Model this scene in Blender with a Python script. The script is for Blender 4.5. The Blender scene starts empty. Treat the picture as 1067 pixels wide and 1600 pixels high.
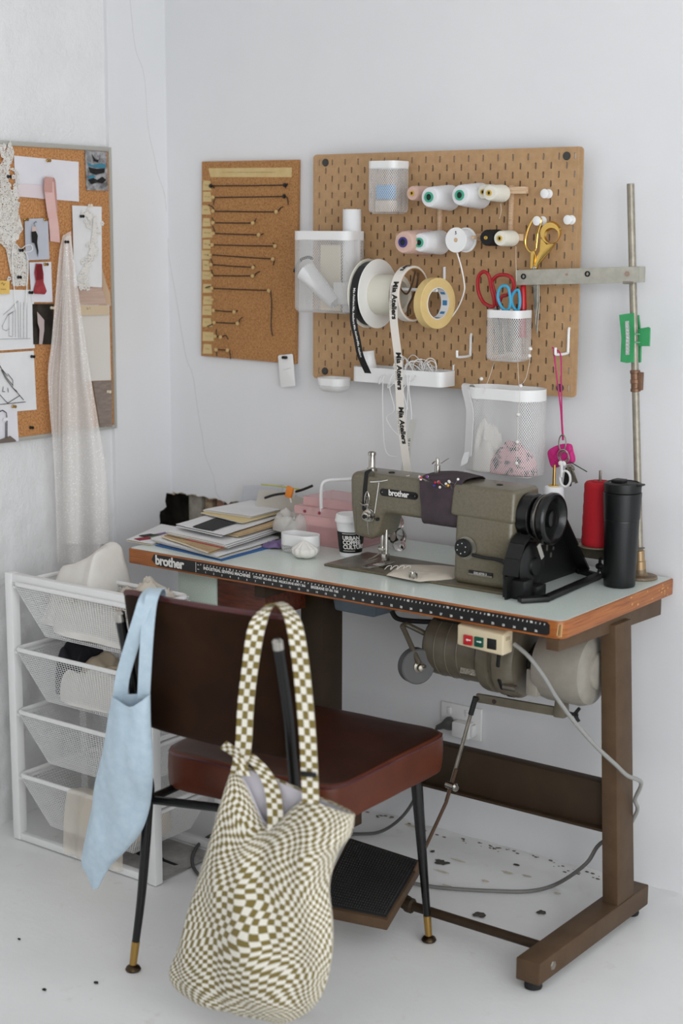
import bpy, bmesh, math, random
from mathutils import Vector, Matrix, noise, geometry
random.seed(7)
SC = bpy.context.scene; COL = SC.collection
V = Vector; PI = math.pi
# ---------------------------------------------------------------- camera
CX, CY, CZ, YAW, PIT, ROL, FPX = 2.4709, -3.2108, 1.5175, 0.6427, 0.1782, 0.0044, 2446.0
cpos = V((CX, CY, CZ))
cf = V((-math.sin(YAW)*math.cos(PIT), math.cos(YAW)*math.cos(PIT), -math.sin(PIT)))
cr0 = V((math.cos(YAW), math.sin(YAW), 0)); cu0 = cr0.cross(cf)
cr = math.cos(ROL)*cr0 + math.sin(ROL)*cu0; cu = -math.sin(ROL)*cr0 + math.cos(ROL)*cu0
cam = bpy.data.cameras.new('camera'); camo = bpy.data.objects.new('camera', cam); COL.objects.link(camo)
camo.matrix_world = Matrix(((cr.x, cu.x, -cf.x, CX), (cr.y, cu.y, -cf.y, CY), (cr.z, cu.z, -cf.z, CZ), (0, 0, 0, 1)))
cam.sensor_fit = 'VERTICAL'; cam.sensor_height = 36; cam.sensor_width = 24; cam.lens = FPX/1600*36
cam.clip_start = .05; cam.clip_end = 60
cam.dof.use_dof = True; cam.dof.focus_distance = 3.62; cam.dof.aperture_fstop = 2.4
SC.camera = camo
# ---------------------------------------------------------------- light: overcast daylight from tall windows at the right and front, an added overhead fill lamp, pale sky fill
w = bpy.data.worlds.new('world'); SC.world = w; w.use_nodes = True
bgn = w.node_tree.nodes['Background']; bgn.inputs[0].default_value = (.90, .95, 1, 1); bgn.inputs[1].default_value = .10
def area(name, loc, target, sx, sy, power, col):
    l = bpy.data.lights.new(name, 'AREA'); l.shape = 'RECTANGLE'; l.size = sx; l.size_y = sy; l.energy = power; l.color = col
    o = bpy.data.objects.new(name, l); COL.objects.link(o); o.location = loc
    o.rotation_euler = (V(target)-V(loc)).to_track_quat('-Z', 'Y').to_euler(); return o
area('window_light_right', (4.4, -2.5, 1.45), (-.3, -.6, .7), 2.8, 2.4, 98, (.955, .978, 1))
area('window_light_front', (3.9, -5.0, 1.6), (0, -.4, .7), 2.6, 2.4, 62, (.97, .985, 1))
area('added_top_fill', (1.2, -3.2, 2.7), (1.0, -1.2, 0), 3.0, 2.0, 20, (1, .985, .965))  # unseen fill lamp added overhead to balance the brightness of floor and walls
vs = SC.view_settings; SC.display_settings.display_device = 'sRGB'
vs.view_transform = 'Standard'; vs.look = 'None'; vs.gamma = 1; vs.use_curve_mapping = False; vs.exposure = -0.07
# ---------------------------------------------------------------- measuring: where a sight line meets a real plane of the room
def ray(u, v): return cf + (u-533.5)/FPX*cr - (v-800)/FPX*cu
def PY(u, v, y): d = ray(u, v); return cpos + d*((y-CY)/d.y)
def PX(u, v, x): d = ray(u, v); return cpos + d*((x-CX)/d.x)
def PZ(u, v, z): d = ray(u, v); return cpos + d*((z-CZ)/d.z)
# ---------------------------------------------------------------- materials
def lin(h):
    h = h.lstrip('#'); c = [int(h[i:i+2], 16)/255 for i in (0, 2, 4)]
    return tuple(x/12.92 if x <= .04045 else ((x+.055)/1.055)**2.4 for x in c) + (1,)
class NT:
    def __init__(s, name):
        s.m = bpy.data.materials.new(name); s.m.use_nodes = True; s.t = s.m.node_tree; s.n = s.t.nodes; s.b = s.n['Principled BSDF']
        s.out = s.n['Material Output']
    def new(s, ty, **k):
        n = s.n.new(ty)
        for a, b in k.items():
            if a.startswith('i_'):
                n.inputs[a[2:].replace('_', ' ')].default_value = b
            else: setattr(n, a, b)
        return n
    def l(s, a, b): s.t.links.new(a, b)
    def coord(s, which='Object', scale=(1, 1, 1)):
        c = s.new('ShaderNodeTexCoord'); m = s.new('ShaderNodeMapping'); m.inputs['Scale'].default_value = scale
        s.l(c.outputs[which], m.inputs[0]); return m.outputs[0]
    def noise(s, vec, scale, detail=4, rough=.6):
        n = s.new('ShaderNodeTexNoise'); n.inputs['Scale'].default_value = scale; n.inputs['Detail'].default_value = detail
        n.inputs['Roughness'].default_value = rough
        if vec: s.l(vec, n.inputs['Vector'])
        return n.outputs['Fac']
    def ramp(s, fac, stops, interp='LINEAR'):
        r = s.new('ShaderNodeValToRGB'); e = r.color_ramp.elements; r.color_ramp.interpolation = interp
        while len(e) < len(stops): e.new(.5)
        for i, (p, c) in enumerate(stops): e[i].position = p; e[i].color = lin(c) if isinstance(c, str) else (c, c, c, 1)
        s.l(fac, r.inputs[0]); return r.outputs[0]
    def bump(s, fac, strength, dist=.002):
        b = s.new('ShaderNodeBump'); b.inputs['Strength'].default_value = strength; b.inputs['Distance'].default_value = dist
        s.l(fac, b.inputs['Height']); s.l(b.outputs[0], s.b.inputs['Normal'])
    def mix(s, fac, a, b):
        m = s.new('ShaderNodeMix', data_type='RGBA')
        for sock, v in ((m.inputs[0], fac), (m.inputs[6], a), (m.inputs[7], b)):
            if isinstance(v, str): sock.default_value = lin(v)
            elif isinstance(v, (int, float)): sock.default_value = v
            else: s.l(v, sock)
        return m.outputs[2]
MATS = {}
def mat(name, hexc, rough=.6, metal=0, hex2=None, nscale=30, stretch=(1, 1, 1), bump=0, bscale=None, bdist=.002, trans=0, alpha=1, spec=.5, coat=0, sheen=0, ior=1.45, detail=4, lo=.35, hi=.65):
    if name in MATS: return MATS[name]
    s = NT(name); b = s.b
    b.inputs['Base Color'].default_value = lin(hexc); b.inputs['Roughness'].default_value = rough; b.inputs['Metallic'].default_value = metal
    b.inputs['Transmission Weight'].default_value = trans; b.inputs['Alpha'].default_value = alpha; b.inputs['IOR'].default_value = ior
    b.inputs['Specular IOR Level'].default_value = spec; b.inputs['Coat Weight'].default_value = coat; b.inputs['Sheen Weight'].default_value = sheen
    if hex2 or bump:
        vec = s.coord('Object', stretch)
        if hex2:
            f = s.noise(vec, nscale, detail); s.l(s.ramp(f, [(lo, hexc), (hi, hex2)]), b.inputs['Base Color'])
        if bump:
            f2 = s.noise(vec, bscale or nscale, detail); s.bump(f2, bump, bdist)
    MATS[name] = s.m; return s.m
# ---------------------------------------------------------------- mesh collecting
def frames(pts, closed=False):
    n = len(pts); T = []
    for i in range(n):
        a = pts[i-1] if (i > 0 or closed) else pts[i]; b = pts[(i+1) % n] if (i < n-1 or closed) else pts[i]
        d = (b-a); T.append(d.normalized() if d.length > 1e-9 else V((0, 0, 1)))
    u = T[0].orthogonal().normalized(); out = []
    for t in T:
        u = (u - t*u.dot(t)); u = u.normalized() if u.length > 1e-6 else t.orthogonal().normalized()
        out.append((t, u.copy(), t.cross(u)))
    return out
def smooth_path(pts, per=6, closed=False):
    pts = [V(p) for p in pts]; n = len(pts); out = []
    rng = range(n if closed else n-1)
    for i in rng:
        p0 = pts[i-1] if (i > 0 or closed) else pts[0]; p1 = pts[i]; p2 = pts[(i+1) % n]; p3 = pts[(i+2) % n] if (i+2 < n or closed) else pts[-1]
        for k in range(per):
            t = k/per
            out.append(.5*((2*p1) + (p2-p0)*t + (2*p0-5*p1+4*p2-p3)*t*t + (3*p1-p0-3*p2+p3)*t**3))
    if not closed: out.append(pts[-1])
    return out
class MB:
    def __init__(s): s.bm = bmesh.new(); s.uvl = s.bm.loops.layers.uv.new('uv')
    def face(s, vs):
        try: return s.bm.faces.new(vs)
        except ValueError: return None
    def v(s, p): return s.bm.verts.new(p)
    def hexa(s, p, bev=0, seg=2):
        t = bmesh.new(); vs = [t.verts.new(q) for q in p]
        for f in ((0, 3, 2, 1), (4, 5, 6, 7), (0, 1, 5, 4), (1, 2, 6, 5), (2, 3, 7, 6), (3, 0, 4, 7)): t.faces.new([vs[i] for i in f])
        bmesh.ops.recalc_face_normals(t, faces=t.faces)
        if bev: bmesh.ops.bevel(t, geom=list(t.edges), offset=bev, segments=seg, affect='EDGES', profile=.5)
        s.join(t); return s
    def join(s, t, M=None):
        mp = {}
        for q in t.verts: mp[q] = s.bm.verts.new(M @ q.co if M else q.co)
        for f in t.faces:
            g = s.face([mp[q] for q in f.verts])
        t.free()
    def boxb(s, x0, x1, y0, y1, z0, z1, bev=0, seg=2):
        return s.hexa([(x0, y0, z0), (x1, y0, z0), (x1, y1, z0), (x0, y1, z0), (x0, y0, z1), (x1, y0, z1), (x1, y1, z1), (x0, y1, z1)], bev, seg)
    def box(s, c, sz, M=None, bev=0, seg=2):
        hx, hy, hz = sz[0]/2, sz[1]/2, sz[2]/2; P = [(-hx, -hy, -hz), (hx, -hy, -hz), (hx, hy, -hz), (-hx, hy, -hz), (-hx, -hy, hz), (hx, -hy, hz), (hx, hy, hz), (-hx, hy, hz)]
        M = M.to_3x3() if M else Matrix.Identity(3)
        return s.hexa([V(c)+M @ V(p) for p in P], bev, seg)
    def beam(s, a, b, wu, wv, up=(0, 0, 1), bev=0):
        a, b = V(a), V(b); t = (b-a).normalized(); u = V(up).cross(t).normalized(); v = t.cross(u)
        P = [q + u*i*wu/2 + v*j*wv/2 for q in (a, b) for i, j in ((-1, -1), (1, -1), (1, 1), (-1, 1))]
        return s.hexa(P, bev)
    def tube(s, pts, r, n=8, closed=False, caps=True):
        pts = [V(p) for p in pts]; F = frames(pts, closed); R = r if isinstance(r, (list, tuple)) else [r]*len(pts); rings = []
        for p, (t, u, w_), rr in zip(pts, F, R):
            rings.append([s.v(p + (u*math.cos(2*PI*k/n) + w_*math.sin(2*PI*k/n))*rr) for k in range(n)])
        m = len(rings)
        for i in range(m if closed else m-1):
            a, b = rings[i], rings[(i+1) % m]
            for k in range(n): s.face([a[k], a[(k+1) % n], b[(k+1) % n], b[k]])
        if caps and not closed: s.face(rings[0][::-1]); s.face(rings[-1])
        return s
    def cyl(s, a, b, r0, r1=None, n=20): return s.tube([a, b], [r0, r0 if r1 is None else r1], n)
    def lathe(s, prof, o=(0, 0, 0), ax=(0, 0, 1), n=28, cap0=True, cap1=True, closedprof=False):
        o = V(o); ax = V(ax).normalized(); u = ax.orthogonal().normalized(); w_ = ax.cross(u); rings = []
        for r, h in prof: rings.append([s.v(o + ax*h + (u*math.cos(2*PI*k/n) + w_*math.sin(2*PI*k/n))*max(r, 1e-5)) for k in range(n)])
        m = len(rings)
        for i in range(m if closedprof else m-1):
            a, b = rings[i], rings[(i+1) % m]
            for k in range(n): s.face([a[k], a[(k+1) % n], b[(k+1) % n], b[k]])
        if not closedprof:
            if cap0: s.face(rings[0][::-1])
            if cap1: s.face(rings[-1])
        return s
    def sphere(s, c, r, sc=(1, 1, 1), nu=16, nv=10):
        c = V(c); top = s.v(c+V((0, 0, r*sc[2]))); bot = s.v(c-V((0, 0, r*sc[2]))); rows = []
        for j in range(1, nv):
            a = PI*j/nv; rows.append([s.v(c+V((r*sc[0]*math.sin(a)*math.cos(2*PI*k/nu), r*sc[1]*math.sin(a)*math.sin(2*PI*k/nu), r*sc[2]*math.cos(a)))) for k in range(nu)])
        for k in range(nu):
            s.face([top, rows[0][k], rows[0][(k+1) % nu]]); s.face([bot, rows[-1][(k+1) % nu], rows[-1][k]])
            for j in range(nv-2): s.face([rows[j][k], rows[j+1][k], rows[j+1][(k+1) % nu], rows[j][(k+1) % nu]])
        return s
    def prism(s, poly, o, ax, ay, depth, bev=0, seg=2):
        """outline poly (2D) in the plane o+ax*x+ay*y, pushed depth along ax x ay"""
        o, ax, ay = V(o), V(ax), V(ay); nz = ax.cross(ay).normalized()*depth; t = bmesh.new()
        a = [t.verts.new(o+ax*p[0]+ay*p[1]) for p in poly]; b = [t.verts.new(o+ax*p[0]+ay*p[1]+nz) for p in poly]; n = len(poly)
        t.faces.new(a[::-1]); t.faces.new(b)
        for i in range(n): t.faces.new([a[i], a[(i+1) % n], b[(i+1) % n], b[i]])
        bmesh.ops.recalc_face_normals(t, faces=t.faces)
        if bev:
            ed = [e for e in t.edges if all(len(f.verts) > 4 for f in e.link_faces[:1]) or any(len(f.verts) > 4 for f in e.link_faces)] if n > 4 else list(t.edges)
            bmesh.ops.bevel(t, geom=ed, offset=bev, segments=seg, affect='EDGES', profile=.5)
        s.join(t); return s
    def sheet(s, fn, nu, nv, closed_u=False, th=0):
        """grid from fn(u,v); th>0 gives it a back and edges"""
        def lay(off):
            G = [[V(fn(i/nu, j/nv)) for i in range(nu+(0 if closed_u else 1))] for j in range(nv+1)]
            return G
        G = lay(0); m = len(G[0])
        A = [[s.v(p) for p in row] for row in G]
        def quad(X, i, j, i2, flip):
            q = [X[j][i], X[j][i2], X[j+1][i2], X[j+1][i]]; uv = [(i/nu, j/nv), ((i+1)/nu, j/nv), ((i+1)/nu, (j+1)/nv), (i/nu, (j+1)/nv)]
            if flip: q, uv = q[::-1], uv[::-1]
            f = s.face(q)
            if f:
                for l, c in zip(f.loops, uv): l[s.uvl].uv = c
        for j in range(nv):
            for i in range(nu): quad(A, i, j, (i+1) % m, False)
        if th:
            N = []
            for j in range(nv+1):
                row = []
                for i in range(m):
                    a = G[j][(i+1) % m if closed_u else min(i+1, m-1)] - G[j][(i-1) % m if closed_u else max(i-1, 0)]
                    b = G[min(j+1, nv)][i] - G[max(j-1, 0)][i]; c = a.cross(b); row.append(c.normalized() if c.length > 1e-12 else V((0, 0, 1)))
                N.append(row)
            B = [[s.v(G[j][i] - N[j][i]*th) for i in range(m)] for j in range(nv+1)]
            for j in range(nv):
                for i in range(nu): quad(B, i, j, (i+1) % m, True)
            for i in range(nu):
                i2 = (i+1) % m; s.face([A[0][i2], A[0][i], B[0][i], B[0][i2]]); s.face([A[nv][i], A[nv][i2], B[nv][i2], B[nv][i]])
            if not closed_u:
                for j in range(nv): s.face([A[j][0], A[j+1][0], B[j+1][0], B[j][0]]); s.face([A[j+1][m-1], A[j][m-1], B[j][m-1], B[j+1][m-1]])
        return s
    def ribbon(s, pts, wd, w_, th=.0006):
        """strip of width w_ along pts; wd = width direction (one or a list)"""
        pts = [V(p) for p in pts]; n = len(pts)-1; W = [V(x).normalized() for x in wd] if isinstance(wd, list) else [V(wd).normalized()]*len(pts)
        def fn(u, v):
            i = min(int(round(v*n)), n); return pts[i] + W[i]*(u-.5)*w_
        return s.sheet(fn, 1, n, th=th)
    def text(s, body, o, ax, ay, size, lift=.0003, bold=0, align='LEFT', space=1, shear=0):
        cu_ = bpy.data.curves.new('t', 'FONT'); cu_.body = body; cu_.size = size; cu_.offset = bold; cu_.align_x = align; cu_.align_y = 'CENTER'; cu_.space_character = space
        cu_.resolution_u = 3; cu_.extrude = 0; cu_.shear = shear
        ob = bpy.data.objects.new('t', cu_); me = bpy.data.meshes.new_from_object(ob)
        o, ax, ay = V(o), V(ax).normalized(), V(ay).normalized(); nz = ax.cross(ay).normalized()
        vs_ = [s.v(o + ax*q.co.x + ay*q.co.y + nz*lift) for q in me.vertices]
        for p in me.polygons: s.face([vs_[i] for i in p.vertices])
        bpy.data.objects.remove(ob); bpy.data.curves.remove(cu_); bpy.data.meshes.remove(me); return s
def path_text(mb, body, size, pts, s0, wd, lift=.0016, bold=.0006, off=0, space=1):
    """lettering that runs along a curve (start distance s0), letters standing across it along wd"""
    t = MB(); t.text(body, (0, 0, 0), (1, 0, 0), (0, 1, 0), size, 0, bold, 'LEFT', space); D = [0]
    for a, b in zip(pts[:-1], pts[1:]): D.append(D[-1]+(b-a).length)
    W = V(wd).normalized()
    for q in t.bm.verts:
        s = min(max(s0+q.co.x, 0), D[-1]-1e-6); i = max(k for k in range(len(D)) if D[k] <= s); i = min(i, len(pts)-2); f = (s-D[i])/(D[i+1]-D[i]); T = (pts[i+1]-pts[i]).normalized()
        q.co = pts[i].lerp(pts[i+1], f)+W*(q.co.y+off)+T.cross(W).normalized()*lift
    mb.join(t.bm)
# ---------------------------------------------------------------- linking
WM = {}
def setp(o, label=None, cat=None, group=None, kind=None):
    if label: o['label'] = label
    if cat: o['category'] = cat
    if group: o['group'] = group
    if kind: o['kind'] = kind
    return o
def thing(name, label, cat, loc=(0, 0, 0), rot=None, group=None):
    o = bpy.data.objects.new(name, None); o.empty_display_size = .02; COL.objects.link(o)
    M = Matrix.Translation(V(loc)) @ (rot.to_4x4() if rot else Matrix.Identity(4)); o.matrix_basis = M; WM[o.name] = M
    return setp(o, label, cat, group)
def mk(name, mb, m, inv=None, angle=35, smooth=True):
    if inv is not None: bmesh.ops.transform(mb.bm, matrix=inv, verts=mb.bm.verts)
    me = bpy.data.meshes.new(name); mb.bm.to_mesh(me); mb.bm.free()
    for x in (m if isinstance(m, (list, tuple)) else [m]): me.materials.append(x)
    if smooth:
        me.shade_smooth(); me.set_sharp_from_angle(angle=math.radians(angle))
    o = bpy.data.objects.new(name, me); COL.objects.link(o); return o
def part(name, mb, m, parent, label=None, kind=None, local=False, angle=35, smooth=True):
    """mb in world coordinates (or in the thing's own when local)"""
    M = WM[parent.name]; o = mk(name, mb, m, None if local else M.inverted(), angle, smooth); o.parent = parent; WM[o.name] = M
    return setp(o, label, kind=kind)
def single(name, mb, m, label, cat, group=None, kind=None, angle=35, smooth=True):
    vs_ = [q.co for q in mb.bm.verts]; lo = V([min(q[i] for q in vs_) for i in range(3)]); hi = V([max(q[i] for q in vs_) for i in range(3)])
    c = V(((lo.x+hi.x)/2, (lo.y+hi.y)/2, lo.z)); M = Matrix.Translation(c)
    o = mk(name, mb, m, M.inverted(), angle, smooth); o.matrix_basis = M; WM[o.name] = M
    return setp(o, label, cat, group, kind)
def struct(name, mb, m, parent=None, angle=35, smooth=True):
    o = mk(name, mb, m, None, angle, smooth); WM[o.name] = Matrix.Identity(4)
    if parent: o.parent = parent
    else: o['kind'] = 'structure'
    return o
def dup(root, loc, rot=None, label=None, group=None):
    r = root.copy(); COL.objects.link(r); M = Matrix.Translation(V(loc)) @ (rot.to_4x4() if rot else Matrix.Identity(4)); r.matrix_basis = M; WM[r.name] = M
    if label: r['label'] = label
    if group: r['group'] = group
    for ch in list(root.children):
        c = ch.copy(); COL.objects.link(c); c.parent = r; WM[c.name] = M
        for g in list(ch.children): d = g.copy(); COL.objects.link(d); d.parent = c
    return r
def Rz(a): return Matrix.Rotation(a, 3, 'Z')
def Rx(a): return Matrix.Rotation(a, 3, 'X')
def Ry(a): return Matrix.Rotation(a, 3, 'Y')
def axes(x, y, z): return Matrix((V(x), V(y), V(z))).transposed()
def nz(p, s=1.0): return noise.noise(V(p)*s)
def rrect(hx, hy, r, n=5):
    out = []
    for cx_, cy_, a0 in ((hx-r, hy-r, 0), (-hx+r, hy-r, PI/2), (-hx+r, -hy+r, PI), (hx-r, -hy+r, 1.5*PI)):
        for k in range(n+1): a = a0+PI/2*k/n; out.append((cx_+r*math.cos(a), cy_+r*math.sin(a)))
    return out
# ================================================================ materials
def wall_mat():
    s = NT('white_wall_paint'); b = s.b; c = s.coord('Object'); f = s.noise(c, 1.3, 5)
    s.l(s.ramp(f, [(.3, '#dadbdd'), (.7, '#e2e2e3')]), b.inputs['Base Color']); b.inputs['Roughness'].default_value = .62
    f2 = s.noise(c, 26, 6, .65); s.bump(f2, .22, .0025); return s.m
def masonry_mat():
    s = NT('rough_white_masonry'); b = s.b; c = s.coord('Object'); f = s.noise(c, 3, 6)
    s.l(s.ramp(f, [(.3, '#dcdcdc'), (.7, '#e8e8e8')]), b.inputs['Base Color']); b.inputs['Roughness'].default_value = .6
    s.bump(s.noise(c, 38, 6, .7), .8, .006); return s.m
def floor_mat():
    s = NT('white_floor_paint'); b = s.b; c = s.coord('Object'); f = s.noise(c, 2.2, 6)
    base = s.ramp(f, [(.3, '#e0e0df'), (.7, '#e9e9e8')])
    f3 = s.noise(c, 9, 8, .75); dirt = s.ramp(f3, [(.60, 0.0), (.74, .55)])
    s.l(s.mix(dirt, base, '#c6c0b4'), b.inputs['Base Color'])
    s.l(s.ramp(f, [(.3, .33), (.7, .5)]), b.inputs['Roughness'])
    s.bump(s.noise(c, 14, 7, .65), .35, .004); return s.m
def cork_mat(name, a, c2, d, sc=260):
    s = NT(name); b = s.b; c = s.coord('Object'); f = s.noise(c, sc, 3, .7)
    col = s.ramp(f, [(.30, d), (.45, a), (.62, c2)]); s.l(col, b.inputs['Base Color']); b.inputs['Roughness'].default_value = .85
    s.bump(f, .35, .001); return s.m
def wood_mat(name, a, c2, d, stretch=(2, 30, 30), sc=6, rough=.38):
    s = NT(name); b = s.b; c = s.coord('Object', stretch); f = s.noise(c, sc, 5, .6)
    s.l(s.ramp(f, [(.28, d), (.45, a), (.65, c2)]), b.inputs['Base Color']); b.inputs['Roughness'].default_value = rough
    s.bump(f, .08, .0008); return s.m
M_wall = wall_mat(); M_mas = masonry_mat(); M_floor = floor_mat()
M_cork = cork_mat('dark_cork', '#9e6f42', '#b48553', '#7c4f2c'); M_corkL = cork_mat('orange_cork', '#b37b4a', '#cc9864', '#8b5a31', 200)
M_peg = mat('peg_board_hardboard', '#ab8862', .62, hex2='#b6936c', nscale=60, bump=.08, bscale=200)
M_wood = wood_mat('orange_edge_wood', '#8f4f20', '#a9672b', '#5f2d10', (2.5, 2.5, 110), 5, .4)
M_lam = mat('pale_green_laminate', '#cfdad2', .2, hex2='#d8e0da', nscale=240, detail=3)
M_brown = mat('brown_enamel_steel', '#4f3d2d', .5, spec=.2, hex2='#574534', nscale=20, bump=.05, bscale=120)
M_brownD = mat('dark_brown_steel', '#2e2318', .5, spec=.25, hex2='#362a1e', nscale=12)
M_blackstrip = mat('black_ruler_strip', '#1b1a1b', .45)
M_whiteprint = mat('white_print', '#dcdad6', .6)
M_blackprint = mat('black_print', '#161515', .7)
M_mint = mat('mint_hammered_paint', '#b4c2b8', .5, hex2='#c3cfc6', nscale=300, bump=.5, bscale=260, bdist=.001)
M_redwood = wood_mat('red_brown_wood', '#4d2313', '#65301b', '#331509', (3, 20, 20), 6, .4)
M_bluegrey = mat('blue_grey_metal', '#4d5a63', .42, hex2='#5a6770', nscale=15)
M_olive = mat('olive_hammer_enamel', '#615a48', .36, hex2='#6b6453', nscale=180, bump=.12, bscale=320, bdist=.0006, coat=.25)
M_oliveD = mat('dark_olive_enamel', '#4b4639', .36, hex2='#565043', nscale=80)
M_motor = mat('grey_brown_motor_enamel', '#5d5648', .4, hex2='#686153', nscale=30, bump=.05, bscale=90)
M_motorL = mat('pale_grey_enamel', '#8a857b', .4, hex2='#948f85', nscale=30)
M_black = mat('black_plastic', '#0c0c0c', .45)
M_blackm = mat('matt_black', '#151515', .6)
M_blackgl = mat('black_gloss_enamel', '#0a0a0a', .26)
M_steel = mat('polished_steel', '#b9b5ae', .22, metal=1)
M_steelD = mat('dull_steel', '#8f8a80', .42, metal=1, hex2='#a39d92', nscale=40)
M_white = mat('white_powder_coat', '#e4e4e3', .42)
M_whitepl = mat('white_plastic', '#e6e6e5', .35)
M_cream = mat('cream_plastic', '#cbbd9f', .42)
M_rubber = mat('black_rubber', '#1a1919', .75)
M_cableg = mat('grey_cable', '#8c8c88', .45); M_cabled = mat('dark_grey_cable', '#4e4e4c', .45)
M_red = mat('red_button', '#b01f26', .35); M_green = mat('green_button', '#10493a', .35)
M_greyrub = mat('grey_rubber', '#5b5b5b', .7)
M_brass = mat('brass', '#b08d50', .3, metal=1); M_gold = mat('polished_gold', '#e0b968', .2, metal=1)
M_paperW = mat('white_paper', '#e3e3e3', .8, hex2='#dcdcdd', nscale=12)
M_paperC = mat('cream_paper', '#ddd1b6', .8); M_kraft = mat('kraft_paper', '#b59a73', .8, hex2='#bfa57f', nscale=40)
M_paperB = mat('black_paper', '#161517', .7)
# ================================================================ room
XL, XM = -.533, -.546           # plasterboard face and rough masonry face of the left wall
# back wall with the broken corner hole
holeTop = [PY(263, 771, 0), PY(270, 768, 0), PY(276, 771, 0), PY(284, 769, 0), PY(292, 773, 0), PY(301, 772, 0), PY(310, 776, 0), PY(318, 775, 0), PY(327, 779, 0), PY(336, 778, 0),
           PY(345, 782, 0), PY(352, 784, 0), PY(356, 788, 0), PY(361, 784, 0), PY(368, 783, 0), PY(375, 784, 0)]
holeR = [V((holeTop[-1].x+.012, 0, .80)), V((holeTop[-1].x-.01, 0, .74)), V((holeTop[-1].x+.006, 0, .69)), V((holeTop[-1].x-.02, 0, .62))]
XR = 4.2; ZC = 2.75
outl = [V((XR, 0, 0)), V((XR, 0, ZC)), V((XL, 0, ZC))] + [V((XL, 0, holeTop[0].z))] + holeTop[1:] + holeR + [V((-.40, 0, .60)), V((XL, 0, .615)), V((XL, 0, 0))]
def slab(poly, thick, edge_from, edge_to):
    mb = MB(); tr = geometry.tessellate_polygon([poly]); vs_ = [mb.v(p) for p in poly]
    for t in tr: mb.face([vs_[i] for i in t])
    lip = [mb.v(p+thick) for p in poly[edge_from:edge_to]]
    for i in range(len(lip)-1): mb.face([vs_[edge_from+i], vs_[edge_from+i+1], lip[i+1], lip[i]])
    return mb
mb = slab(outl, V((0, .014, 0)), 3, 3+len(holeTop)+len(holeR)+2); bmesh.ops.recalc_face_normals(mb.bm, faces=mb.bm.faces)
wall_back = struct('wall_back', mb, M_wall, smooth=False)
mb = MB(); rnd = random.Random(3)
for a, b in zip(outl[3:3+len(holeTop)+3], outl[4:4+len(holeTop)+3]):           # torn plaster lip
    for k in range(3):
        p = a.lerp(b, (k+.5)/3)+V((rnd.uniform(-.002, .002), .004+rnd.uniform(0, .006), rnd.uniform(-.003, .002))); mb.sphere(p, rnd.uniform(.0025, .0055), (1.2, 1, .8), 6, 5)
struct('torn_plaster', mb, mat('torn_plaster', '#cfc4ae', .9, hex2='#b29c78', nscale=90), wall_back)
# crack lines in the paint (a fine raised seam)
crk = [(203, 0), (206, 30), (209, 60), (214, 85), (222, 105), (226, 125), (228, 150), (230, 185), (234, 215), (240, 240), (246, 270), (256, 300), (260, 330)]
mb = MB(); pts = [PX(u, v, XL-.0002) for u, v in crk]; mb.tube(smooth_path(pts, 4), .0007, 5)
M_crack = mat('crack_shadow', '#c4c3c2', .9)
crk2 = [(263, 372), (264, 400), (276, 470), (290, 555), (301, 585), (309, 640), (316, 680), (321, 712), (334, 745), (338, 770), (350, 786)]
mb2 = MB(); mb2.tube(smooth_path([PY(u, v, .0002) for u, v in crk2], 4), .0008, 5); struct('paint_crack', mb2, M_crack, wall_back)
# cavity behind the hole
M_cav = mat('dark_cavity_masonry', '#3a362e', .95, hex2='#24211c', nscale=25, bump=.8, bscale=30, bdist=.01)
mb = MB(); mb.boxb(-.66, .1, .085, .11, .4, 1.1); mb.boxb(-.66, .1, .014, .11, .4, .44); mb.boxb(-.66, .1, .016, .11, 1.0, 1.1); mb.boxb(.02, .1, .014, .11, .4, 1.1)
mb.boxb(-.70, -.64, -.30, .11, .4, 1.1); struct('cavity_backing', mb, M_cav, wall_back, smooth=False)
a, b = PY(298, 800, .03), PY(318, 800, .03)
mb = MB(); mb.boxb(a.x, b.x, .022, .07, .44, .99, .002); struct('wall_stud', mb, mat('grey_plaster_stud', '#a8a298', .9, hex2='#8f887c', nscale=30), wall_back)
a, b = PY(322, 800, .03), PY(333, 800, .03)
mb = MB(); mb.boxb(a.x, b.x, .026, .06, .44, .99, .002); struct('lath_strip', mb, mat('pale_lath', '#b5a58c', .9, hex2='#7b5d3e', nscale=50), wall_back)
a, b = PY(340, 800, .03), PY(352, 800, .03)
mb = MB(); mb.boxb(a.x, b.x, .026, .06, .44, .99, .002); struct('lath_strip', mb, mat('pink_brick', '#9b6f5c', .9, hex2='#b48d78', nscale=40), wall_back)
# left wall: smooth board next to the corner, rough masonry beyond, hole in the board
hl = [V((XL, 0, holeTop[0].z)), PX(260, 770, XL), PX(258, 783, XL), PX(260, 792, XL), PX(254, 797, XL), PX(250, 799, XL), PX(249, 806, XL), PX(250, 815, XL), PX(248, 828, XL), PX(249, 850, XL)]
hl += [V((XL, -.05, .62)), V((XL, 0, .615))]
po = [V((XL, 0, ZC))] + hl + [V((XL, 0, 0)), V((XL, -.224, 0)), V((XL, -.216, ZC))]
mb = slab(po, V((-.013, 0, 0)), 1, 1+len(hl)); bmesh.ops.recalc_face_normals(mb.bm, faces=mb.bm.faces)
q = [mb.v(p) for p in ((XL, -.224, 0), (XL, -.216, ZC), (XM-.02, -.216, ZC), (XM-.02, -.224, 0))]; mb.face(q)
wall_left = struct('wall_left', mb, M_wall, smooth=False)
mb = MB(); mb.tube(smooth_path(pts, 4), .0008, 5); struct('paint_crack', mb, M_crack, wall_left)
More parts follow.
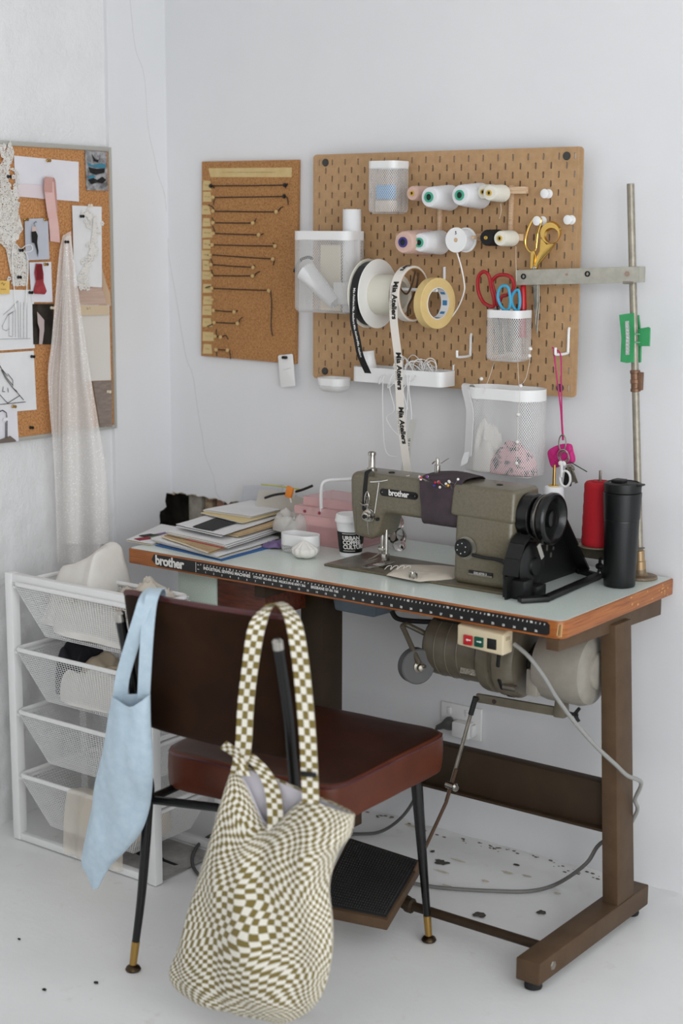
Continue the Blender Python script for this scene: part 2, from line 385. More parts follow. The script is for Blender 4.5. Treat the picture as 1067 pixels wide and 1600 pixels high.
def masonry(u, v):
    y = -.215-1.25*u; z = -.01+2.76*v; p = V((0, y, z))
    low = max(0, min(1, (1.0-z)/.5)); amp = .0036+.013*low
    h = nz(p, 7)*.6 + nz(p, 19)*.35 + abs(nz(p, 40))*.25*(1 if low else .5)
    if z > 1.45: h += max(0, nz(p+V((3, 1, 2)), 11))*.9
    return V((XM+amp*h, y, z))
mb = MB(); mb.sheet(lambda u, v: masonry(u, v), 150, 290)
q = [mb.v(p) for p in ((XM, -4.6, 0), (XM, -1.465, 0), (XM, -1.465, ZC), (XM, -4.6, ZC))]; mb.face(q)
struct('rough_masonry', mb, M_mas, wall_left, angle=80)
mb = MB(); mb.boxb(-.6, 4.3, -4.7, .02, ZC, ZC+.02); struct('ceiling', mb, M_wall, smooth=False)
# floor
mb = MB()
def fl(u, v):
    x = -.6+2.6*u; y = .02-1.9*v; p = V((x, y, 0)); e = max(0, 1-abs(y)/.06)
    return V((x, y, .0022*nz(p, 5)*min(1, 1) - .0015 + e*.010*(.6+nz(p, 14))))
mb.sheet(lambda u, v: fl(u, v), 170, 120)
for (x0, x1, y0, y1) in ((2.0, 4.3, -4.7, .02), (-.6, 2.0, -4.7, -1.88)):
    mb.face([mb.v(p) for p in ((x0, y0, -.001), (x1, y0, -.001), (x1, y1, -.001), (x0, y1, -.001))])
bmesh.ops.recalc_face_normals(mb.bm, faces=mb.bm.faces)
for f in mb.bm.faces:
    if f.normal.z < 0: f.normal_flip()
floor = struct('floor', mb, M_floor, angle=80)
M_worn = mat('worn_dark_spot', '#3a3833', .9, hex2='#55514a', nscale=120); M_rust = mat('rusty_stain', '#c2b59c', .9, hex2='#cdc5b6', nscale=60)
def blot(c, rx, ry, seed, h=.0005):
    r = random.Random(seed); mb = MB(); n = 26; P = []
    for k in range(n):
        a = 2*PI*k/n; q = 1+.45*noise.noise(V((math.cos(a)*1.7+seed, math.sin(a)*1.7, seed*.7)))+r.uniform(-.16, .16); P.append((rx*q*math.cos(a), ry*q*math.sin(a)))
    mb.prism(P, V((c.x, c.y, c.z)), (1, 0, 0), (0, 1, 0), h); return mb
for i, (u, v, rx, ry, m) in enumerate(((690, 1348, .018, .014, M_worn), (750, 1430, .014, .013, M_worn), (845, 1426, .011, .009, M_worn), (676, 1331, .005, .006, M_worn), (807, 1352, .009, .005, M_worn), (793, 1364, .014, .004, M_rust),
        (823, 1369, .011, .004, M_rust), (716, 1345, .02, .003, M_rust), (758, 1377, .009, .004, M_rust), (690, 1362, .02, .003, M_rust), (640, 1290, .02, .006, M_rust), (870, 1396, .009, .003, M_rust), (960, 1388, .012, .004, M_worn), (1040, 1399, .012, .004, M_worn), (700, 1385, .016, .003, M_rust))):
    c = PZ(u, v, .0); g = blot(V((c.x, min(c.y, -.012), .0012)), rx, ry, i+3); struct('worn_spot' if m is M_worn else 'rust_stain', g, m, floor, smooth=False)

mb = MB(); rnd = random.Random(77)
for k in range(70):
    x = rnd.uniform(.15, .99); y = -.014-abs(rnd.gauss(0, .012)); r = rnd.uniform(.0012, .0042); z = .0022*nz((x, y, 0), 5)-.0015+max(0, 1-abs(y)/.06)*.010*(.6+nz((x, y, 0), 14)); mb.sphere((x, y, z+.0006), r, (1.6, .8, .35), 6, 4)
struct('dirt_specks', mb, mat('brown_dirt', '#6b6152', .9), floor)['kind'] = 'stuff'
# ================================================================ sewing table
TZ = .751; TT = .0375; TX0, TX1, TY0, TY1 = -.196, 1.010, -.5225, -.012
tab = thing('sewing_table', 'industrial sewing table with pale green laminate top, orange wood edge and brown steel legs', 'table', (.42, -.27, 0))
def round_out(x0, x1, y0, y1, rs, n=5):
    P = []
    for (cx_, cy_, a0, r) in ((x1, y1, 0, rs[0]), (x0, y1, PI/2, rs[1]), (x0, y0, PI, rs[2]), (x1, y0, 1.5*PI, rs[3])):
        sx = -1 if cx_ == x1 else 1; sy = -1 if cy_ == y1 else 1
        for k in range(n+1): a = a0+PI/2*k/n; P.append((cx_+sx*r+r*math.cos(a), cy_+sy*r+r*math.sin(a)))
    return P
mb = MB(); mb.prism(round_out(TX0, TX1, TY0, TY1, (.006, .01, .01, .022)), (0, 0, TZ-TT), (1, 0, 0), (0, 1, 0), TT-.0006, .0025)
top = part('tabletop', mb, M_wood, tab)
mb = MB(); mb.prism(round_out(TX0+.0045, TX1-.0045, TY0+.0045, TY1-.002, (.006, .01, .008, .02)), (0, 0, TZ-.002), (1, 0, 0), (0, 1, 0), .0022); part('laminate_sheet', mb, M_lam, top)
mb = MB()                                                        # chipped paint on the right edge
for i in range(16):
    y = TY1-.02-abs(random.gauss(0, .11)); z = TZ-random.uniform(.004, TT-.004)
    if y < TY0+.03: continue
    a, b = random.uniform(.002, .006), random.uniform(.001, .003)
    mb.prism([(-a, 0), (-a*.2, -b), (a, -b*.3), (a*.5, b), (-a*.4, b*.8)], (TX1+.0002, y, z), (0, 1, 0), (0, 0, 1), .0004)
for i in range(5):
    t = i/4; mb.prism([(-.004, -.012+.003*t), (.001, -.014), (.002, .012), (-.001, .014)], (TX1-.0065-.001*i, TY0+.0058-.001*i, TZ-.019), V((1, 1, 0)).normalized(), (0, 0, 1), .0003)
part('chipped_varnish', mb, mat('bare_wood_chip', '#c79a63', .7), top, kind='stuff', smooth=False)
# ruler strip along the front edge
a, b = PY(237, 868, TY0).x, PY(859, 980, TY0).x; rz0, rz1 = .7185, .7465
mb = MB(); mb.prism([(a, .732), (a+.018, rz0), (b-.006, rz0), (b, rz0+.004), (b, rz1-.006), (b-.006, rz1), (a+.008, rz1)], (0, TY0, 0), (1, 0, 0), (0, 0, 1), .0008); rs = part('ruler_strip', mb, M_blackstrip, tab)
for q in rs.data.vertices: pass
fx = lambda u, v=880: PY(u, v, TY0).x
ry = TY0-.0009
mb = MB(); AX, AZ = (1, 0, 0), (0, 0, 1)
mb.text('brother', (fx(243), ry, .7325), AX, AZ, .0315, bold=.0012, space=.93)
mb.text('INDUSTRIAL SEWING MACHINES', (fx(318), ry, .7335), AX, AZ, .0098, bold=.00035)
mb.text('SYDNEY 602-606 1066', (fx(396), ry, .7335), AX, AZ, .0078, bold=.0002, space=.95)
mb.text('MELBOURNE 60471 566', (fx(436), ry, .7335), AX, AZ, .0078, bold=.0002, space=.95)
mb.text('BRISBANE 07-36 166', (fx(486), ry, .7335), AX, AZ, .0088, bold=.00025)
x0 = fx(306)
mb.boxb(x0, x0+.0012, ry-.0002, ry, rz0+.002, rz1-.002)
for zz in (.728, .7385): mb.boxb(x0+.005, x0+.011, ry-.0002, ry, zz, zz+.0014)
L = b-x0-.012; nin = int(L/.0254)
for i in range(1, nin+1): mb.text(str(i), (x0+.006+.0254*i, ry, rz0+.0055), AX, AZ, .0062, bold=.00025, align='CENTER')
for i in range(1, int(L/.01003)+1):
    x = x0+.006+.0127*i*.79; k = i % 10
    if x > b-.008: break
    if k == 0: mb.text(str(i), (x, ry, rz1-.0058), AX, AZ, .0062, bold=.0003, align='CENTER')
    else: mb.prism([(-.0011, 0), (.0006, 0), (.0016, .0036), (-.0001, .0036)], (x, ry, rz1-.0075), AX, AZ, .0002)
part('ruler_print', mb, M_whiteprint, rs, 'white numbers and lettering', kind='stuff', smooth=False)
# steel frame
mb = MB(); mb.hexa([(.972, -.522, .6885), (1.002, -.522, .6885), (1.000, -.05, .672), (.972, -.05, .672), (.972, -.522, TZ-TT), (1.002, -.522, TZ-TT), (1.000, -.05, TZ-TT), (.972, -.05, TZ-TT)], .002); part('top_rail', mb, M_brown, tab)
def leg(top_, bot, zt, zb):
    (x0, x1, y0, y1), (a0, a1, b0, b1) = top_, bot
    return MB().hexa([(a0, b0, zb), (a1, b0, zb), (a1, b1, zb), (a0, b1, zb), (x0, y0, zt), (x1, y0, zt), (x1, y1, zt), (x0, y1, zt)], .002)
part('leg', leg((.979, 1.0145, -.302, -.228), (.994, 1.0315, -.276, -.196), .70, .066), M_brown, tab)
part('foot', MB().boxb(.979, 1.034, -.621, -.128, .019, .067, .003), M_brown, tab)
mb = MB(); mb.lathe([(.009, 0), (.011, .003), (.011, .006)], (1.036, -.565, .043), (-1, 0, 0), 6); part('bolt', mb, M_steelD, tab)
for y in (-.595, -.158): part('rubber_foot', MB().lathe([(.018, 0), (.019, .004), (.016, .02)], (1.006, y, 0), n=18), M_rubber, tab)
part('leg', leg((.170, .238, -.302, -.222), (.170, .238, -.302, -.222), .71, .066), M_brownD, tab)
part('foot', MB().boxb(.178, .233, -.60, -.128, .019, .067, .003), M_brown, tab)
part('top_rail', MB().boxb(.19, .22, -.50, -.05, .68, TZ-TT, .002), M_brownD, tab)
for y in (-.575, -.158): part('rubber_foot', MB().lathe([(.018, 0), (.019, .004), (.016, .02)], (.205, y, 0), n=18), M_rubber, tab)
mb = MB(); mb.beam((.205, -.262, .282), (1.0, -.262, .282), .006, .104, bev=.001); mb.boxb(.21, .99, -.262, -.235, .330, .335, .001); mb.boxb(.21, .99, -.282, -.262, .229, .235, .001); part('stretcher', mb, M_brownD, tab)
part('treadle_rod', MB().tube([(.21, -.52, .052), (.98, -.52, .052)], .0105, 12), M_brownD, tab)
# treadle: ribbed rubber plate in a brown tray
c0 = [PZ(492, 1415, .085), PZ(605, 1438, .085), PZ(660, 1345, .115), PZ(545, 1308, .115)]
def quadP(u, v, lift=0): return (c0[0]*(1-u)+c0[1]*u)*(1-v)+(c0[3]*(1-u)+c0[2]*u)*v + V((0, 0, lift))
mb = MB(); P = [quadP(u, v, -.024) for u, v in ((0, 0), (1, 0), (1, 1), (0, 1))]+[quadP(u, v) for u, v in ((0, 0), (1, 0), (1, 1), (0, 1))]; mb.hexa(P, .003); tray = part('treadle_plate', mb, M_brown, tab)
mb = MB(); a = .03; P = [quadP(u, v, -.002) for u, v in ((a, a), (1-a, a), (1-a, 1-a), (a, 1-a))]+[quadP(u, v, .003) for u, v in ((a, a), (1-a, a), (1-a, 1-a), (a, 1-a))]; mb.hexa(P, .001)
part('rubber_mat', mb, M_rubber, tray)
mb = MB(); n1, n2 = 26, 26
for i in range(n1):
    for j in range(n2):
        u, v = .05+.9*(i+.5)/n1, .05+.9*(j+.5)/n2; e = .0125; b_ = [quadP(u+du, v+dv, .003) for du, dv in ((-e, -e), (e, -e), (e, e), (-e, e))]; t_ = [quadP(u+du*.6, v+dv*.6, .0052) for du, dv in ((-e, -e), (e, -e), (e, e), (-e, e))]
        vb = [mb.v(p) for p in b_]; vt = [mb.v(p) for p in t_]; mb.face(vt)
        for k in range(4): mb.face([vb[k], vb[(k+1) % 4], vt[(k+1) % 4], vt[k]])
part('rubber_studs', mb, mat('worn_rubber', '#2b2a29', .55), tray, kind='stuff', smooth=False)
pr = quadP(1, .60, -.02)
mb = MB(); mb.beam(V((pr.x-.05, -.52, .066)), V((pr.x-.005, -.52, .055)), .024, .022); mb.lathe([(.015, 0), (.017, .005), (.017, .016), (.012, .02)], (pr.x-.008, -.52, .052), (1, 0, 0), 14); part('treadle_bracket', mb, M_brownD, tab)
# drawers and trays under the top
a, b = PY(278, 897, -.46), PY(337, 950, -.46)
mb = MB(); mb.boxb(a.x, b.x, -.46, -.18, .585, TZ-TT, .002); part('mint_drawer', mb, M_mint, tab, 'mint hammered metal drawer box')
a2, b2 = PY(338, 905, -.40), PY(437, 935, -.40)
mb = MB(); mb.boxb(b.x+.001, b2.x, -.455, -.12, .615, TZ-TT, .002); part('drawer', mb, M_redwood, tab, 'red brown wooden drawer under the left end')
a, b = PY(516, 938, -.33), PY(584, 965, -.33)
mb = MB(); mb.hexa([(a.x+.012, -.33, b.z), (b.x, -.33, b.z-.001), (b.x+.02, -.11, b.z), (a.x+.02, -.11, b.z), (a.x, -.338, TZ-TT), (b.x+.008, -.338, TZ-TT), (b.x+.03, -.10, TZ-TT), (a.x, -.10, TZ-TT)], .006, 3); part('drip_tray', mb, M_bluegrey, tab, 'blue grey metal tray under the middle')
# switch box
a, b = PY(714, 980, -.515), PY(783, 1018, -.515); zt, zb = TZ-TT-.002, .6555
mb = MB(); mb.hexa([(a.x, -.515, zb+.006), (b.x+.004, -.515, zb), (b.x+.004, -.475, zb), (a.x, -.475, zb+.006), (a.x, -.515, zt-.006), (b.x+.004, -.515, zt-.012), (b.x+.004, -.475, zt), (a.x, -.475, zt)], .004, 3)
sw = part('switch_box', mb, M_cream, tab, 'cream switch box with red, green and black buttons')
def sq(u, v, s, m, dep=.004, nm='button'):
    p = PY(u, v, -.5155); return part(nm, MB().boxb(p.x-s, p.x+s, -.5155-dep, -.513, p.z-s, p.z+s, .0015), m, sw)
br_ = sq(731.5, 1000, .0105, M_red); bg = sq(748.5, 1003, .0105, M_green); sq(768, 1006.5, .0115, M_blackm, .0006, 'blank_plate')
mb = MB()
p = PY(731.5, 1000, -.5197); mb.prism([(-.006, 0), (-.002, .003), (-.002, .0012), (.006, .0012), (.006, -.0012), (-.002, -.0012), (-.002, -.003)], p, AX, AZ, .0003)
p = PY(748.5, 1003, -.5197); mb.prism([(.006, 0), (.002, .003), (.002, .0012), (-.006, .0012), (-.006, -.0012), (.002, -.0012), (.002, -.003)], p, AX, AZ, .0003)
part('arrow_print', mb, M_whiteprint, sw, smooth=False)
part('embossed_panel', MB().boxb(b.x+.0035, b.x+.0045, -.505, -.487, zt-.026, zt-.018, .0003), mat('worn_cream_print', '#a99b80', .6), sw)
# knee lifter: bent rod with a grey rubber wheel
kc = PY(650, 1040, -.36)
P = [PY(690, 1003, -.30), PY(636, 976, -.36), PY(629, 979, -.368), PY(655, 1037, -.372)]
kn = part('knee_lifter_rod', MB().tube(smooth_path([P[0], P[0].lerp(P[1], .9), P[1]+V((-.004, 0, -.001)), P[2], P[2].lerp(P[3], .15), P[3]], 5), .0062, 10), M_oliveD, tab)
ax_ = V((.86, -.5, .05)).normalized()
mb = MB(); mb.lathe([(.012, -.014), (.038, -.014), (.041, -.011), (.041, .011), (.038, .014), (.012, .014)], kc, ax_, 32); part('knee_pad_wheel', mb, M_greyrub, kn)
mb = MB(); mb.lathe([(.013, .013), (.013, .017), (.008, .019), (.008, .03), (.004, .032)], kc, ax_, 16); mb.tube([kc+ax_*.024, kc+ax_*.024+V((.012, 0, .006))], .004, 8); part('hub', mb, M_steelD, kn)
mb = MB(); mb.tube(smooth_path([PY(612, 955, -.3), PY(620, 966, -.3), PY(640, 970, -.3), PY(680, 972, -.3)], 4), .006, 8); mb.boxb(PY(640, 962, -.3).x, PY(690, 962, -.3).x, -.31, -.27, .665, .69, .003); part('knee_lifter_bracket', mb, M_blackm, tab)
# ================================================================ clutch motor
mo = thing('clutch_motor', 'grey brown clutch motor with pale pulley cover hanging under the table top', 'motor', (.76, -.28, .5))
my, mz = -.28, .585; X = lambda u, v=1040: PY(u, v, my).x
mb = MB(); x0, x1 = X(682), X(770); mb.lathe([(.02, x0-.006), (.062, x0), (.070, x0+.008), (.072, x0+.02), (.072, x1-.02), (.072, x1)], (0, my, mz), (1, 0, 0), 36); body = part('motor_body', mb, M_motor, mo)
mb = MB()
for k in range(3): mb.lathe([(.0724, 0), (.0735, .001), (.0735, .003), (.0724, .004)], (x0+.035+.03*k, my, mz), (1, 0, 0), 36, closedprof=True)
part('body_rib', mb, M_motor, body, kind='stuff')
x2 = X(828); mb = MB(); mb.lathe([(.074, x1-.004), (.084, x1+.004), (.086, x1+.012), (.086, x1+.030), (.079, x1+.033), (.079, x1+.045), (.088, x1+.048), (.088, x2-.012), (.08, x2), (.03, x2+.004)], (0, my, mz), (1, 0, 0), 40); bell = part('clutch_housing', mb, M_motor, mo)
mb = MB()
for k in range(9):
    a = 2*PI*k/9+.2; c = V((x1+.066, my+.0815*math.cos(a), mz+.0815*math.sin(a))); R_ = axes((1, 0, 0), (0, -math.sin(a), math.cos(a)), (0, math.cos(a), math.sin(a))); mb.box(c, (.012, .035, .016), R_, .005)
part('vent_slot', mb, M_blackm, bell, 'black ventilation slots', kind='stuff')
mb = MB()
for k in range(4):
    a = 2*PI*k/4+.55; mb.cyl((x2-.02, my+.090*math.cos(a), mz+.090*math.sin(a)), (x2+.012, my+.09*math.cos(a), mz+.09*math.sin(a)), .008, n=10)
part('housing_bolt', mb, M_steelD, bell, kind='stuff')
x3, x4 = X(868), X(936)
mb = MB(); mb.lathe([(.025, x2), (.025, x2+.02), (.05, x2+.022), (.05, x3)], (0, my, mz), (1, 0, 0), 28); part('pulley', mb, M_blackm, mo)
zc = mz+.004
mb = MB(); mb.lathe([(.068, x3-.02), (.078, x3-.018), (.082, x3), (.082, x4-.03), (.076, x4-.012), (.06, x4-.004), (.042, x4-.003), (.040, x4+.003), (.03, x4+.006)], (0, my, zc), (1, 0, 0), 40, cap0=False)
pc = part('pulley_cover', mb, M_motorL, mo, 'pale grey round pulley cover')
mb = MB(); mb.boxb(x3-.034, x3-.006, my-.07, my-.045, mz-.06, mz+.0, .004); part('cover_flap', mb, M_motorL, pc)
mb = MB(); mb.boxb(x0+.02, x2, my-.04, my+.04, mz+.06, TZ-TT, .006); mb.boxb(x0+.0, x2+.01, my-.08, my+.08, TZ-TT-.012, TZ-TT-.0002, .002); part('mounting_bracket', mb, M_blackm, mo)
pl0, pl1 = PY(716, 1022, my-.073), PY(752, 1032, my-.073)
pm = MB(); cpl = (pl0+pl1)/2; pm.box(V((cpl.x, my-.0665, mz-.03)), (.055, .003, .02), Rx(-.42), .0005); plate = part('rating_plate', pm, mat('worn_alu_plate', '#a39d8f', .5, hex2='#5d584c', nscale=200), mo)
mb = MB(); mb.lathe([(.008, 0), (.009, .004), (.004, .006)], (cpl.x+.048, my-.070, mz-.02), (0, -1, -.3), 8); part('screw', mb, M_steel, mo)
mb = MB(); a_, b_ = PY(745, 1090, -.30), PY(872, 1112, -.30)
mb.beam(a_, b_, .010, .02, bev=.002); mb.hexa([(b_.x-.008, -.312, b_.z-.012), (b_.x+.022, -.312, b_.z-.010), (b_.x+.022, -.285, b_.z-.010), (b_.x-.008, -.285, b_.z-.012), (b_.x-.002, -.312, b_.z+.06), (b_.x+.016, -.312, b_.z+.06), (b_.x+.016, -.285, b_.z+.06), (b_.x-.002, -.285, b_.z+.06)], .005); lv = part('clutch_lever', mb, M_motor, mo)
mb = MB()
for t in (.03, .24): c = a_.lerp(b_, t); mb.cyl(c+V((0, -.004, 0)), c+V((0, -.008, 0)), .005, n=10)
part('lever_bolt', mb, M_steel, lv, kind='stuff')
c = b_+V((.024, -.005, .004)); mb = MB(); mb.cyl(c, c+V((.028, -.004, 0)), .004, n=8)
for s_ in (-1, 1): mb.tube([c+V((.02, 0, 0)), c+V((.026, 0, s_*.010)), c+V((.03, 0, s_*.015))], [.005, .004, .004], 8)
part('wing_nut', mb, M_blackm, lv)
# pull rod from the clutch lever down to the treadle
p0 = a_+V((0, -.008, -.002)); p1 = PY(712, 1200, -.33); p2 = PY(697, 1252, -.34); p3 = PY(680, 1305, -.36); p3 = V((p3.x, p3.y, p3.z)); pe_ = quadP(.98, .80, .0)
rd = thing('pull_rod', 'thin steel pull rod running from the motor lever down to the treadle', 'rod', p3)
part('upper_rod', MB().tube([p0, p1, p2], .0045, 8), M_steelD, rd); part('lower_rod', MB().tube([p1+V((.004, -.004, 0)), p2+V((.003, -.004, 0)), pe_], .0042, 8), mat('rusty_rod', '#5f4a3c', .5, metal=.6), rd)
part('end_sleeve', MB().tube([p0+V((.002, 0, .006)), p0.lerp(p1, .22)], .0065, 8), M_blackm, rd)
c = PY(706, 1227, -.337); mb = MB(); mb.cyl(c+V((-.012, 0, 0)), c+V((.012, -.006, 0)), .009, n=12); mb.lathe([(.009, 0), (.01, .004), (.006, .008)], c+V((.012, -.006, 0)), (1, -.4, 0), 10); part('clamp_nut', mb, M_steel, rd)
# ================================================================ chair (seen from behind)
M_leath = mat('brown_leather', '#4e2516', .4, spec=.3, hex2='#5e2f1d', nscale=7, bump=.15, bscale=240, bdist=.0008)
M_leathB = mat('dark_brown_leather_back', '#22130a', .55, spec=.1, hex2='#301c0e', nscale=6, bump=.12, bscale=260, bdist=.0008)
M_pipe = mat('oxblood_leather_edge', '#421a1b', .35, hex2='#4e2122', nscale=8, coat=.15)
chair = thing('leather_chair', 'brown leather chair with black tapered legs and brass tips, seen from behind', 'chair', (.514, -.79, 0), Rz(math.radians(4)))
def superell(u, v, hx, hy, e=6):
    return 0
def seat_pt(u, v):              # closed pillow box, u around, v from bottom centre to top centre
    n = 11; a = 2*PI*u; c, s_ = math.cos(a), math.sin(a); q = (abs(c)**n+abs(s_)**n)**(-1/n)
    prof = [(0, -.042), (.6, -.042), (.965, -.042), (.992, -.039), (1.0, -.025), (1.004, 0), (1.0, .026), (.994, .036), (.975, .0405), (.85, .0435), (.5, .046), (0, .047)]
    t = v*(len(prof)-1); i = min(int(t), len(prof)-2); f = t-i; r = prof[i][0]*(1-f)+prof[i+1][0]*f; h = prof[i][1]*(1-f)+prof[i+1][1]*f
    x, y = .224*c*q*r, .219*s_*q*r
    x *= 1+.04*(y/.215)
    h += .0025*nz((x, y, h), 9)*(1 if r > .3 else .3)
    return V((x+.004, y+.068, .42+h))
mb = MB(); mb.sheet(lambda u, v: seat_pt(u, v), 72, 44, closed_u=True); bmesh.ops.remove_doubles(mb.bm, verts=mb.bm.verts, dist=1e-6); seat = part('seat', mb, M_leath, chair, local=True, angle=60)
me = seat.data; me.materials.append(mat('shaded_seat_leather', '#2c160e', .36, spec=.35, hex2='#3a1d13', nscale=7, bump=.15, bscale=240, bdist=.0008))  # darker copy of the leather: shade on the seat top put into its colour
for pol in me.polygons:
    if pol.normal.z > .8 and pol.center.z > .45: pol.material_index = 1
def ring(n_=80, k=1.0, z=.4555):
    P = []
    for i in range(n_):
        a = 2*PI*i/n_; c, s_ = math.cos(a), math.sin(a); q = (abs(c)**11+abs(s_)**11)**(-1/11); x, y = .224*c*q*k, .219*s_*q*k; x *= 1+.04*(y/.215); P.append((x+.004, y+.068, z))
    return P
part('seat_piping', MB().tube(ring(80, .99, .4545), .0032, 6, closed=True), M_pipe, seat, local=True)
def back_pt(u, v):              # u around the cross-section, v along the width
    prof = []; n = 40; a = 2*PI*u; c, s_ = math.cos(a), math.sin(a); e = 8; q = (abs(c)**e+abs(s_)**e)**(-1/e)
    hz, ht = .142*c*q, .017*s_*q; t = 2*v-1
    lx = t*.206+.012; end = (1-abs(t)**14)**.5 if abs(t) < 1 else 0
    hz *= .93+.07*end; ht *= .25+.75*end
    bow = .018*(t*t)                                                   # ends curve towards the sitter
    zz = .678+hz; ly = -.235-.052*((zz-.54)/.28)+bow+ht
    return V((lx, ly+.001*nz((lx, zz, 0), 8), zz))
mb = MB(); mb.sheet(lambda u, v: back_pt(u, v), 64, 40, closed_u=True)
for j in (0, -1):
    pass
mb.bm.verts.ensure_lookup_table(); n0 = len(mb.bm.verts); mb.face([mb.bm.verts[i] for i in range(64)]); mb.face([mb.bm.verts[n0-64+i] for i in range(64)][::-1])
back = part('backrest', mb, M_leathB, chair, local=True, angle=50)
pp = [back_pt(.0, .02+.96*k/20)+V((0, -.004, .001)) for k in range(21)]
part('top_piping', MB().tube(pp, .0075, 8), M_pipe, back, 'oxblood rolled top edge', local=True)
def rear_leg(s):
    up = [(s*.196, -.306, .775), (s*.196, -.275, .64), (s*.195, -.238, .48), (s*.193, -.212, .405), (s*.196, -.207, .36), (s*.207, -.218, .18), (s*.219, -.228, .06)] if s < 0 else [(s*.196, -.306, .775), (s*.196, -.275, .64), (s*.195, -.238, .48), (s*.190, -.212, .405), (s*.188, -.207, .36), (s*.180, -.205, .18), (s*.172, -.205, .06)]
    if s > 0: up = [(p[0]-.018 if p[2] > .45 else p[0]-.006, p[1], p[2]) for p in up]
    up = [(p[0]+.022*min(1, max(0, (p[2]-.36)/.2)), p[1], p[2]) for p in up]
    P = smooth_path(up, 5); z = [p.z for p in P]; R = [.0105 if q > .33 else .0075+.0035*q/.33 for q in z]
    l = part('rear_leg', MB().tube(P, R, 12), M_blackgl, chair, local=True)
    a = V(up[-1]); d = (V(up[-1])-V(up[-2])).normalized(); e = a+d*(.047/abs(d.z)) 
    part('brass_tip', MB().tube([a-d*.004, a+d*(.047/abs(d.z))], [.0088, .0078], 12), M_brass, l, 'brass tip', local=True)
    part('glide', MB().lathe([(.015, .0), (.0165, .003), (.014, .008), (.006, .013)], (e.x, e.y, 0), n=16), mat('dark_bronze', '#4a3d2d', .35, metal=1), l, local=True)
    t = V(up[0]); d = (V(up[0])-V(up[1])).normalized(); part('chrome_cap', MB().tube([t-d*.004, t+d*.012, t+d*.017], [.0112, .0112, .006], 12), M_steel, l, 'chrome cap', local=True)
def front_leg(s):
    a = V((s*.196, .205, .385)); b = V((s*.219, .223, .055)); P = [a.lerp(b, t/6) for t in range(7)]
    l = part('front_leg', MB().tube(P, [.0135-.0055*t/6 for t in range(7)], 12), M_blackgl, chair, local=True)
    d = (b-a).normalized(); e = b+d*.05
    part('brass_tip', MB().tube([b-d*.004, b+d*.042], [.0088, .0078], 12), M_brass, l, 'brass tip', local=True)
    part('glide', MB().lathe([(.015, .0), (.0165, .003), (.014, .008), (.006, .013)], (e.x, e.y, 0), n=16), mat('dark_bronze', '#4a3d2d'), l, local=True)
for s in (-1, 1): rear_leg(s); front_leg(s)
for s in (-1, 1): part('side_rail', MB().tube([(s*.19, -.208, .374), (s*.185, -.05, .376), (s*.19, .205, .376)], .009, 10), M_blackgl, chair, local=True)
part('rear_rail', MB().tube([(-.193, -.208, .372), (-.05, -.17, .373), (.05, -.17, .373), (.188, -.208, .372)], .009, 10), M_blackgl, chair, local=True)
part('front_rail', MB().tube([(-.196, .205, .376), (.196, .205, .376)], .009, 10), M_blackgl, chair, local=True)
# ================================================================ cloth bags hung on the chair back
def interp(rows, t):
    n = len(rows)-1; x = t*n; i = min(int(x), n-1); f = x-i; a = rows[max(i-1, 0)]; b = rows[i]; c = rows[i+1]; d = rows[min(i+2, n)]
    return [.5*((2*q1)+(q2-q0)*f+(2*q0-5*q1+4*q2-q3)*f*f+(3*q1-q0-3*q2+q3)*f**3) for q0, q1, q2, q3 in zip(a, b, c, d)]
def bag_fn(rows, dip, dipw, fold, fsc, seed, front_bulge=1.0, droop=.25, dipc=.5):
    """rows: (uL,vL,uR,vR,y,thickness)"""
    def fn(u, v):
        uL, vL, uR, vR, y, th = interp(rows, v); A = PY(uL, vL, y); B = PY(uR, vR, y); a = 2*PI*u; c, s_ = math.cos(a), math.sin(a)
        mid = (A+B)/2; half = (B-A)/2; nrm = V((half.z*0, -1, 0)); nrm = (nrm - half.normalized()*nrm.dot(half.normalized())).normalized()
        k = -math.copysign(abs(c)**.85, c); p = mid+half*k+nrm*th*math.copysign(abs(s_)**.8, s_)*(front_bulge if s_ > 0 else .7)
        if s_ > 0:
            x = (k+1)/2; g = math.exp(-((x-dipc)/dipw)**2)*min(1, s_*1.6); p.z -= dip*g*max(0, 1-v/droop)**1.3
        q = V((p.x*fsc, seed+s_*.7, p.z*fsc*.33)); p += nrm*fold*(noise.noise(q)+.5*noise.noise(q*2.3))*min(1, v*5+.25)*abs(s_)**.5*(1-v**6)
        return p
    return fn
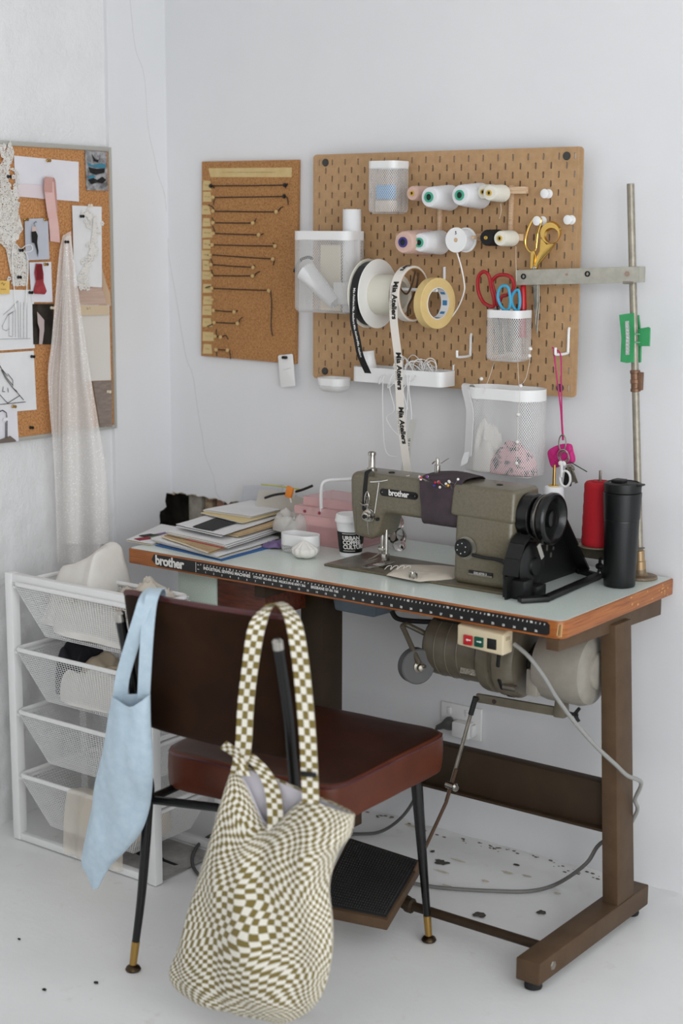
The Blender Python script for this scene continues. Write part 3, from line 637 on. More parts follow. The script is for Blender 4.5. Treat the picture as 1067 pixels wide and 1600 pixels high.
def checker_mat():
    s = NT('olive_checkered_cotton'); b = s.b; c = s.new('ShaderNodeTexCoord'); m = s.new('ShaderNodeMapping'); m.inputs['Scale'].default_value = (39, 31, 1); s.l(c.outputs['UV'], m.inputs[0])
    n = s.new('ShaderNodeTexNoise'); n.inputs['Scale'].default_value = 6.5; n.inputs['Detail'].default_value = 1; s.l(c.outputs['UV'], n.inputs['Vector'])
    sub = s.new('ShaderNodeVectorMath', operation='SUBTRACT'); sub.inputs[1].default_value = (.5, .5, .5); s.l(n.outputs['Color'], sub.inputs[0])
    sc = s.new('ShaderNodeVectorMath', operation='SCALE'); sc.inputs['Scale'].default_value = 3.2; s.l(sub.outputs[0], sc.inputs[0])
    ad = s.new('ShaderNodeVectorMath', operation='ADD'); s.l(m.outputs[0], ad.inputs[0]); s.l(sc.outputs[0], ad.inputs[1])
    ck = s.new('ShaderNodeTexChecker'); ck.inputs['Scale'].default_value = 2; ck.inputs['Color1'].default_value = lin('#dcd8cc'); ck.inputs['Color2'].default_value = lin('#73642f')
    ve = s.new('ShaderNodeVectorMath', operation='MULTIPLY'); ve.inputs[1].default_value = (1, 1, 0); s.l(ad.outputs[0], ve.inputs[0])
    v2 = s.new('ShaderNodeVectorMath', operation='ADD'); v2.inputs[1].default_value = (0, 0, .25); s.l(ve.outputs[0], v2.inputs[0]); s.l(v2.outputs[0], ck.inputs['Vector'])
    s.l(ck.outputs[0], b.inputs['Base Color']); b.inputs['Roughness'].default_value = .85; b.inputs['Sheen Weight'].default_value = .1; return s.m
def strap_check(rows=70):
    s = NT('olive_checkered_strap'); b = s.b; c = s.new('ShaderNodeTexCoord'); m = s.new('ShaderNodeMapping'); m.inputs['Scale'].default_value = (3, rows, 1); s.l(c.outputs['UV'], m.inputs[0])
    v2 = s.new('ShaderNodeVectorMath', operation='ADD'); v2.inputs[1].default_value = (0.02, 0, .25); s.l(m.outputs[0], v2.inputs[0])
    ck = s.new('ShaderNodeTexChecker'); ck.inputs['Scale'].default_value = 1; ck.inputs['Color1'].default_value = lin('#dcd8cc'); ck.inputs['Color2'].default_value = lin('#73642f'); s.l(v2.outputs[0], ck.inputs['Vector'])
    s.l(ck.outputs[0], b.inputs['Base Color']); b.inputs['Roughness'].default_value = .85; return s.m
M_chk = checker_mat(); M_strap = strap_check(); M_lil = mat('pale_lining', '#c9c5cc', .85)
yb = -1.135
rows = [(366, 1192, 553, 1272, yb+.02, .012), (356, 1232, 546, 1305, yb+.01, .035), (344, 1290, 524, 1335, yb, .050), (326, 1352, 511, 1385, yb, .058), (304, 1420, 517, 1440, yb, .060), (284, 1482, 517, 1494, yb, .056), (273, 1520, 506, 1545, yb, .048), (300, 1556, 488, 1574, yb, .034), (345, 1574, 462, 1592, yb, .018), (398, 1588, 436, 1599, yb, .004)]
bag = thing('checkered_tote_bag', 'olive and white checkered tote bag hanging from the right corner of the chair back', 'bag', PY(410, 1598, yb))
fnb = bag_fn(rows, .088, .20, .024, 9, 3.3, dipc=.33, droop=.30)
body = part('bag_body', MB().sheet(lambda u, v: fnb(u, v), 96, 84, closed_u=True, th=.0012), M_chk, bag, angle=80)
lin_ = MB(); lin_.sheet(lambda u, v: (fnb(u, .004+v*.34)*.97 + .03*fnb(.75, .004+v*.34)) + V((0, .0035 if u < .5 else -.0035, -.002)), 60, 14, closed_u=True); part('lining', lin_, M_lil, body, 'pale lilac lining', angle=80)
cw = V((.93, .36, 0))
def strap(P, wd, w_, m, parent, name, th=.0025, per=8, label=None):
    Q = smooth_path(P, per); n = len(Q)
    if isinstance(wd, list):
        W = smooth_path(wd, per)
    else: W = wd
    if m is M_strap: m = strap_check(round(sum((b-a).length for a, b in zip(Q[:-1], Q[1:]))/.0105))
    return part(name, MB().ribbon(Q, W, w_, th), m, parent, label, angle=80)
yt = -1.085
P = [PY(372, 1210, -1.13), PY(380, 1165, -1.125), PY(384, 1100, -1.115), PY(391, 1040, -1.11), PY(400, 985, -1.105), PY(413, 954, -1.085), PY(430, 944, -1.06), PY(446, 951, -1.075), PY(459, 975, -1.09), PY(468, 1020, -1.10), PY(475, 1080, -1.11), PY(481, 1150, -1.115), PY(484, 1205, -1.12), PY(486, 1255, -1.13)]
W = [cw]*4+[V((.8, .6, -.1)), V((.55, .8, .25)), V((.3, .95, 0)), V((.55, .8, -.3)), V((.8, .6, -.2)), cw, cw, cw, cw, cw]
strap(P, W, .031, M_strap, bag, 'shoulder_strap')
c = PY(482, 1210, -1.128); part('strap_slider', MB().box(c, (.030, .004, .010), Rz(.36), .002), M_black, bag, 'black strap slider')
P = [PY(385, 1178, -1.115), PY(408, 1200, -1.118), PY(424, 1228, -1.120), PY(430, 1262, -1.125), PY(431, 1310, -1.150)]
strap(P, [cw]*5, .030, M_strap, bag, 'handle')
P = [PY(482, 1262, -1.09), PY(468, 1240, -1.08), PY(452, 1232, -1.085), PY(444, 1250, -1.09), PY(440, 1300, -1.10)]
strap(P, [cw]*5, .034, M_strap, bag, 'handle')
P = [PY(350, 1164, -1.13), PY(362, 1172, -1.135), PY(374, 1187, -1.14), PY(384, 1212, -1.14)]
strap(P, [V((.6, .2, .8)), V((.7, .2, .6)), cw, cw], .020, M_strap, bag, 'tie_end')
# pale blue bag on the left end
M_blue = mat('pale_blue_cotton', '#aec2d0', .85, hex2='#b9cbd7', nscale=60, bump=.15, bscale=500, bdist=.0008, sheen=.1)
yb2 = -1.05
rows = [(178, 1087, 233, 1086, yb2-.055, .014), (171, 1130, 234, 1132, yb2-.045, .018), (160, 1190, 236, 1200, yb2-.03, .020), (147, 1258, 233, 1254, yb2, .024), (134, 1318, 221, 1297, yb2, .023), (130, 1348, 196, 1328, yb2, .018), (138, 1368, 172, 1352, yb2, .010), (146, 1389, 152, 1388, yb2, .002)]
bb = thing('blue_cloth_bag', 'pale blue cloth bag hanging by its handles from the left end of the chair back', 'bag', PY(148, 1389, yb2))
fb2 = bag_fn(rows, .020, .33, .010, 16, 8.1, dipc=.6, droop=.2)
body = part('bag_body', MB().sheet(lambda u, v: fb2(u, v), 64, 60, closed_u=True, th=.0012), M_blue, bb, angle=80)
P = [PY(188, 1092, -1.095), PY(191, 1060, -1.105), PY(205, 1010, -1.115), PY(219, 965, -1.12), PY(229, 934, -1.105), PY(239, 920, -1.07), PY(246, 922, -1.035), PY(250, 945, -1.03)]
W = [cw, cw, cw, cw, cw, V((.95, .3, .1)), V((.95, .3, 0)), cw]
strap(P, W, .030, M_blue, bb, 'handle')
P = [PY(224, 1092, -1.095), PY(226, 1050, -1.108), PY(229, 1000, -1.115), PY(233, 955, -1.11), PY(238, 930, -1.108), PY(245, 919, -1.07), PY(250, 924, -1.035), PY(252, 950, -1.03)]
strap(P, W, .026, M_blue, bb, 'handle')
# ================================================================ white wire drawer unit
un = thing('drawer_unit', 'white metal frame with four wire mesh drawers standing in the corner', 'drawer unit', (-.19, -.45, 0))
ux0, ux1, uy0, uy1, uz = -.440, .053, -.702, -.440, .688
for x in (ux0, ux1-.025):
    for y in (uy0, uy1-.025): part('post', MB().boxb(x, x+.025, y, y+.025, 0, uz if y == uy0 else .60, .002), M_white, un)
for y in (uy0, uy1-.02):
    if y == uy0: part('top_bar', MB().boxb(ux0+.025, ux1-.025, y+.002, y+.022, uz-.022, uz-.001, .002), M_white, un)
    part('bottom_bar', MB().boxb(ux0+.025, ux1-.025, y+.002, y+.022, .0, .018, .002), M_white, un)
def net(mb, A, B, C, D, pitch, w_, nrm):
    """square wire net on the quad A B C D (A->B across, A->D up), flat wires"""
    A, B, C, D = map(V, (A, B, C, D)); nu = max(2, int((B-A).length/pitch)); nv = max(2, int((D-A).length/pitch)); nrm = V(nrm).normalized()*w_*.35
    def strip(p, q, half):
        a = mb.v(p-half); b = mb.v(p+half); c = mb.v(q+half); d = mb.v(q-half); mb.face([a, b, c, d])
        m_, n_ = mb.v(p+nrm), mb.v(q+nrm); mb.face([a, m_, n_, d]); mb.face([m_, b, c, n_])
    for i in range(nu+1):
        t = i/nu; p, q = A.lerp(B, t), D.lerp(C, t); strip(p, q, (B-A).normalized()*w_/2)
    for j in range(nv+1):
        t = j/nv; p, q = A.lerp(D, t), B.lerp(C, t); strip(p, q, (D-A).normalized()*w_/2)
rimz = (.664, .499, .339, .174)
for k, z in enumerate(rimz):
    x0, x1, y0, y1 = -.408, .022, -.704, (-.54 if k == 0 else -.448); h = .128; a0, a1, b0, b1 = x0+.072, x1-.072, y0+.035, y1-.02
    out = [(x, y, z) for x, y in ((p[0]+(x0+x1)/2, p[1]+(y0+y1)/2) for p in rrect((x1-x0)/2, (y1-y0)/2, .022, 4))]
    d = part('drawer', MB().tube(out, .0058, 8, closed=True), M_white, un)
    mb = MB(); pt, wr = .0064, .0017
    net(mb, (a0, b0, z-h), (a1, b0, z-h), (x1-.006, y0, z), (x0+.006, y0, z), pt, wr, (0, -1, 0)); net(mb, (a0, b1, z-h), (a1, b1, z-h), (x1-.006, y1, z), (x0+.006, y1, z), pt, wr, (0, 1, 0))
    net(mb, (a0, b0, z-h), (a0, b1, z-h), (x0, y1, z), (x0, y0, z), pt, wr, (-1, 0, 0)); net(mb, (a1, b0, z-h), (a1, b1, z-h), (x1, y1, z), (x1, y0, z), pt, wr, (1, 0, 0))
    net(mb, (a0, b0, z-h), (a1, b0, z-h), (a1, b1, z-h), (a0, b1, z-h), pt, wr, (0, 0, 1))
    part('wire_mesh', mb, M_white, d, kind='stuff', smooth=False)
    for x in (ux0+.022, ux1-.034): part('runner', MB().boxb(x, x+.013, uy0+.004, (-.545 if k == 0 else uy1-.01), z-.014, z-.007, .001), M_white, un)
# cloth in the drawers
def heap(c, rx, ry, h, seed, m, name, label, cat='fabric', base=.02, fr=7, amp=.35, sq_=3, nu=56, nv=20, rot=0):
    def fn(u, v):
        a = 2*PI*u; ca, sa = math.cos(a), math.sin(a); q = (abs(ca)**sq_+abs(sa)**sq_)**(-1/sq_); r = math.sin(v*PI/2)**.8; x, y = rx*ca*q*r, ry*sa*q*r
        e = math.cos(v*PI/2)**.75; p = V((x, y, 0)); n = noise.noise(V((x*fr+seed, y*fr, seed)))+.6*(1-abs(noise.noise(V((x*fr*1.8, y*fr*1.8+seed, seed*2))))*2.2)
        z = h*e*(1+amp*n)+base*.15*n; cr_, sr = math.cos(rot), math.sin(rot)
        return V((c[0]+x*cr_-y*sr, c[1]+x*sr+y*cr_, c[2]+max(z, 0)))
    mb = MB(); mb.sheet(lambda u, v: fn(1-u, v), nu, nv, closed_u=True); bmesh.ops.remove_doubles(mb.bm, verts=mb.bm.verts, dist=1e-5)
    mb.bm.verts.ensure_lookup_table()
    ed = [e for e in mb.bm.edges if e.is_boundary]
    if ed: bmesh.ops.contextual_create(mb.bm, geom=ed)
    bmesh.ops.recalc_face_normals(mb.bm, faces=mb.bm.faces)
    return single(name, mb, m, label, cat, 'fabric in the wire drawers', angle=70)
M_clW = mat('white_cotton', '#e2dfd9', .85, hex2='#d9d5ce', nscale=14, bump=.2, bscale=90); M_clC = mat('cream_silk', '#d8c9b2', .6, hex2='#cdbca3', nscale=14, bump=.15, bscale=60)
M_clD = mat('dark_cloth', '#25232a', .85); M_tul = mat('cream_tulle', '#e2d8c8', .7, alpha=.45); M_clG = mat('grey_linen', '#8b857a', .85, hex2='#7c766b', nscale=40)
def drift(u, v):
    x = -.385+.183*u; y = -.662+.20*v+.02*(1-min(1, u*4)); sm_ = lambda t: max(0, min(1, t))**2*(3-2*max(0, min(1, t)))
    e = sm_((u+.02)/.75)*.6+.4*sm_((u+.02)/.25); f = sm_((v+.02)/.35)*sm_((1.03-v)/.3); fold = .010*math.sin(9*u+5*v+3*nz((x, y, 0), 6))+.014*nz((x+3, y, 1), 9)+.006*nz((x, y, 7), 26)
    return V((x, y, .560+.188*(.35+.65*e)*f**.8*(1-.06*abs(u-.8))+fold*min(1, f*2)-.13*sm_((u-.86)/.14)*f))
single('white_fabric', MB().sheet(drift, 50, 50, th=.0015), M_clW, 'white fabric heaped high above the top wire drawer', 'fabric', 'fabric in the wire drawers', angle=80)
heap((-.175, -.655, .548), .14, .022, .085, 4.4, M_clW, 'white_fabric', 'white fabric pressed against the front of the top wire drawer', amp=.4, fr=12)
heap((-.075, -.585, .60), .095, .07, .068, 6.3, M_tul, 'cream_tulle', 'sheer cream tulle bunched at the right of the top wire drawer under the table edge', amp=.45, fr=20)
heap((-.20, -.56, .378), .13, .08, .075, 8.2, M_clC, 'cream_fabric', 'cream satin folded at the front of the second wire drawer', amp=.45, fr=11)
heap((-.19, -.655, .378), .11, .018, .075, 9.1, M_clW, 'white_fabric', 'white fabric at the front of the second wire drawer, below the cream satin', amp=.5, fr=13)
heap((-.315, -.57, .385), .03, .08, .105, 1.4, M_clD, 'dark_cloth', 'dark cloth at the left of the second wire drawer', amp=.4, fr=14)
heap((-.19, -.56, .05), .125, .085, .10, 7.7, M_clC, 'cream_fabric', 'cream fabric heaped in the bottom wire drawer', amp=.4, fr=10)
def drape(u, v):
    x = -.215+.19*u-.02*v; 
    if v < .3: t = v/.3; y = -.60-.112*t; z = .145+.036*math.sin(t*PI/2)
    else: t = (v-.3)/.7; y = -.7125-.004*math.sin(t*3); z = .181-.166*t
    return V((x, y-.006*math.sin(u*22+v*2)*min(1, v*2)-.004, z))
single('sheer_panel', MB().sheet(drape, 40, 24), M_tul, 'sheer cream panel draped over the front rim of the bottom wire drawer', 'fabric', 'fabric in the wire drawers', angle=80)
a = PZ(240, 1345, 0); mb = MB(); mb.boxb(a.x-.09, a.x+.10, a.y-.07, a.y+.12, .0025, .0032); ph = single('printed_sheet', mb, mat('grey_print', '#b5b3b0', .6, hex2='#8d8a86', nscale=14), 'grey printed photo sheet lying on the floor under the drawer unit', 'paper', smooth=False)
mb = MB(); mb.prism([(-.05, -.01), (.0, -.022), (.03, -.004), (.075, -.006), (.08, .004), (.03, .008), (-.02, .03), (-.055, .02)], (a.x-.01, a.y+.01, .0033), (1, 0, 0), (0, 1, 0), .0003); part('dark_figure', mb, M_paperB, ph, smooth=False)
# ================================================================ sewing machine
MX, MYF, MYB = .313, -.355, -.262
sm = thing('sewing_machine', 'olive green industrial sewing machine standing on the table with black handwheel at its right end', 'sewing machine', (.56, -.31, TZ))
bed = part('bed', MB().boxb(.313, .80, -.396, -.224, TZ+.0004, TZ+.0062, .0015), mat('worn_olive_bed', '#5f5645', .34, metal=.3, hex2='#6f6654', nscale=25), sm)
mb = MB(); mb.prism([(.322, -.392), (.40, -.392), (.40, -.30), (.322, -.30)], (0, 0, TZ+.0062), (1, 0, 0), (0, 1, 0), .0009, .0003); part('slide_plate', mb, M_steelD, bed)
mb = MB(); mb.prism([(.405, -.375), (.435, -.375), (.435, -.28), (.405, -.28)], (0, 0, TZ+.0062), (1, 0, 0), (0, 1, 0), .0009, .0003); part('throat_plate', mb, M_steel, bed)
fy = -.356                     # front face of the arm
def arc(cx_, cz_, r, a0, a1, n=5): return [(cx_+r*math.cos(math.radians(a0+(a1-a0)*k/n)), cz_+r*math.sin(math.radians(a0+(a1-a0)*k/n))) for k in range(n+1)]
sil = [(.652, .757)] + [(.652, .862)] + arc(.632, .862, .020, 0, 90) + [(.47, .884)] + arc(.462, .866, .018, 90, 150) + arc(.405, .853, .034, -20, -80) + [(.372, .824), (.366, .829)] + [(.356, .90)] + arc(.374, .954, .019, 180, 90, 6) + [(.62, .9725), (.775, .970)] + arc(.775, .955, .015, 90, 0) + [(.79, .757)]
mb = MB(); mb.prism(sil, (0, -.262, 0), (1, 0, 0), (0, 0, 1), .094, .013, 4); armp = part('arm', mb, M_olive, sm, angle=40)
for q in ():
    pass
mb = MB(); mb.hexa([(.652, -.377, .757), (.80, -.377, .757), (.80, -.245, .757), (.652, -.245, .757), (.652, -.368, .945), (.798, -.368, .945), (.798, -.25, .945), (.652, -.25, .945)], .014, 4); col_ = part('column', mb, M_olive, sm)
mb = MB(); mb.hexa([(.640, -.3735, .905), (.8015, -.3735, .901), (.8015, -.248, .901), (.640, -.248, .905), (.640, -.362, .9745), (.798, -.362, .9725), (.798, -.258, .9725), (.640, -.258, .9745)], .009, 4); part('arm_cover', mb, M_olive, sm)
# face details
F = lambda u, v, d=0: PY(u, v, fy-d)
mb = MB(); P = [(570, 737), (577, 733), (582, 735), (575, 741), (573, 765), (574, 790), (570, 800), (566, 796), (567, 765)]; Q = [F(u, v, .0008) for u, v in P]
mb.prism([(q.x, q.z) for q in Q], (0, fy-.0002, 0), (1, 0, 0), (0, 0, 1), .0014); part('take_up_slot', mb, M_blackm, sm, 'black take-up lever slot')
a = F(573, 758, .004); mb = MB(); mb.tube(smooth_path([F(571, 792, .002), F(570, 778, .010), F(574, 768, .012), F(577, 779, .012), F(575, 790, .008)], 4), .0017, 6); part('take_up_lever', mb, M_steel, sm)
c = F(578, 805, 0); mb = MB(); mb.lathe([(.015, 0), (.015, .003), (.0125, .004), (.0125, .006), (.014, .007), (.014, .010), (.009, .012), (.009, .020), (.006, .022)], c, (0, -1, 0), 24); part('tension_discs', mb, M_steel, sm)
mb = MB(); mb.lathe([(.0052, .020), (.0052, .0235), (.003, .024)], c, (0, -1, 0), 16); part('tension_knob_centre', mb, M_blackm, sm)
mb = MB(); mb.lathe([(.004, 0), (.004, .006), (.002, .007)], F(591, 811), (0, -1, 0), 12); part('screw', mb, M_blackm, sm)
mb = MB(); mb.lathe([(.006, 0), (.006, .004), (.004, .005)], F(582, 740), (0, -1, 0), 14); part('screw', mb, M_oliveD, sm)
mb = MB(); mb.tube(smooth_path([F(562, 785, 0), F(567, 789, .008), F(575, 788, .010), F(581, 790, .006)], 3), .002, 6); part('thread_guide', mb, M_steel, sm)
mb = MB(); mb.tube([F(573, 775, .006), F(574, 810, .010), F(576, 835, .008)], .0012, 5); part('check_spring', mb, M_steel, sm)
a, b = F(594, 760), F(653, 783); zc = (F(594, 768).z+F(653, 776).z)/2; hx, hz = (b.x-a.x)/2, .0085
mb = MB(); mb.prism([(p[0], p[1]) for p in rrect(hx, hz, .0084, 6)], ((a.x+b.x)/2, fy-.0001, zc), (1, 0, 0), (0, 0, 1), .0014, .0003); np_ = part('name_plate', mb, M_blackgl, sm)
mb = MB(); mb.text('brother', ((a.x+b.x)/2, fy-.0016, zc+.0004), (1, 0, 0), (0, 0, 1), .0185, bold=.0006, align='CENTER', space=.94); part('lettering', mb, M_whiteprint, np_, 'white lettering', smooth=False)
for x in (a.x+.007, b.x-.007): part('rivet', MB().lathe([(.0014, 0), (.001, .001)], (x, fy-.0014, zc), (0, -1, 0), 8), M_steel, np_)
# top details
t0 = PY(581, 733, -.315); mb = MB(); mb.lathe([(.012, -.012), (.012, .006), (.0085, .008), (.0075, .010), (.0075, .036), (.0095, .037), (.0095, .043), (.006, .045)], (t0.x, -.315, .972), (0, 0, 1), 18); part('presser_regulator', mb, M_steel, sm)
part('oil_plug', MB().lathe([(.0075, 0), (.0075, .003), (.005, .004)], (PY(606, 738, -.33).x, -.315, .9715), n=14), M_blackm, sm)
part('oil_plug', MB().lathe([(.0075, 0), (.0075, .003), (.005, .004)], (PY(775, 758, -.33).x, -.315, .9715), n=14), M_blackm, sm)
g0 = PY(683, 745, -.315); mb = MB(); mb.lathe([(.0065, -.004), (.0065, .026), (.004, .028), (.004, .040), (.002, .043)], (g0.x, -.315, .976), (0, 0, 1), 12)
mb.tube(smooth_path([(g0.x-.012, -.318, 1.004), (g0.x-.004, -.316, 1.011), (g0.x+.006, -.313, 1.007), (g0.x+.014, -.310, 1.012), (g0.x+.024, -.306, 1.019)], 4), .0014, 6); part('top_thread_guide', mb, M_steel, sm)
# needle bar and presser foot
nb = F(579, 850); nx, ny = nb.x+.006, -.318
part('needle_bar', MB().tube([(nx, ny, .84), (nx, ny, .795), (nx, ny, .788), (nx, ny, .765)], [.0042, .0042, .0028, .0009], 10), M_steel, sm)
part('presser_bar', MB().tube([(nx+.011, ny, .84), (nx+.011, ny, .775)], .0045, 10), M_steel, sm)
mb = MB(); mb.boxb(nx-.006, nx+.010, ny-.008, ny+.006, .788, .797, .001); mb.lathe([(.004, 0), (.005, .003), (.003, .006)], (nx-.006, ny, .793), (-1, 0, 0), 10); part('needle_clamp', mb, M_steel, sm)
mb = MB(); mb.boxb(nx+.004, nx+.018, ny-.010, ny+.006, .766, .784, .002); mb.boxb(nx-.004, nx+.024, ny-.030, ny+.008, .7585, .7625, .001); mb.boxb(nx+.006, nx+.030, ny-.034, ny-.016, .7625, .766, .001); part('presser_foot', mb, M_steel, sm)
mb = MB(); mb.tube(smooth_path([(nx-.002, ny-.008, .785), (nx-.014, ny-.014, .774), (nx-.026, ny-.018, .768)], 3), .0016, 6); mb.beam((nx-.03, ny-.02, .764), (nx-.004, ny-.012, .772), .010, .002); part('edge_guide', mb, M_steelD, sm)
# stitch dial, lever and plate on the column
fy2 = -.3768; G = lambda u, v, d=0: PY(u, v, fy2-d)
c = G(724, 856); mb = MB(); mb.lathe([(.0205, -.002), (.0205, .004), (.018, .008), (.006, .009)], c, (0, -1, 0), 30); dial = part('stitch_dial', mb, M_blackm, sm, 'black stitch length dial with white dots')
for k in range(6): a_ = 2*PI*k/6+.4; part('dial_dot', MB().lathe([(.0013, 0), (.0013, .0006)], c+V((.0115*math.cos(a_), -.0085, .0115*math.sin(a_))), (0, -1, 0), 8), M_whiteprint, dial)
mb = MB(); mb.lathe([(.0255, -.003), (.0255, .001), (.021, .0015)], c+V((.007, .002, 0)), (0, -1, 0), 30); part('dial_ring', mb, M_steelD, dial)
mb = MB(); mb.tube(smooth_path([G(738, 867, .004), G(755, 871, .008), G(775, 874, .012), G(790, 878, .016)], 4), [.004]*9+[.0045]*4, 8); mb.sphere(G(791, 879, .016), .0065, (1.6, 1, 1), 10, 8); part('reverse_lever', mb, M_blackm, sm)
a, b = G(733, 889), G(770, 905); mb = MB(); mb.boxb(a.x, b.x, fy2-.0030, fy2+.001, b.z+.003, a.z-.002, .0004); tp = part('type_plate', mb, M_blackm, sm, 'black type plate')
mb = MB(); mb.boxb(a.x, b.x, fy2-.0034, fy2, b.z+.003, b.z+.0065); part('plate_band', mb, M_steelD, tp)
mb = MB(); mb.text('DB2-B755 3', ((a.x+b.x)/2, fy2-.0032, (a.z+b.z)/2+.0012), (1, 0, 0), (0, 0, 1), .0066, bold=.0001, align='CENTER'); part('lettering', mb, M_whiteprint, tp, smooth=False, kind='stuff')
# handwheel and belt guard
wz, wy = .913, -.312
mb = MB(); mb.lathe([(.03, .795), (.047, .797), (.050, .800), (.050, .826), (.046, .829), (.040, .830), (.040, .838)], (0, wy, wz), (1, 0, 0), 40); part('belt_drum', mb, M_blackgl, sm, 'black drum')
mb = MB(); mb.lathe([(.03, .833), (.046, .834), (.050, .837), (.051, .841), (.048, .845), (.048, .849), (.054, .852), (.0565, .857), (.0565, .866), (.053, .870), (.047, .8705), (.042, .866), (.038, .858), (.020, .856), (.018, .864), (.012, .866), (.004, .866)], (0, wy, wz), (1, 0, 0), 44); wh = part('handwheel', mb, M_blackgl, sm, 'black handwheel')
mb = MB(); mb.lathe([(.0493, .8435), (.0505, .844), (.0505, .846), (.0493, .8465)], (0, wy, wz), (1, 0, 0), 44, closedprof=True); part('chrome_ring', mb, M_steelD, wh)
gx = .803
pl = [(-.412, .752), (-.412, .80), (-.404, .835), (-.386, .865), (-.36, .88), (-.262, .935), (-.235, .928), (-.215, .905), (-.092, .762), (-.092, .752)]
mb = MB(); mb.prism(pl, (gx, 0, 0), (0, 1, 0), (0, 0, 1), .006, .001); gd = part('belt_guard', mb, M_black, sm, 'black belt guard')
mb = MB()
for p, q in zip(pl[:-1], pl[1:]):
    if (p, q) == (pl[4], pl[5]): continue
    mb.beam((gx+.018, p[0], p[1]), (gx+.018, q[0], q[1]), .036, .005, up=(1, .01, .01) if abs(p[0]-q[0]) < .001 else (0, 0, 1))
part('guard_rim', mb, M_black, gd, kind='stuff')
mb = MB(); mb.lathe([(.05, 0), (.052, .004), (.052, .03), (.046, .034), (.02, .035), (.018, .040)], (gx+.002, -.345, .812), (1, 0, 0), 36); part('belt_cover', mb, M_black, gd)
mb = MB(); mb.boxb(gx, gx+.052, -.413, -.372, .7515, .792, .003); mb.boxb(gx+.01, gx+.06, -.372, -.33, .7515, .775, .003); part('guard_foot', mb, M_black, gd)
e0, e1, e2 = PZ(800, 938, .7575), PZ(855, 937, .7575), PZ(936, 899, .7575)
mb = MB(); mb.beam(e0+V((.01, .012, 0)), e1+V((-.005, .012, 0)), .024, .011, bev=.002); mb.beam(e1+V((-.008, .002, 0)), e2, .020, .011, bev=.002); mb.beam(e2+V((-.004, -.004, 0)), V((gx+.01, -.098, .7575)), .016, .011, bev=.002); part('guard_base_bar', mb, M_black, gd)
mb = MB(); mb.beam((gx+.048, -.352, .862), (gx+.05, -.335, .83), .004, .012); mb.beam((gx+.048, -.35, .862), (gx+.05, -.31, .861), .004, .004); part('spring_clip', mb, M_steel, gd)
for yy, zz, l_ in ((-.29, .845, .016), (-.272, .825, .011), (-.262, .838, .008)): part('guard_slot', MB().prism([(p[0], p[1]) for p in rrect(.0035, l_/2, .003, 4)], (gx+.0355, yy, zz), (0, 1, 0), (0, 0, 1), .0012), M_steelD, gd)
# thread from the top guide to the take-up
mb = MB(); mb.tube([PY(640, 743, -.33), F(596, 752, .006), F(578, 753, .008), F(592, 754, .006), F(585, 802, .010)], .0008, 5); single('needle_thread', mb, M_whitepl, 'white needle thread running across the head of the sewing machine', 'thread')
# grey pin cushion cuff around the arm
M_cuff = mat('grey_purple_felt', '#3a3035', .9, hex2='#44393e', nscale=40, bump=.2, bscale=300)
x0, x1 = F(662, 800).x-.004, F(715, 800).x+.006
def cuff(u, v):
    x = x0+(x1-x0)*v+.003*math.sin(u*19)*(v-.5); a = 2*PI*u; hx_, hz_ = .053, .051; c, s_ = math.cos(a), math.sin(a); q = (abs(c)**5+abs(s_)**5)**(-.2)
    return V((x+.004*nz((u*3, v, 5), 2)+(.006 if s_ > .5 else 0)*(v-.5), -.309+hx_*c*q*1.02+.002*nz((u*5, v*3, 1), 2), .929+hz_*s_*q+(.006*math.exp(-((v-.45)/.4)**2) if s_ > .7 else 0)-(.005 if s_ < -.5 else 0)))
pcu = thing('pin_cushion', 'grey purple felt pin cushion cuff wrapped around the sewing machine arm', 'pin cushion', ((x0+x1)/2, -.31, .88))
part('cuff', MB().sheet(cuff, 48, 12, closed_u=True, th=-.002), M_cuff, pcu, angle=80)
rnd = random.Random(12); pincol = ['#e8e6e0', '#c8283a', '#e8e6e0', '#3a3f9a', '#d9a12e', '#e8e6e0', '#a52436', '#d8d2cc', '#c8a0a4', '#e8e6e0', '#b4283a', '#d8d6d0', '#7a3a8a', '#e8e6e0', '#c2343f', '#e4e0da']
for k, hx_ in enumerate(pincol):
    x = x0+.006+(x1-x0-.012)*((k*7) % 16)/15; y = -.364+.012*rnd.random(); z = .955+.026*rnd.random()
    p = V((x, y-.004, z+.001)); d = V((rnd.uniform(-.5, .5), rnd.uniform(-.9, -.2), rnd.uniform(.25, .7))).normalized()
    pn = part('dressmaking_pin', MB().tube([p-d*.006, p+d*.014], .0006, 5), M_steel, pcu)
    part('pin_head', MB().sphere(p+d*.0155, .0030, (1, 1, 1), 8, 6), mat('pin_'+hx_[1:], hx_, .3), pn)
# ================================================================ things on the table top
T1 = TZ+.0004
mug = thing('travel_mug', 'black matt travel mug standing at the right end of the table', 'mug', (.948, -.158, T1))
M_mug = mat('satin_black_mug', '#0d0f10', .36); o = V((.948, -.158, T1))
part('body', MB().lathe([(.030, 0), (.0335, .001), (.0345, .004), (.0385, .145), (.0385, .150), (.0375, .152)], o, n=40), M_mug, mug)
part('sleeve', MB().lathe([(.0385, .149), (.0395, .150), (.042, .205), (.042, .208), (.040, .209)], o, n=40), M_mug, mug)
part('lid', MB().lathe([(.0385, .209), (.040, .210), (.041, .222), (.0405, .2285), (.034, .231), (.033, .229), (.0, .229)], o, n=40), M_black, mug)
mb = MB(); mb.hexa([(.948+.030, -.170, T1+.222), (.948+.0485, -.168, T1+.2265), (.948+.0485, -.148, T1+.2265), (.948+.03, -.146, T1+.222), (.948+.030, -.170, T1+.2305), (.948+.0485, -.168, T1+.230), (.948+.0485, -.148, T1+.230), (.948+.03, -.146, T1+.2305)], .0012); part('spout_lip', mb, M_black, mug)
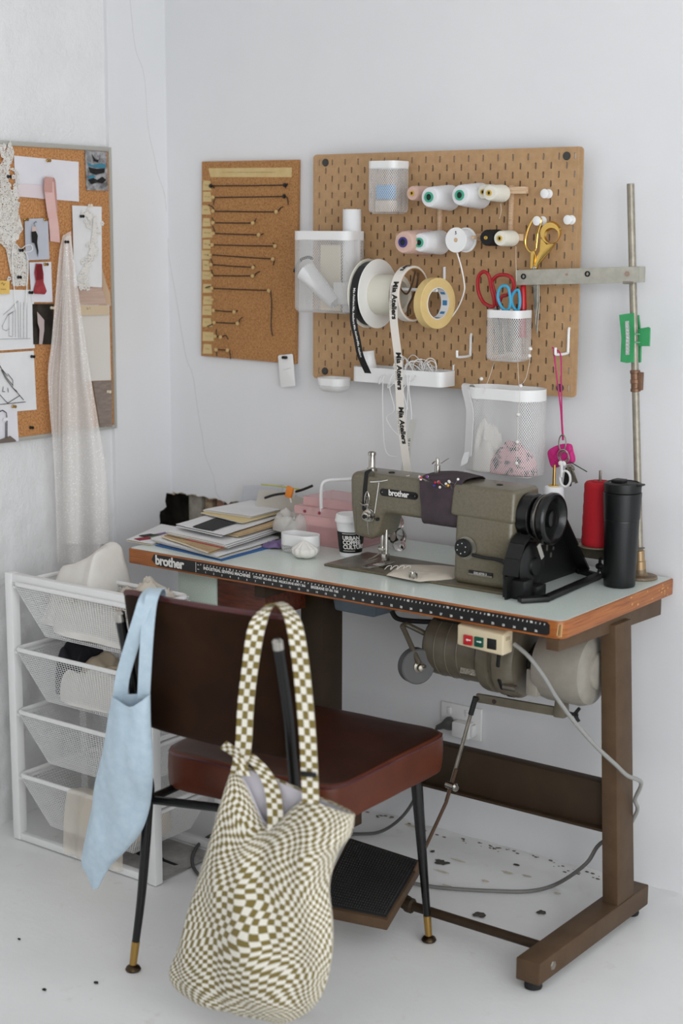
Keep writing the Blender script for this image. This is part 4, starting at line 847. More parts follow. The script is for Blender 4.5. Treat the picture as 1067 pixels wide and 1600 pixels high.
part('hinge_tab', MB().boxb(.948-.022, .948+.004, -.172, -.144, T1+.228, T1+.236, .002), M_black, mug)
# coffee cup
cc = V((.291, -.262, T1)); cup = thing('coffee_cup', 'takeaway coffee cup with black sleeve and white lid beside the machine head', 'cup', cc)
part('paper_cup', MB().lathe([(.022, .003), (.0245, 0), (.0255, .001), (.0355, .086), (.0365, .087), (.0365, .089), (.034, .089)], cc, n=36), M_paperW, cup)
rr = lambda h: .0255+.010*h/.086+.0006
part('sleeve_print', MB().lathe([(rr(.011), .011), (rr(.062), .062)], cc, n=36, cap0=False, cap1=False), M_black, cup, 'black printed sleeve')
part('lid', MB().lathe([(.0355, .083), (.038, .084), (.0385, .088), (.037, .090), (.0355, .1005), (.034, .102), (.031, .102), (.030, .099), (0, .099)], cc, n=36), M_whitepl, cup)
def wraptext(mb, body, size, h, a0, bold):
    t = MB(); t.text(body, (0, 0, 0), (1, 0, 0), (0, 1, 0), size, 0, bold, 'LEFT', .97)
    for q in t.bm.verts: x, y = q.co.x, q.co.y; r = rr(h+y)+.0004; a = a0+x/r; q.co = cc+V((r*math.cos(a), r*math.sin(a), h+y))
    mb.join(t.bm)
am = math.atan2(CY-cc.y, CX-cc.x); mb = MB()
for tx, h in (('URBAN', .0475), ('COFFEE', .0365), ('CULTURE', .0255)): wraptext(mb, tx, .0135, h, am-.66, .0005)
for h, s_ in ((.0585, .0012), (.0165, .0009)):
    for k in range(12): a = am-.62+k*.085; r = rr(h)+.0005; mb.box(cc+V((r*math.cos(a), r*math.sin(a), h)), (.0004, r*.087, s_), Rz(a))
part('lettering', mb, M_whiteprint, cup, 'white lettering', kind='stuff', smooth=False)
# small white basket and cloth bundle
def basket_pos(hx, hy, r, h, rb, s, t, taper=0):
    """point on a rounded basket wall: s in 0..1 round, t height 0..h; rounded bottom edge rb; taper narrows the bottom"""
    ins = (rb-math.sqrt(max(0, rb*rb-(rb-t)**2)) if t < rb else 0)+taper*(1-t/h)
    a, b = hx-ins, hy-ins; rr_ = min(max(r-ins, .003), a-.0005, b-.0005); per = 4*(a-rr_)+4*(b-rr_)+2*PI*rr_; d = (s % 1)*per
    segs = [(2*(b-rr_), 0), (PI*rr_/2, 1), (2*(a-rr_), 2), (PI*rr_/2, 3), (2*(b-rr_), 4), (PI*rr_/2, 5), (2*(a-rr_), 6), (PI*rr_/2, 7)]
    for L_, k in segs:
        if d <= L_+1e-9: break
        d -= L_
    f = d/L_ if L_ > 1e-9 else 0
    if k == 0: return (a, -(b-rr_)+d)
    if k == 2: return ((a-rr_)-d, b)
    if k == 4: return (-a, (b-rr_)-d)
    if k == 6: return (-(a-rr_)+d, -b)
    ang = {1: 0, 3: PI/2, 5: PI, 7: 1.5*PI}[k]+f*PI/2; cx_, cy_ = {1: (a-rr_, b-rr_), 3: (-(a-rr_), b-rr_), 5: (-(a-rr_), -(b-rr_)), 7: (a-rr_, -(b-rr_))}[k]
    return (cx_+rr_*math.cos(ang), cy_+rr_*math.sin(ang))
def basket(root, c, hx, hy, h, rim, r=.02, rb=.012, taper=0, pw=.005, ph=.0072, sw_=.0015, m=None, backsolid=False, floor_mesh=True):
    m = m or M_white; c = V(c); per = 4*hx+4*hy-8*r+2*PI*r
    ns = 96
    def rimf(u, v): p = basket_pos(hx, hy, r, h, rb, u, h-rim*(1-v), taper); return c+V((p[0], p[1], h-rim*(1-v)))
    part('rim', MB().sheet(rimf, ns, 3, closed_u=True, th=.0025), m, root, angle=60)
    N = int(per/pw); top_ = h-rim+.001; mb = MB(); step = ph*1.0; n = max(3, int(top_/(ph/2)))
    for sg in (1, -1):
        for i in range(N):
            prev = None
            for k in range(n+1):
                t = top_*k/n; s = i/N+sg*(t/ph)*pw/per; p = basket_pos(hx, hy, r, h, rb, s, t, taper); ds = .5*sw_/per; p2 = basket_pos(hx, hy, r, h, rb, s+ds, t, taper); p1 = basket_pos(hx, hy, r, h, rb, s-ds, t, taper)
                cur = (mb.v(c+V((p1[0], p1[1], t))), mb.v(c+V((p2[0], p2[1], t))))
                if prev: mb.face([prev[0], prev[1], cur[1], cur[0]])
                prev = cur
    if floor_mesh:
        hb = [c+V((*basket_pos(hx, hy, r, h, rb, s/40, 0, taper), .0003)) for s in range(40)]; ax0, ax1 = min(p.x for p in hb), max(p.x for p in hb); ay0, ay1 = min(p.y for p in hb), max(p.y for p in hb)
        net(mb, (ax0, ay0, c.z+.0003), (ax1, ay0, c.z+.0003), (ax1, ay1, c.z+.0003), (ax0, ay1, c.z+.0003), pw, sw_, (0, 0, 1))
    part('wire_mesh', mb, m, root, kind='stuff', smooth=False)
bk = V((.172, -.305, T1)); sb = thing('small_white_basket', 'small white oval basket with mesh lower half standing on the table', 'basket', bk); basket(sb, bk, .050, .030, .046, .027, r=.028, rb=.010, pw=.005, ph=.0065)
db = V((.222, -.352, T1)); n_ = 12
def dump(u, v):
    a = 2*PI*u; t = v*PI; r = .030*math.sin(t)**.8; z = .017-.017*math.cos(t)
    if v > .55: k = (v-.55)/.45; r = .0265*(1-k)**.9+.004*(1-k)+.0015; z = .0215+.020*k
    r *= 1+.12*math.cos(n_*a+3*v)*max(0, v-.3)*1.6*(1 if v < .97 else .3)
    return db+V((r*math.cos(a)*1.05, r*math.sin(a), z+.0015*nz((math.cos(a), math.sin(a), v), 3)))
mb = MB(); mb.sheet(lambda u, v: dump(u, v), 60, 24, closed_u=True); bmesh.ops.remove_doubles(mb.bm, verts=mb.bm.verts, dist=1e-6); single('cloth_bundle', mb, M_clW, 'small gathered bundle of white cloth in front of the small basket', 'bundle', angle=70)
mb = MB(); q = PZ(455, 858, T1+.002); mb.tube(smooth_path([q+V((.014, -.004, .004)), q+V((.0, -.006, .012)), q+V((-.020, -.010, .004)), q+V((-.018, -.018, .002)), q+V((-.002, -.006, .002)), q+V((.012, -.002, .01))], 6), .0011, 6); single('black_cord_loop', mb, M_blackm, 'loop of thin black cord beside the white cloth bundle', 'cord')
# pink translucent tool box
px0, px1, py0, py1, pz1 = .088, .262, -.215, -.075, .868
M_pink = mat('pink_clear_plastic', '#f0c2c2', .22, alpha=.36); M_pinkD = mat('deep_pink_contents', '#8f3f4f', .7); M_pinkM = mat('pale_pink_tray', '#f2d5cf', .5)
pb = thing('pink_tool_box', 'translucent pink plastic tool box with white handle behind the coffee cup', 'box', ((px0+px1)/2, (py0+py1)/2, T1))
def shell(x0, x1, y0, y1, z0, z1, t, m, root, nm, topopen=True, lab=None):
    mb = MB(); mb.boxb(x0, x1, y0, y0+t, z0, z1, .0006, 1); mb.boxb(x0, x1, y1-t, y1, z0, z1, .0006, 1); mb.boxb(x0, x0+t, y0+t, y1-t, z0, z1, .0006, 1); mb.boxb(x1-t, x1, y0+t, y1-t, z0, z1, .0006, 1)
    mb.boxb(x0, x1, y0, y1, *((z0, z0+t) if topopen else (z1-t, z1)), .0006, 1); return part(nm, mb, m, root, lab)
shell(px0, px1, py0, py1, T1, .825, .002, M_pink, pb, 'body'); shell(px0-.004, px1+.004, py0-.004, py1+.004, .826, .846, .002, M_pink, pb, 'lid', False); shell(px0+.012, px1-.012, py0+.012, py1-.012, .846, pz1, .002, M_pink, pb, 'raised_lid', False)
part('contents', MB().boxb(px0+.006, px1-.006, py0+.006, py1-.006, T1+.003, .790, .004), M_pinkD, pb, 'deep pink contents'); part('inner_tray', MB().boxb(px0+.004, px1-.004, py0+.004, py1-.004, .798, .822, .003), M_pinkM, pb)
hxm = PY(532, 770, -.145).x; mb = MB(); mb.tube(smooth_path([(hxm-.006, -.215, .838), (hxm-.006, -.216, .88), (hxm-.004, -.214, .905), (hxm+.004, -.205, .914), (hxm+.02, -.19, .916), (hxm+.06, -.15, .916), (hxm+.07, -.14, .905), (hxm+.07, -.14, .846)], 5), .0042, 8); part('handle', mb, M_whitepl, pb)
for x in (px0+.03, px0+.075): part('hinge_stud', MB().lathe([(.004, 0), (.003, .003)], (x, py0-.004, .834), (0, -1, 0), 10), M_pinkD, pb)
# clear glass bear
M_satinP = mat('pale_filling', '#cdbfb4', .6); gb = PZ(618, 858, T1); gr = thing('glass_bear', 'clear glass bear shaped bottle with an orange lid behind the machine arm', 'bottle', gb)
mb = MB()
for dx, dz, r, sc in ((0, .030, .026, (1, .85, 1.15)), (0, .066, .020, (1, .9, .95)), (-.016, .082, .007, (1, .8, 1)), (.016, .082, .007, (1, .8, 1)), (-.022, .013, .014, (1, 1.1, .9)), (.022, .013, .014, (1, 1.1, .9)), (-.025, .042, .010, (.9, 1, 1.2)), (.025, .042, .010, (.9, 1, 1.2))): mb.sphere(gb+V((dx*.95, -dx*.55, dz)), r*1.06, sc, 18, 12)
part('chest_label', MB().sphere(gb+V((.004, -.017, .036)), .010, (.8, .4, 1.3), 12, 8), M_satinP, gr)
bo = part('bear_body', mb, mat('clear_glass', '#f1f1ee', .03, trans=1, ior=1.38), gr); md = bo.modifiers.new('r', 'REMESH'); md.mode = 'VOXEL'; md.voxel_size = .0022; md.use_smooth_shade = True
mb = MB(); mb.boxb(gb.x-.010, gb.x+.010, gb.y-.006, gb.y+.006, gb.z+.018, gb.z+.055, .004); part('dark_filling', mb, mat('dark_filling', '#3a3433', .6), gr)
mb = MB(); mb.lathe([(.014, .082), (.0165, .086), (.0165, .095), (.010, .100)], gb, n=22); part('orange_cap', mb, mat('amber_orange', '#d0852b', .3), gr, 'orange cap')
# white cotton pad and clip, beside the needle
a = [PZ(603, 898, TZ+.008), PZ(655, 908, TZ+.008), PZ(712, 906, TZ+.008), PZ(713, 872, TZ+.008), PZ(670, 872, TZ+.008), PZ(625, 882, TZ+.008)]; a[2] = V((.640, -.352, TZ+.008)); a[3] = V((.640, -.25, TZ+.008)); a[4] = V((.56, -.245, TZ+.008))
c = sum(a, V())/6
def pad(u, v):
    t = u*6; i = int(t) % 6; f = t-int(t); p = a[i].lerp(a[(i+1) % 6], f*f*(3-2*f)); q = c.lerp(p, v); return V((q.x, q.y, TZ+.0066+.008*(1-v**5)+.0012*nz(q, 60)))
mb = MB(); mb.sheet(lambda u, v: pad(1-u, 1-v), 60, 16, closed_u=True); bmesh.ops.remove_doubles(mb.bm, verts=mb.bm.verts, dist=1e-6); single('cotton_pad', mb, mat('ecru_cotton', '#d3c9ba', .9, bump=.2, bscale=300), 'ecru padded cotton piece lying on the machine bed', 'fabric', angle=70)
q = PZ(650, 903, TZ+.008); mb = MB()
for s_ in (-1, 1): mb.tube(smooth_path([q+V((s_*.002, -.012, -.001)), q+V((s_*.009, -.012, .004)), q+V((s_*.008, -.012, .014)), q+V((s_*.003, -.012, .016)), q+V((s_*.001, -.012, .008))], 4), .0026, 8)
mb.boxb(q.x-.006, q.x+.006, q.y-.017, q.y-.007, TZ+.0066, q.z+.003, .001); single('steel_clip', mb, M_steel, 'small steel clip at the front edge of the ecru cotton pad', 'clip')
q = PZ(610, 890, TZ+.010); mb = MB()
for k in range(4): mb.tube(smooth_path([q+V((-.012+.012*k, -.006+.008*k, 0)), q+V((-.010+.012*k, .004+.008*k, .006)), q+V((.0+.012*k, .004+.008*k, .008)), q+V((.002+.012*k, -.004+.008*k, .001))], 4), .0008, 5)
single('elastic_loops', mb, M_clW, 'row of small white elastic loops along the left edge of the ecru pad', 'loops')
# ================================================================ piled papers and folders
def sheetq(near, left, right, z, t, m, name, label, cat='paper', layers=0, edge=None, warp=.0015, group='papers piled on the table'):
    N, L_, R_ = (PZ(*near, z), PZ(*left, z), PZ(*right, z)); B = L_+R_-N
    root = None
    def one(z0, z1, j, mm, nm=None, par=None):
        d = V((random.uniform(-j, j), random.uniform(-j, j), 0)); P = [N+d, R_+d, B+d, L_+d]; nu = 8
        def g(u, v, zz): p = (P[0]*(1-u)+P[1]*u)*(1-v)+(P[3]*(1-u)+P[2]*u)*v; return V((p.x, p.y, zz+warp*nz((p.x, p.y, z), 14)))
        mb = MB(); mb.sheet(lambda u, v: g(u, v, z1), nu, nu, th=(z1-z0)); return mb
    if not layers:
        return single(name, one(z, z+t, 0, m), m, label, cat, group, angle=50)
    root = thing(name, label, cat, V(((N.x+B.x)/2, (N.y+B.y)/2, z)), group=group)
    for k in range(layers):
        mm = m if not isinstance(m, list) else m[k % len(m)]
        part('sheet', one(z+t*k/layers, z+t*(k+.72)/layers, .006, mm), mm, root, angle=50)
    return root
M_bluef = mat('blue_folder', '#1f5a96', .45); M_yel = mat('yellow_paper', '#d8c48f', .8); M_redp = mat('red_paper', '#a12a2e', .6); M_lac = mat('lilac_cloth', '#76648c', .8)
sheetq((346, 877), (242, 853), (447, 850), T1, .0016, M_bluef, 'blue_folder', 'blue folder at the very bottom of the paper pile', 'folder')
sheetq((340, 874), (235, 847), (436, 845), T1+.0018, .010, [M_paperW, M_paperC, M_paperW, M_paperB, M_paperW], 'magazine_stack', 'white and black edged magazines low in the paper pile at the table front', 'magazines', 6)
sw_ = sheetq((239, 853), (201, 846), (292, 829), T1, .006, [M_paperW, M_paperC, M_paperW], 'swatch_card', 'stack of white cards with fabric swatches at the left end of the table', 'cards', 4)
for nm, hx_, (u0, v0), (u1, v1) in (('dark red', '#8b1f33', (214, 843), (236, 840)), ('green', '#5c7058', (236, 839), (250, 836)), ('lilac', '#7c6488', (246, 836), (266, 832)), ('black', '#2a2628', (222, 838), (240, 835))):
    a, b = PZ(u0, v0, T1+.0068), PZ(u1, v1, T1+.0068); mb = MB(); mb.beam(a, b, .026, .0012); part('swatch', mb, mat('swatch_'+nm.replace(' ', '_'), hx_, .8), sw_, nm+' swatch')
sheetq((326, 866), (254, 841), (462, 822), T1+.0126, .007, [M_kraft, M_paperC, M_kraft], 'kraft_envelope', 'brown kraft envelopes in the lower part of the paper pile', 'envelope', 3)
sheetq((352, 857), (262, 836), (468, 819), T1+.0202, .011, [M_paperW, M_paperC, M_paperW, M_paperW], 'document_stack', 'thick stack of white documents above the brown envelopes', 'documents', 7)
a, b = PZ(292, 843, T1+.032), PZ(349, 856, T1+.032); mb = MB(); mb.beam(a, b, .006, .0012); single('red_card', mb, M_redp, 'thin red card edge showing between the white documents', 'card', 'papers piled on the table')
sheetq((372, 840), (300, 826), (468, 812), T1+.0330, .007, [M_kraft, M_paperC, M_kraft, M_kraft], 'kraft_folder', 'brown kraft folders at the right of the paper pile', 'folder', 4)
sheetq((346, 838), (276, 822), (436, 809), T1+.0402, .005, [M_paperW, M_paperB, M_paperW, M_paperW], 'sample_booklet', 'white sample booklet with a black fabric square near the pile top', 'booklet', 4)
z = T1+.0468; P = [PZ(301, 823, z), PZ(332, 829, z), PZ(370, 817, z), PZ(338, 809, z)]; mb = MB(); P = P[:1]+[P[0].lerp(P[1], .5)+V((.002, -.003, 0))]+P[1:2]+[P[1].lerp(P[2], .5)+V((-.003, .003, 0))]+P[2:3]+[P[2].lerp(P[3], .4)+V((.003, -.004, 0)), P[3]]; mb.prism([(p.x, p.y) for p in P], (0, 0, z), (1, 0, 0), (0, 1, 0), .001); single('black_fabric_square', mb, M_paperB, 'black fabric square lying on the white sample booklet', 'fabric', 'papers piled on the table')
sheetq((381, 818), (318, 803), (452, 800), T1+.0485, .004, [M_yel, M_paperW, M_yel], 'yellow_paper', 'pale yellow paper just under the topmost white sheet', 'paper', 3)
sheetq((394, 809), (321, 799), (465, 793), T1+.0532, .006, [M_paperW, M_paperC, M_paperW, M_paperB], 'paper_stack', 'white sheets on top of the paper pile', 'paper', 5)
heap((.085, -.285, T1+.002), .03, .04, .012, 3.4, M_lac, 'lilac_cloth', 'small lilac cloth sticking out of the right side of the paper pile', 'cloth', amp=.5, fr=30, nu=30, nv=10)
bpy.data.objects['lilac_cloth']['group'] = 'papers piled on the table'
heap((.075, -.21, T1+.030), .045, .05, .035, 5.4, mat('clear_wrap', '#d9d6d0', .25, alpha=.6), 'clear_wrapping', 'crumpled clear plastic wrapping at the right of the paper pile', 'wrapping', amp=.6, fr=30, nu=40, nv=12)
bpy.data.objects['clear_wrapping']['group'] = 'papers piled on the table'
# pouch with zip, clip and clear folder behind
a, b = PY(374, 768, -.075), PY(410, 760, -.075); mb = MB(); mb.hexa([(a.x, -.085, T1), (b.x+.05, -.085, T1), (b.x+.05, -.081, T1), (a.x, -.081, T1), (a.x-.006, -.052, a.z+.012), (b.x+.05, -.052, b.z+.006), (b.x+.05, -.048, b.z+.006), (a.x-.006, -.048, a.z+.012)]); single('clear_folder', mb, mat('clear_folder', '#c9cbd2', .3, alpha=.55), 'clear plastic folder leaning on the wall behind the papers', 'folder')
M_pouch = mat('cream_pouch', '#cdc8bd', .5, alpha=.62); a, b = PY(408, 758, -.11), PY(494, 770, -.11)
def pouch(u, v):
    x = a.x+(b.x-a.x)*u; zt_ = .850+.006*math.sin(u*5); y0 = -.125+.05*math.sin(PI*min(1, max(0, v)))*0; t = v*2
    if t < 1: return V((x, -.150+.03*t, T1+(zt_-T1)*t+.002*nz((x, t, 1), 30)))
    return V((x, -.12+.035*(t-1), zt_-(zt_-T1)*(t-1)))
pou = thing('zip_pouch', 'cream zip pouch with a black zip standing behind the papers', 'pouch', ((a.x+b.x)/2, -.12, T1)); part('pouch_body', MB().sheet(pouch, 24, 24, th=.001), M_pouch, pou, angle=80)
Q = [PY(414, 778, -.155), PY(430, 773, -.155), PY(452, 770, -.155), PY(470, 766, -.155), PY(488, 759, -.155)]; mb = MB(); Q2 = smooth_path(Q, 6); mb.tube(Q2, .0033, 8); part('zip', mb, M_black, pou, 'black zip')
Q = [PY(408, 757, -.115), PY(430, 759, -.115), PY(452, 762, -.115), PY(470, 765, -.115)]; mb = MB(); mb.tube(smooth_path(Q, 5), .002, 6); part('lime_trim', mb, mat('lime_edge', '#b3b24f', .6), pou, 'lime green edging')
c = PY(452, 769, -.168); M_or = mat('orange_plastic', '#d9812c', .4); cl = thing('orange_clip', 'orange plastic clip gripping the zip of the cream pouch', 'clip', c+V((0, 0, -.018)))
R_ = Ry(.28); mb = MB(); mb.box(c, (.021, .007, .030), R_, .003); part('clip_plate', mb, M_or, cl); mb = MB(); mb.box(c+R_ @ V((.002, .012, -.004)), (.018, .005, .022), R_, .002); mb.tube([c+V((.004, -.002, -.014)), c+V((.008, -.002, -.026))], .002, 6); part('clip_jaw', mb, mat('clear_jaw', '#cfc9c0', .3), cl)
# ================================================================ left cork board with pinned samples
LB = -.529
LX = lambda u, v, d=0: PX(u, v, LB+d)
AY = (0, 1, 0)
bA, bB, bC = LX(172, 230), LX(177, 669), LX(0, 219)
cz0, cz1, cy1, cy0 = .990, 1.7275, -.2185, -.97
cbd = thing('cork_board', 'large orange cork pin board with thin aluminium frame on the left wall', 'pin board', (LB, (cy0+cy1)/2, cz0))
part('cork_panel', MB().boxb(LB-.010, LB, cy0+.004, cy1-.004, cz0+.004, cz1-.004, .0005), M_corkL, cbd)
M_alu = mat('grey_aluminium', '#b5b4ac', .45, metal=.3)
for nm, b_ in (('frame_side', (cy0, cy0+.010, cz0, cz1)), ('frame_side', (cy1-.009, cy1, cz0, cz1)), ('frame_top', (cy0+.010, cy1-.009, cz1-.011, cz1)), ('frame_bottom', (cy0+.010, cy1-.009, cz0, cz0+.010))):
    part(nm, MB().boxb(LB-.012, LB+.004, b_[0], b_[1], b_[2], b_[3], .001), M_alu, cbd)
def pinned(px, m, name, label, cat='paper', d=.0008, th=.0006, group='samples on the cork board', curl=.003):
    """a flat piece whose outline is given on the board"""
    P = [LX(u, v, d) for u, v in px]; c = sum(P, V())/len(P); mb = MB()
    if len(px) == 4:
        A, B, C_, D = P[3], P[2], P[1], P[0]                # bl br tr tl
        def fn(u, v): p = (A*(1-u)+B*u)*(1-v)+(D*(1-u)+C_*u)*v; return V((p.x+curl*(abs(2*u-1)**2+.6*(1-v)**2)*.7+.0006*nz((u*2, v*2, c.y*9), 1), p.y, p.z))
        mb.sheet(fn, 10, 10, th=th)
    else: mb.prism([(p.y-c.y, p.z-c.z) for p in P], (LB+d, c.y, c.z), AY, AZ, th)
    return single(name, mb, m, label, cat, group, angle=50)
def onp(o, px, m, name, d, th=.0003, lab=None):
    P = [LX(u, v, d) for u, v in px]; mb = MB(); mb.prism([(p.y, p.z) for p in P], (LB+d, 0, 0), AY, AZ, th); return part(name, mb, m, o, lab, smooth=False)
def strokes(o, lines, w_, m, name, d):
    mb = MB()
    for L_ in lines:
        Q = [LX(u, v, d) for u, v in L_]
        for a, b in zip(Q[:-1], Q[1:]):
            t = (b-a); 
            if t.length < 1e-5: continue
            t.normalize(); n = V((0, -t.z, t.y))*w_/2; mb.hexa([a-n, a+n, b+n, b-n, a-n+V((.0003, 0, 0)), a+n+V((.0003, 0, 0)), b+n+V((.0003, 0, 0)), b-n+V((.0003, 0, 0))])
    return part(name, mb, m, o, kind='stuff', smooth=False)
M_photoG = mat('grey_photo', '#b4b8c2', .4, hex2='#c0c3cb', nscale=6); M_photoD = mat('dark_photo', '#191614', .35, hex2='#3b352e', nscale=26); M_skin = mat('skin_print', '#b99a86', .5)
M_lav = mat('pale_photo_print', '#d9d9e0', .45, hex2='#e2dfe2', nscale=9)
o = pinned([(21, 243), (122, 253), (122, 315), (24, 307)], M_lav, 'pale_print', 'large pale photo print held by a brass pin behind the pink ribbon')
onp(o, [(26, 286), (68, 290), (68, 311), (25, 306)], mat('pinkish_print', '#dccfd2', .5), 'pink_tint', .0045)
o = pinned([(132, 235), (166, 237), (167, 298), (134, 297)], mat('silver_print', '#b9b9ba', .4, hex2='#5f5f62', nscale=45), 'photo_print', 'photo print of black and teal lace in the top right cork board corner', 'photo')
Mteal = mat('teal_print', '#3d7d93', .4)
for P, m, nm in (([(137, 253), (144, 258), (158, 255), (165, 257), (164, 263), (150, 262), (139, 260)], Mteal, 'teal_shape'), ([(138, 261), (150, 264), (164, 263), (163, 270), (150, 273), (141, 270)], M_paperB, 'black_shape'), ([(136, 276), (146, 273), (150, 277), (142, 280)], Mteal, 'teal_shape'),
        ([(137, 281), (146, 278), (152, 281), (160, 276), (166, 281), (160, 287), (152, 285), (143, 288)], M_paperB, 'black_shape'), ([(143, 240), (147, 252), (153, 254), (157, 243), (154, 250), (149, 249)], M_paperB, 'black_shape')): onp(o, P, m, nm, .005)
M_lace = NT('ivory_lace'); s = M_lace; c = s.coord('Object', (1, 1, 1)); vo = s.new('ShaderNodeTexVoronoi', feature='DISTANCE_TO_EDGE'); vo.inputs['Scale'].default_value = 230; s.l(c, vo.inputs['Vector'])
n1 = s.noise(c, 70, 3); mth = s.new('ShaderNodeMath', operation='MULTIPLY'); s.l(vo.outputs['Distance'], mth.inputs[0]); s.l(n1, mth.inputs[1]); al = s.ramp(mth.outputs[0], [(.055, 1.0), (.085, 0.0)]); s.l(al, s.b.inputs['Alpha']); s.b.inputs['Base Color'].default_value = lin('#dcd8d0'); s.b.inputs['Roughness'].default_value = .8; s.bump(n1, .6, .002); M_lace = s.m
o = pinned([(15, 217), (22, 238), (19, 252), (11, 264), (13, 284), (23, 314), (31, 316), (28, 332), (36, 358), (27, 371), (21, 378), (43, 401), (44, 421), (41, 447), (20, 447), (9, 389), (-4, 376), (-6, 264), (4, 252)], M_lace, 'lace_trim', 'ivory lace trim hanging down the left side of the cork board', 'lace', d=.006, th=.0012)
rnd = random.Random(4); mb = MB()
for k in range(150):                                              # raised lace flowers
    v = rnd.uniform(225, 445); t = (v-217)/230; u = (14+8*math.sin(v*.05)+14*t-4)+rnd.uniform(-11, 11)*(.35+.8*min(1, t*2.2)) ; p = LX(u, v, .0078); r = rnd.uniform(.0025, .005); a0 = rnd.random()*6
    if u > 24+22*t: continue
    for q in range(5):
        a = a0+2*PI*q/5; mb.sphere(p+V((0, math.cos(a)*r*.8, math.sin(a)*r*.8)), r*.5, (.35, 1, 1), 6, 4)
part('lace_flowers', mb, M_clW, o, kind='stuff')
onp(o, [(22, 318), (31, 316), (29, 332), (36, 358), (28, 370), (18, 350)], mat('nude_net', '#cbab95', .8), 'nude_backing', .004, lab='nude backing net')
M_pinkr = mat('blush_ribbon', '#d3aaa4', .55, hex2='#dcb8b3', nscale=20); M_pinkd = mat('blush_ribbon_loop', '#c0938a', .55)
rib = thing('pink_ribbon', 'folded blush pink ribbon hanging over the pale print on the cork board', 'ribbon', LX(82, 382, .006), group='samples on the cork board')
Q = [LX(76, 283, .014), LX(77, 300, .018), LX(80, 325, .014), LX(84, 352, .012), LX(86, 378, .010)]; W = [V((0, 1, 0))]*5
part('ribbon_front', MB().ribbon(smooth_path(Q, 5), (.1, .98, -.12), .030, .0008), M_pinkr, rib); part('ribbon_loop', MB().ribbon(smooth_path([LX(84, 330, .006), LX(82, 300, .007), LX(80, 281, .010), LX(76, 279, .015), LX(75, 300, .020)], 6), (.05, .99, -.05), .026, .0008), M_pinkd, rib, 'darker pink loop')
o = pinned([(112, 321), (158, 323), (158, 449), (115, 447)], M_paperW, 'lace_card', 'tall white card carrying white floral lace on the cork board', 'card', d=.004)
rnd = random.Random(9); mb = MB()
for k in range(110):
    t = rnd.random(); p = LX(138+9*math.sin(t*5)+rnd.gauss(0, 5.5), 328+122*t, .0085); r = rnd.uniform(.003, .0075); a0 = rnd.random()*6
    for q in range(5): a = a0+2*PI*q/5; mb.sphere(p+V((0, math.cos(a)*r*.7, math.sin(a)*r*.7)), r*.55, (.3, 1, .8), 7, 5)
part('lace_flowers', mb, M_clW, o, kind='stuff')
o = pinned([(38, 342), (74, 341), (76, 405), (39, 407)], M_photoG, 'fashion_photo', 'grey photo print of a black dress on a stand pinned to the cork board', 'photo', d=.007)
onp(o, [(49, 362), (56, 361), (59, 368), (58, 379), (60, 393), (59, 402), (57, 390), (54, 380), (50, 379)], M_paperB, 'dress_print', .0125); onp(o, [(50, 354), (56, 354), (57, 361), (50, 362)], mat('pale_skin_print', '#c9b3ac', .5), 'bust_print', .0125); strokes(o, [[(55, 354), (53, 349), (56, 346), (57, 348)]], .0012, M_paperB, 'hook_print', .0125)
o = pinned([(45, 410), (79, 409), (81, 472), (48, 472)], M_lav, 'red_dress_print', 'print with a red dress pinned below the black dress photo', 'photo', d=.004)
onp(o, [(56, 412), (65, 412), (68, 428), (68, 441), (73, 455), (70, 460), (54, 459), (52, 455), (56, 440), (54, 426)], mat('red_dress', '#a64046', .5, hex2='#7a1f28', nscale=40), 'dress_print', .009); onp(o, [(57, 414), (66, 413), (67, 436), (57, 438)], mat('dark_red_bodice', '#6d161f', .5), 'bodice_print', .0096)
o = pinned([(50, 475), (83, 475), (82, 538), (51, 538)], M_photoD, 'dark_photo', 'dark photo print with a white gown pinned under the red dress print', 'photo', d=.004)
onp(o, [(58, 487), (64, 494), (69, 500), (69, 516), (66, 538), (61, 538), (62, 515), (59, 505)], mat('gown_print', '#b9a9a6', .5), 'gown_print', .009)
o = pinned([(-48, 452), (52, 453), (53, 544), (-48, 551)], M_paperW, 'pencil_sketch', 'white sheet with a pencil sketch of draped columns on the left of the cork board', 'drawing', d=.003)
strokes(o, [[(5, 492), (15, 484), (28, 470)], [(3, 510), (12, 493), (21, 487)], [(14, 490), (14, 525), (20, 526)], [(20, 488), (20, 525)], [(24, 478), (24, 527)], [(28, 470), (29, 528)], [(32, 472), (32, 528)], [(37, 472), (37, 528)], [(42, 473), (42, 529)], [(4, 508), (4, 514), (10, 517), (15, 513)], [(12, 492), (22, 486)], [(0, 530), (48, 529)]], .0009, mat('pencil', '#77777a', .8), 'pencil_lines', .0085)
o = pinned([(-48, 555), (52, 548), (56, 640), (-48, 649)], M_paperW, 'ink_sketch', 'white sheet with an angular ink sketch below the column sketch', 'drawing', d=.003)
strokes(o, [[(-2, 568), (10, 590), (20, 602)], [(0, 573), (12, 588)], [(2, 578), (8, 590), (20, 606), (27, 612)], [(12, 584), (20, 594), (20, 604)], [(20, 606), (31, 618)], [(-2, 615), (12, 630), (31, 618), (37, 625)], [(5, 604), (4, 612), (8, 612)], [(12, 606), (13, 613)], [(0, 632), (40, 628)]], .0016, M_paperB, 'ink_lines', .0085)
o = pinned([(-34, 640), (26, 642), (28, 689), (-34, 698)], M_lav, 'lamp_photo', 'photo print with an arched black lamp at the bottom left of the cork board', 'photo', d=.0055)
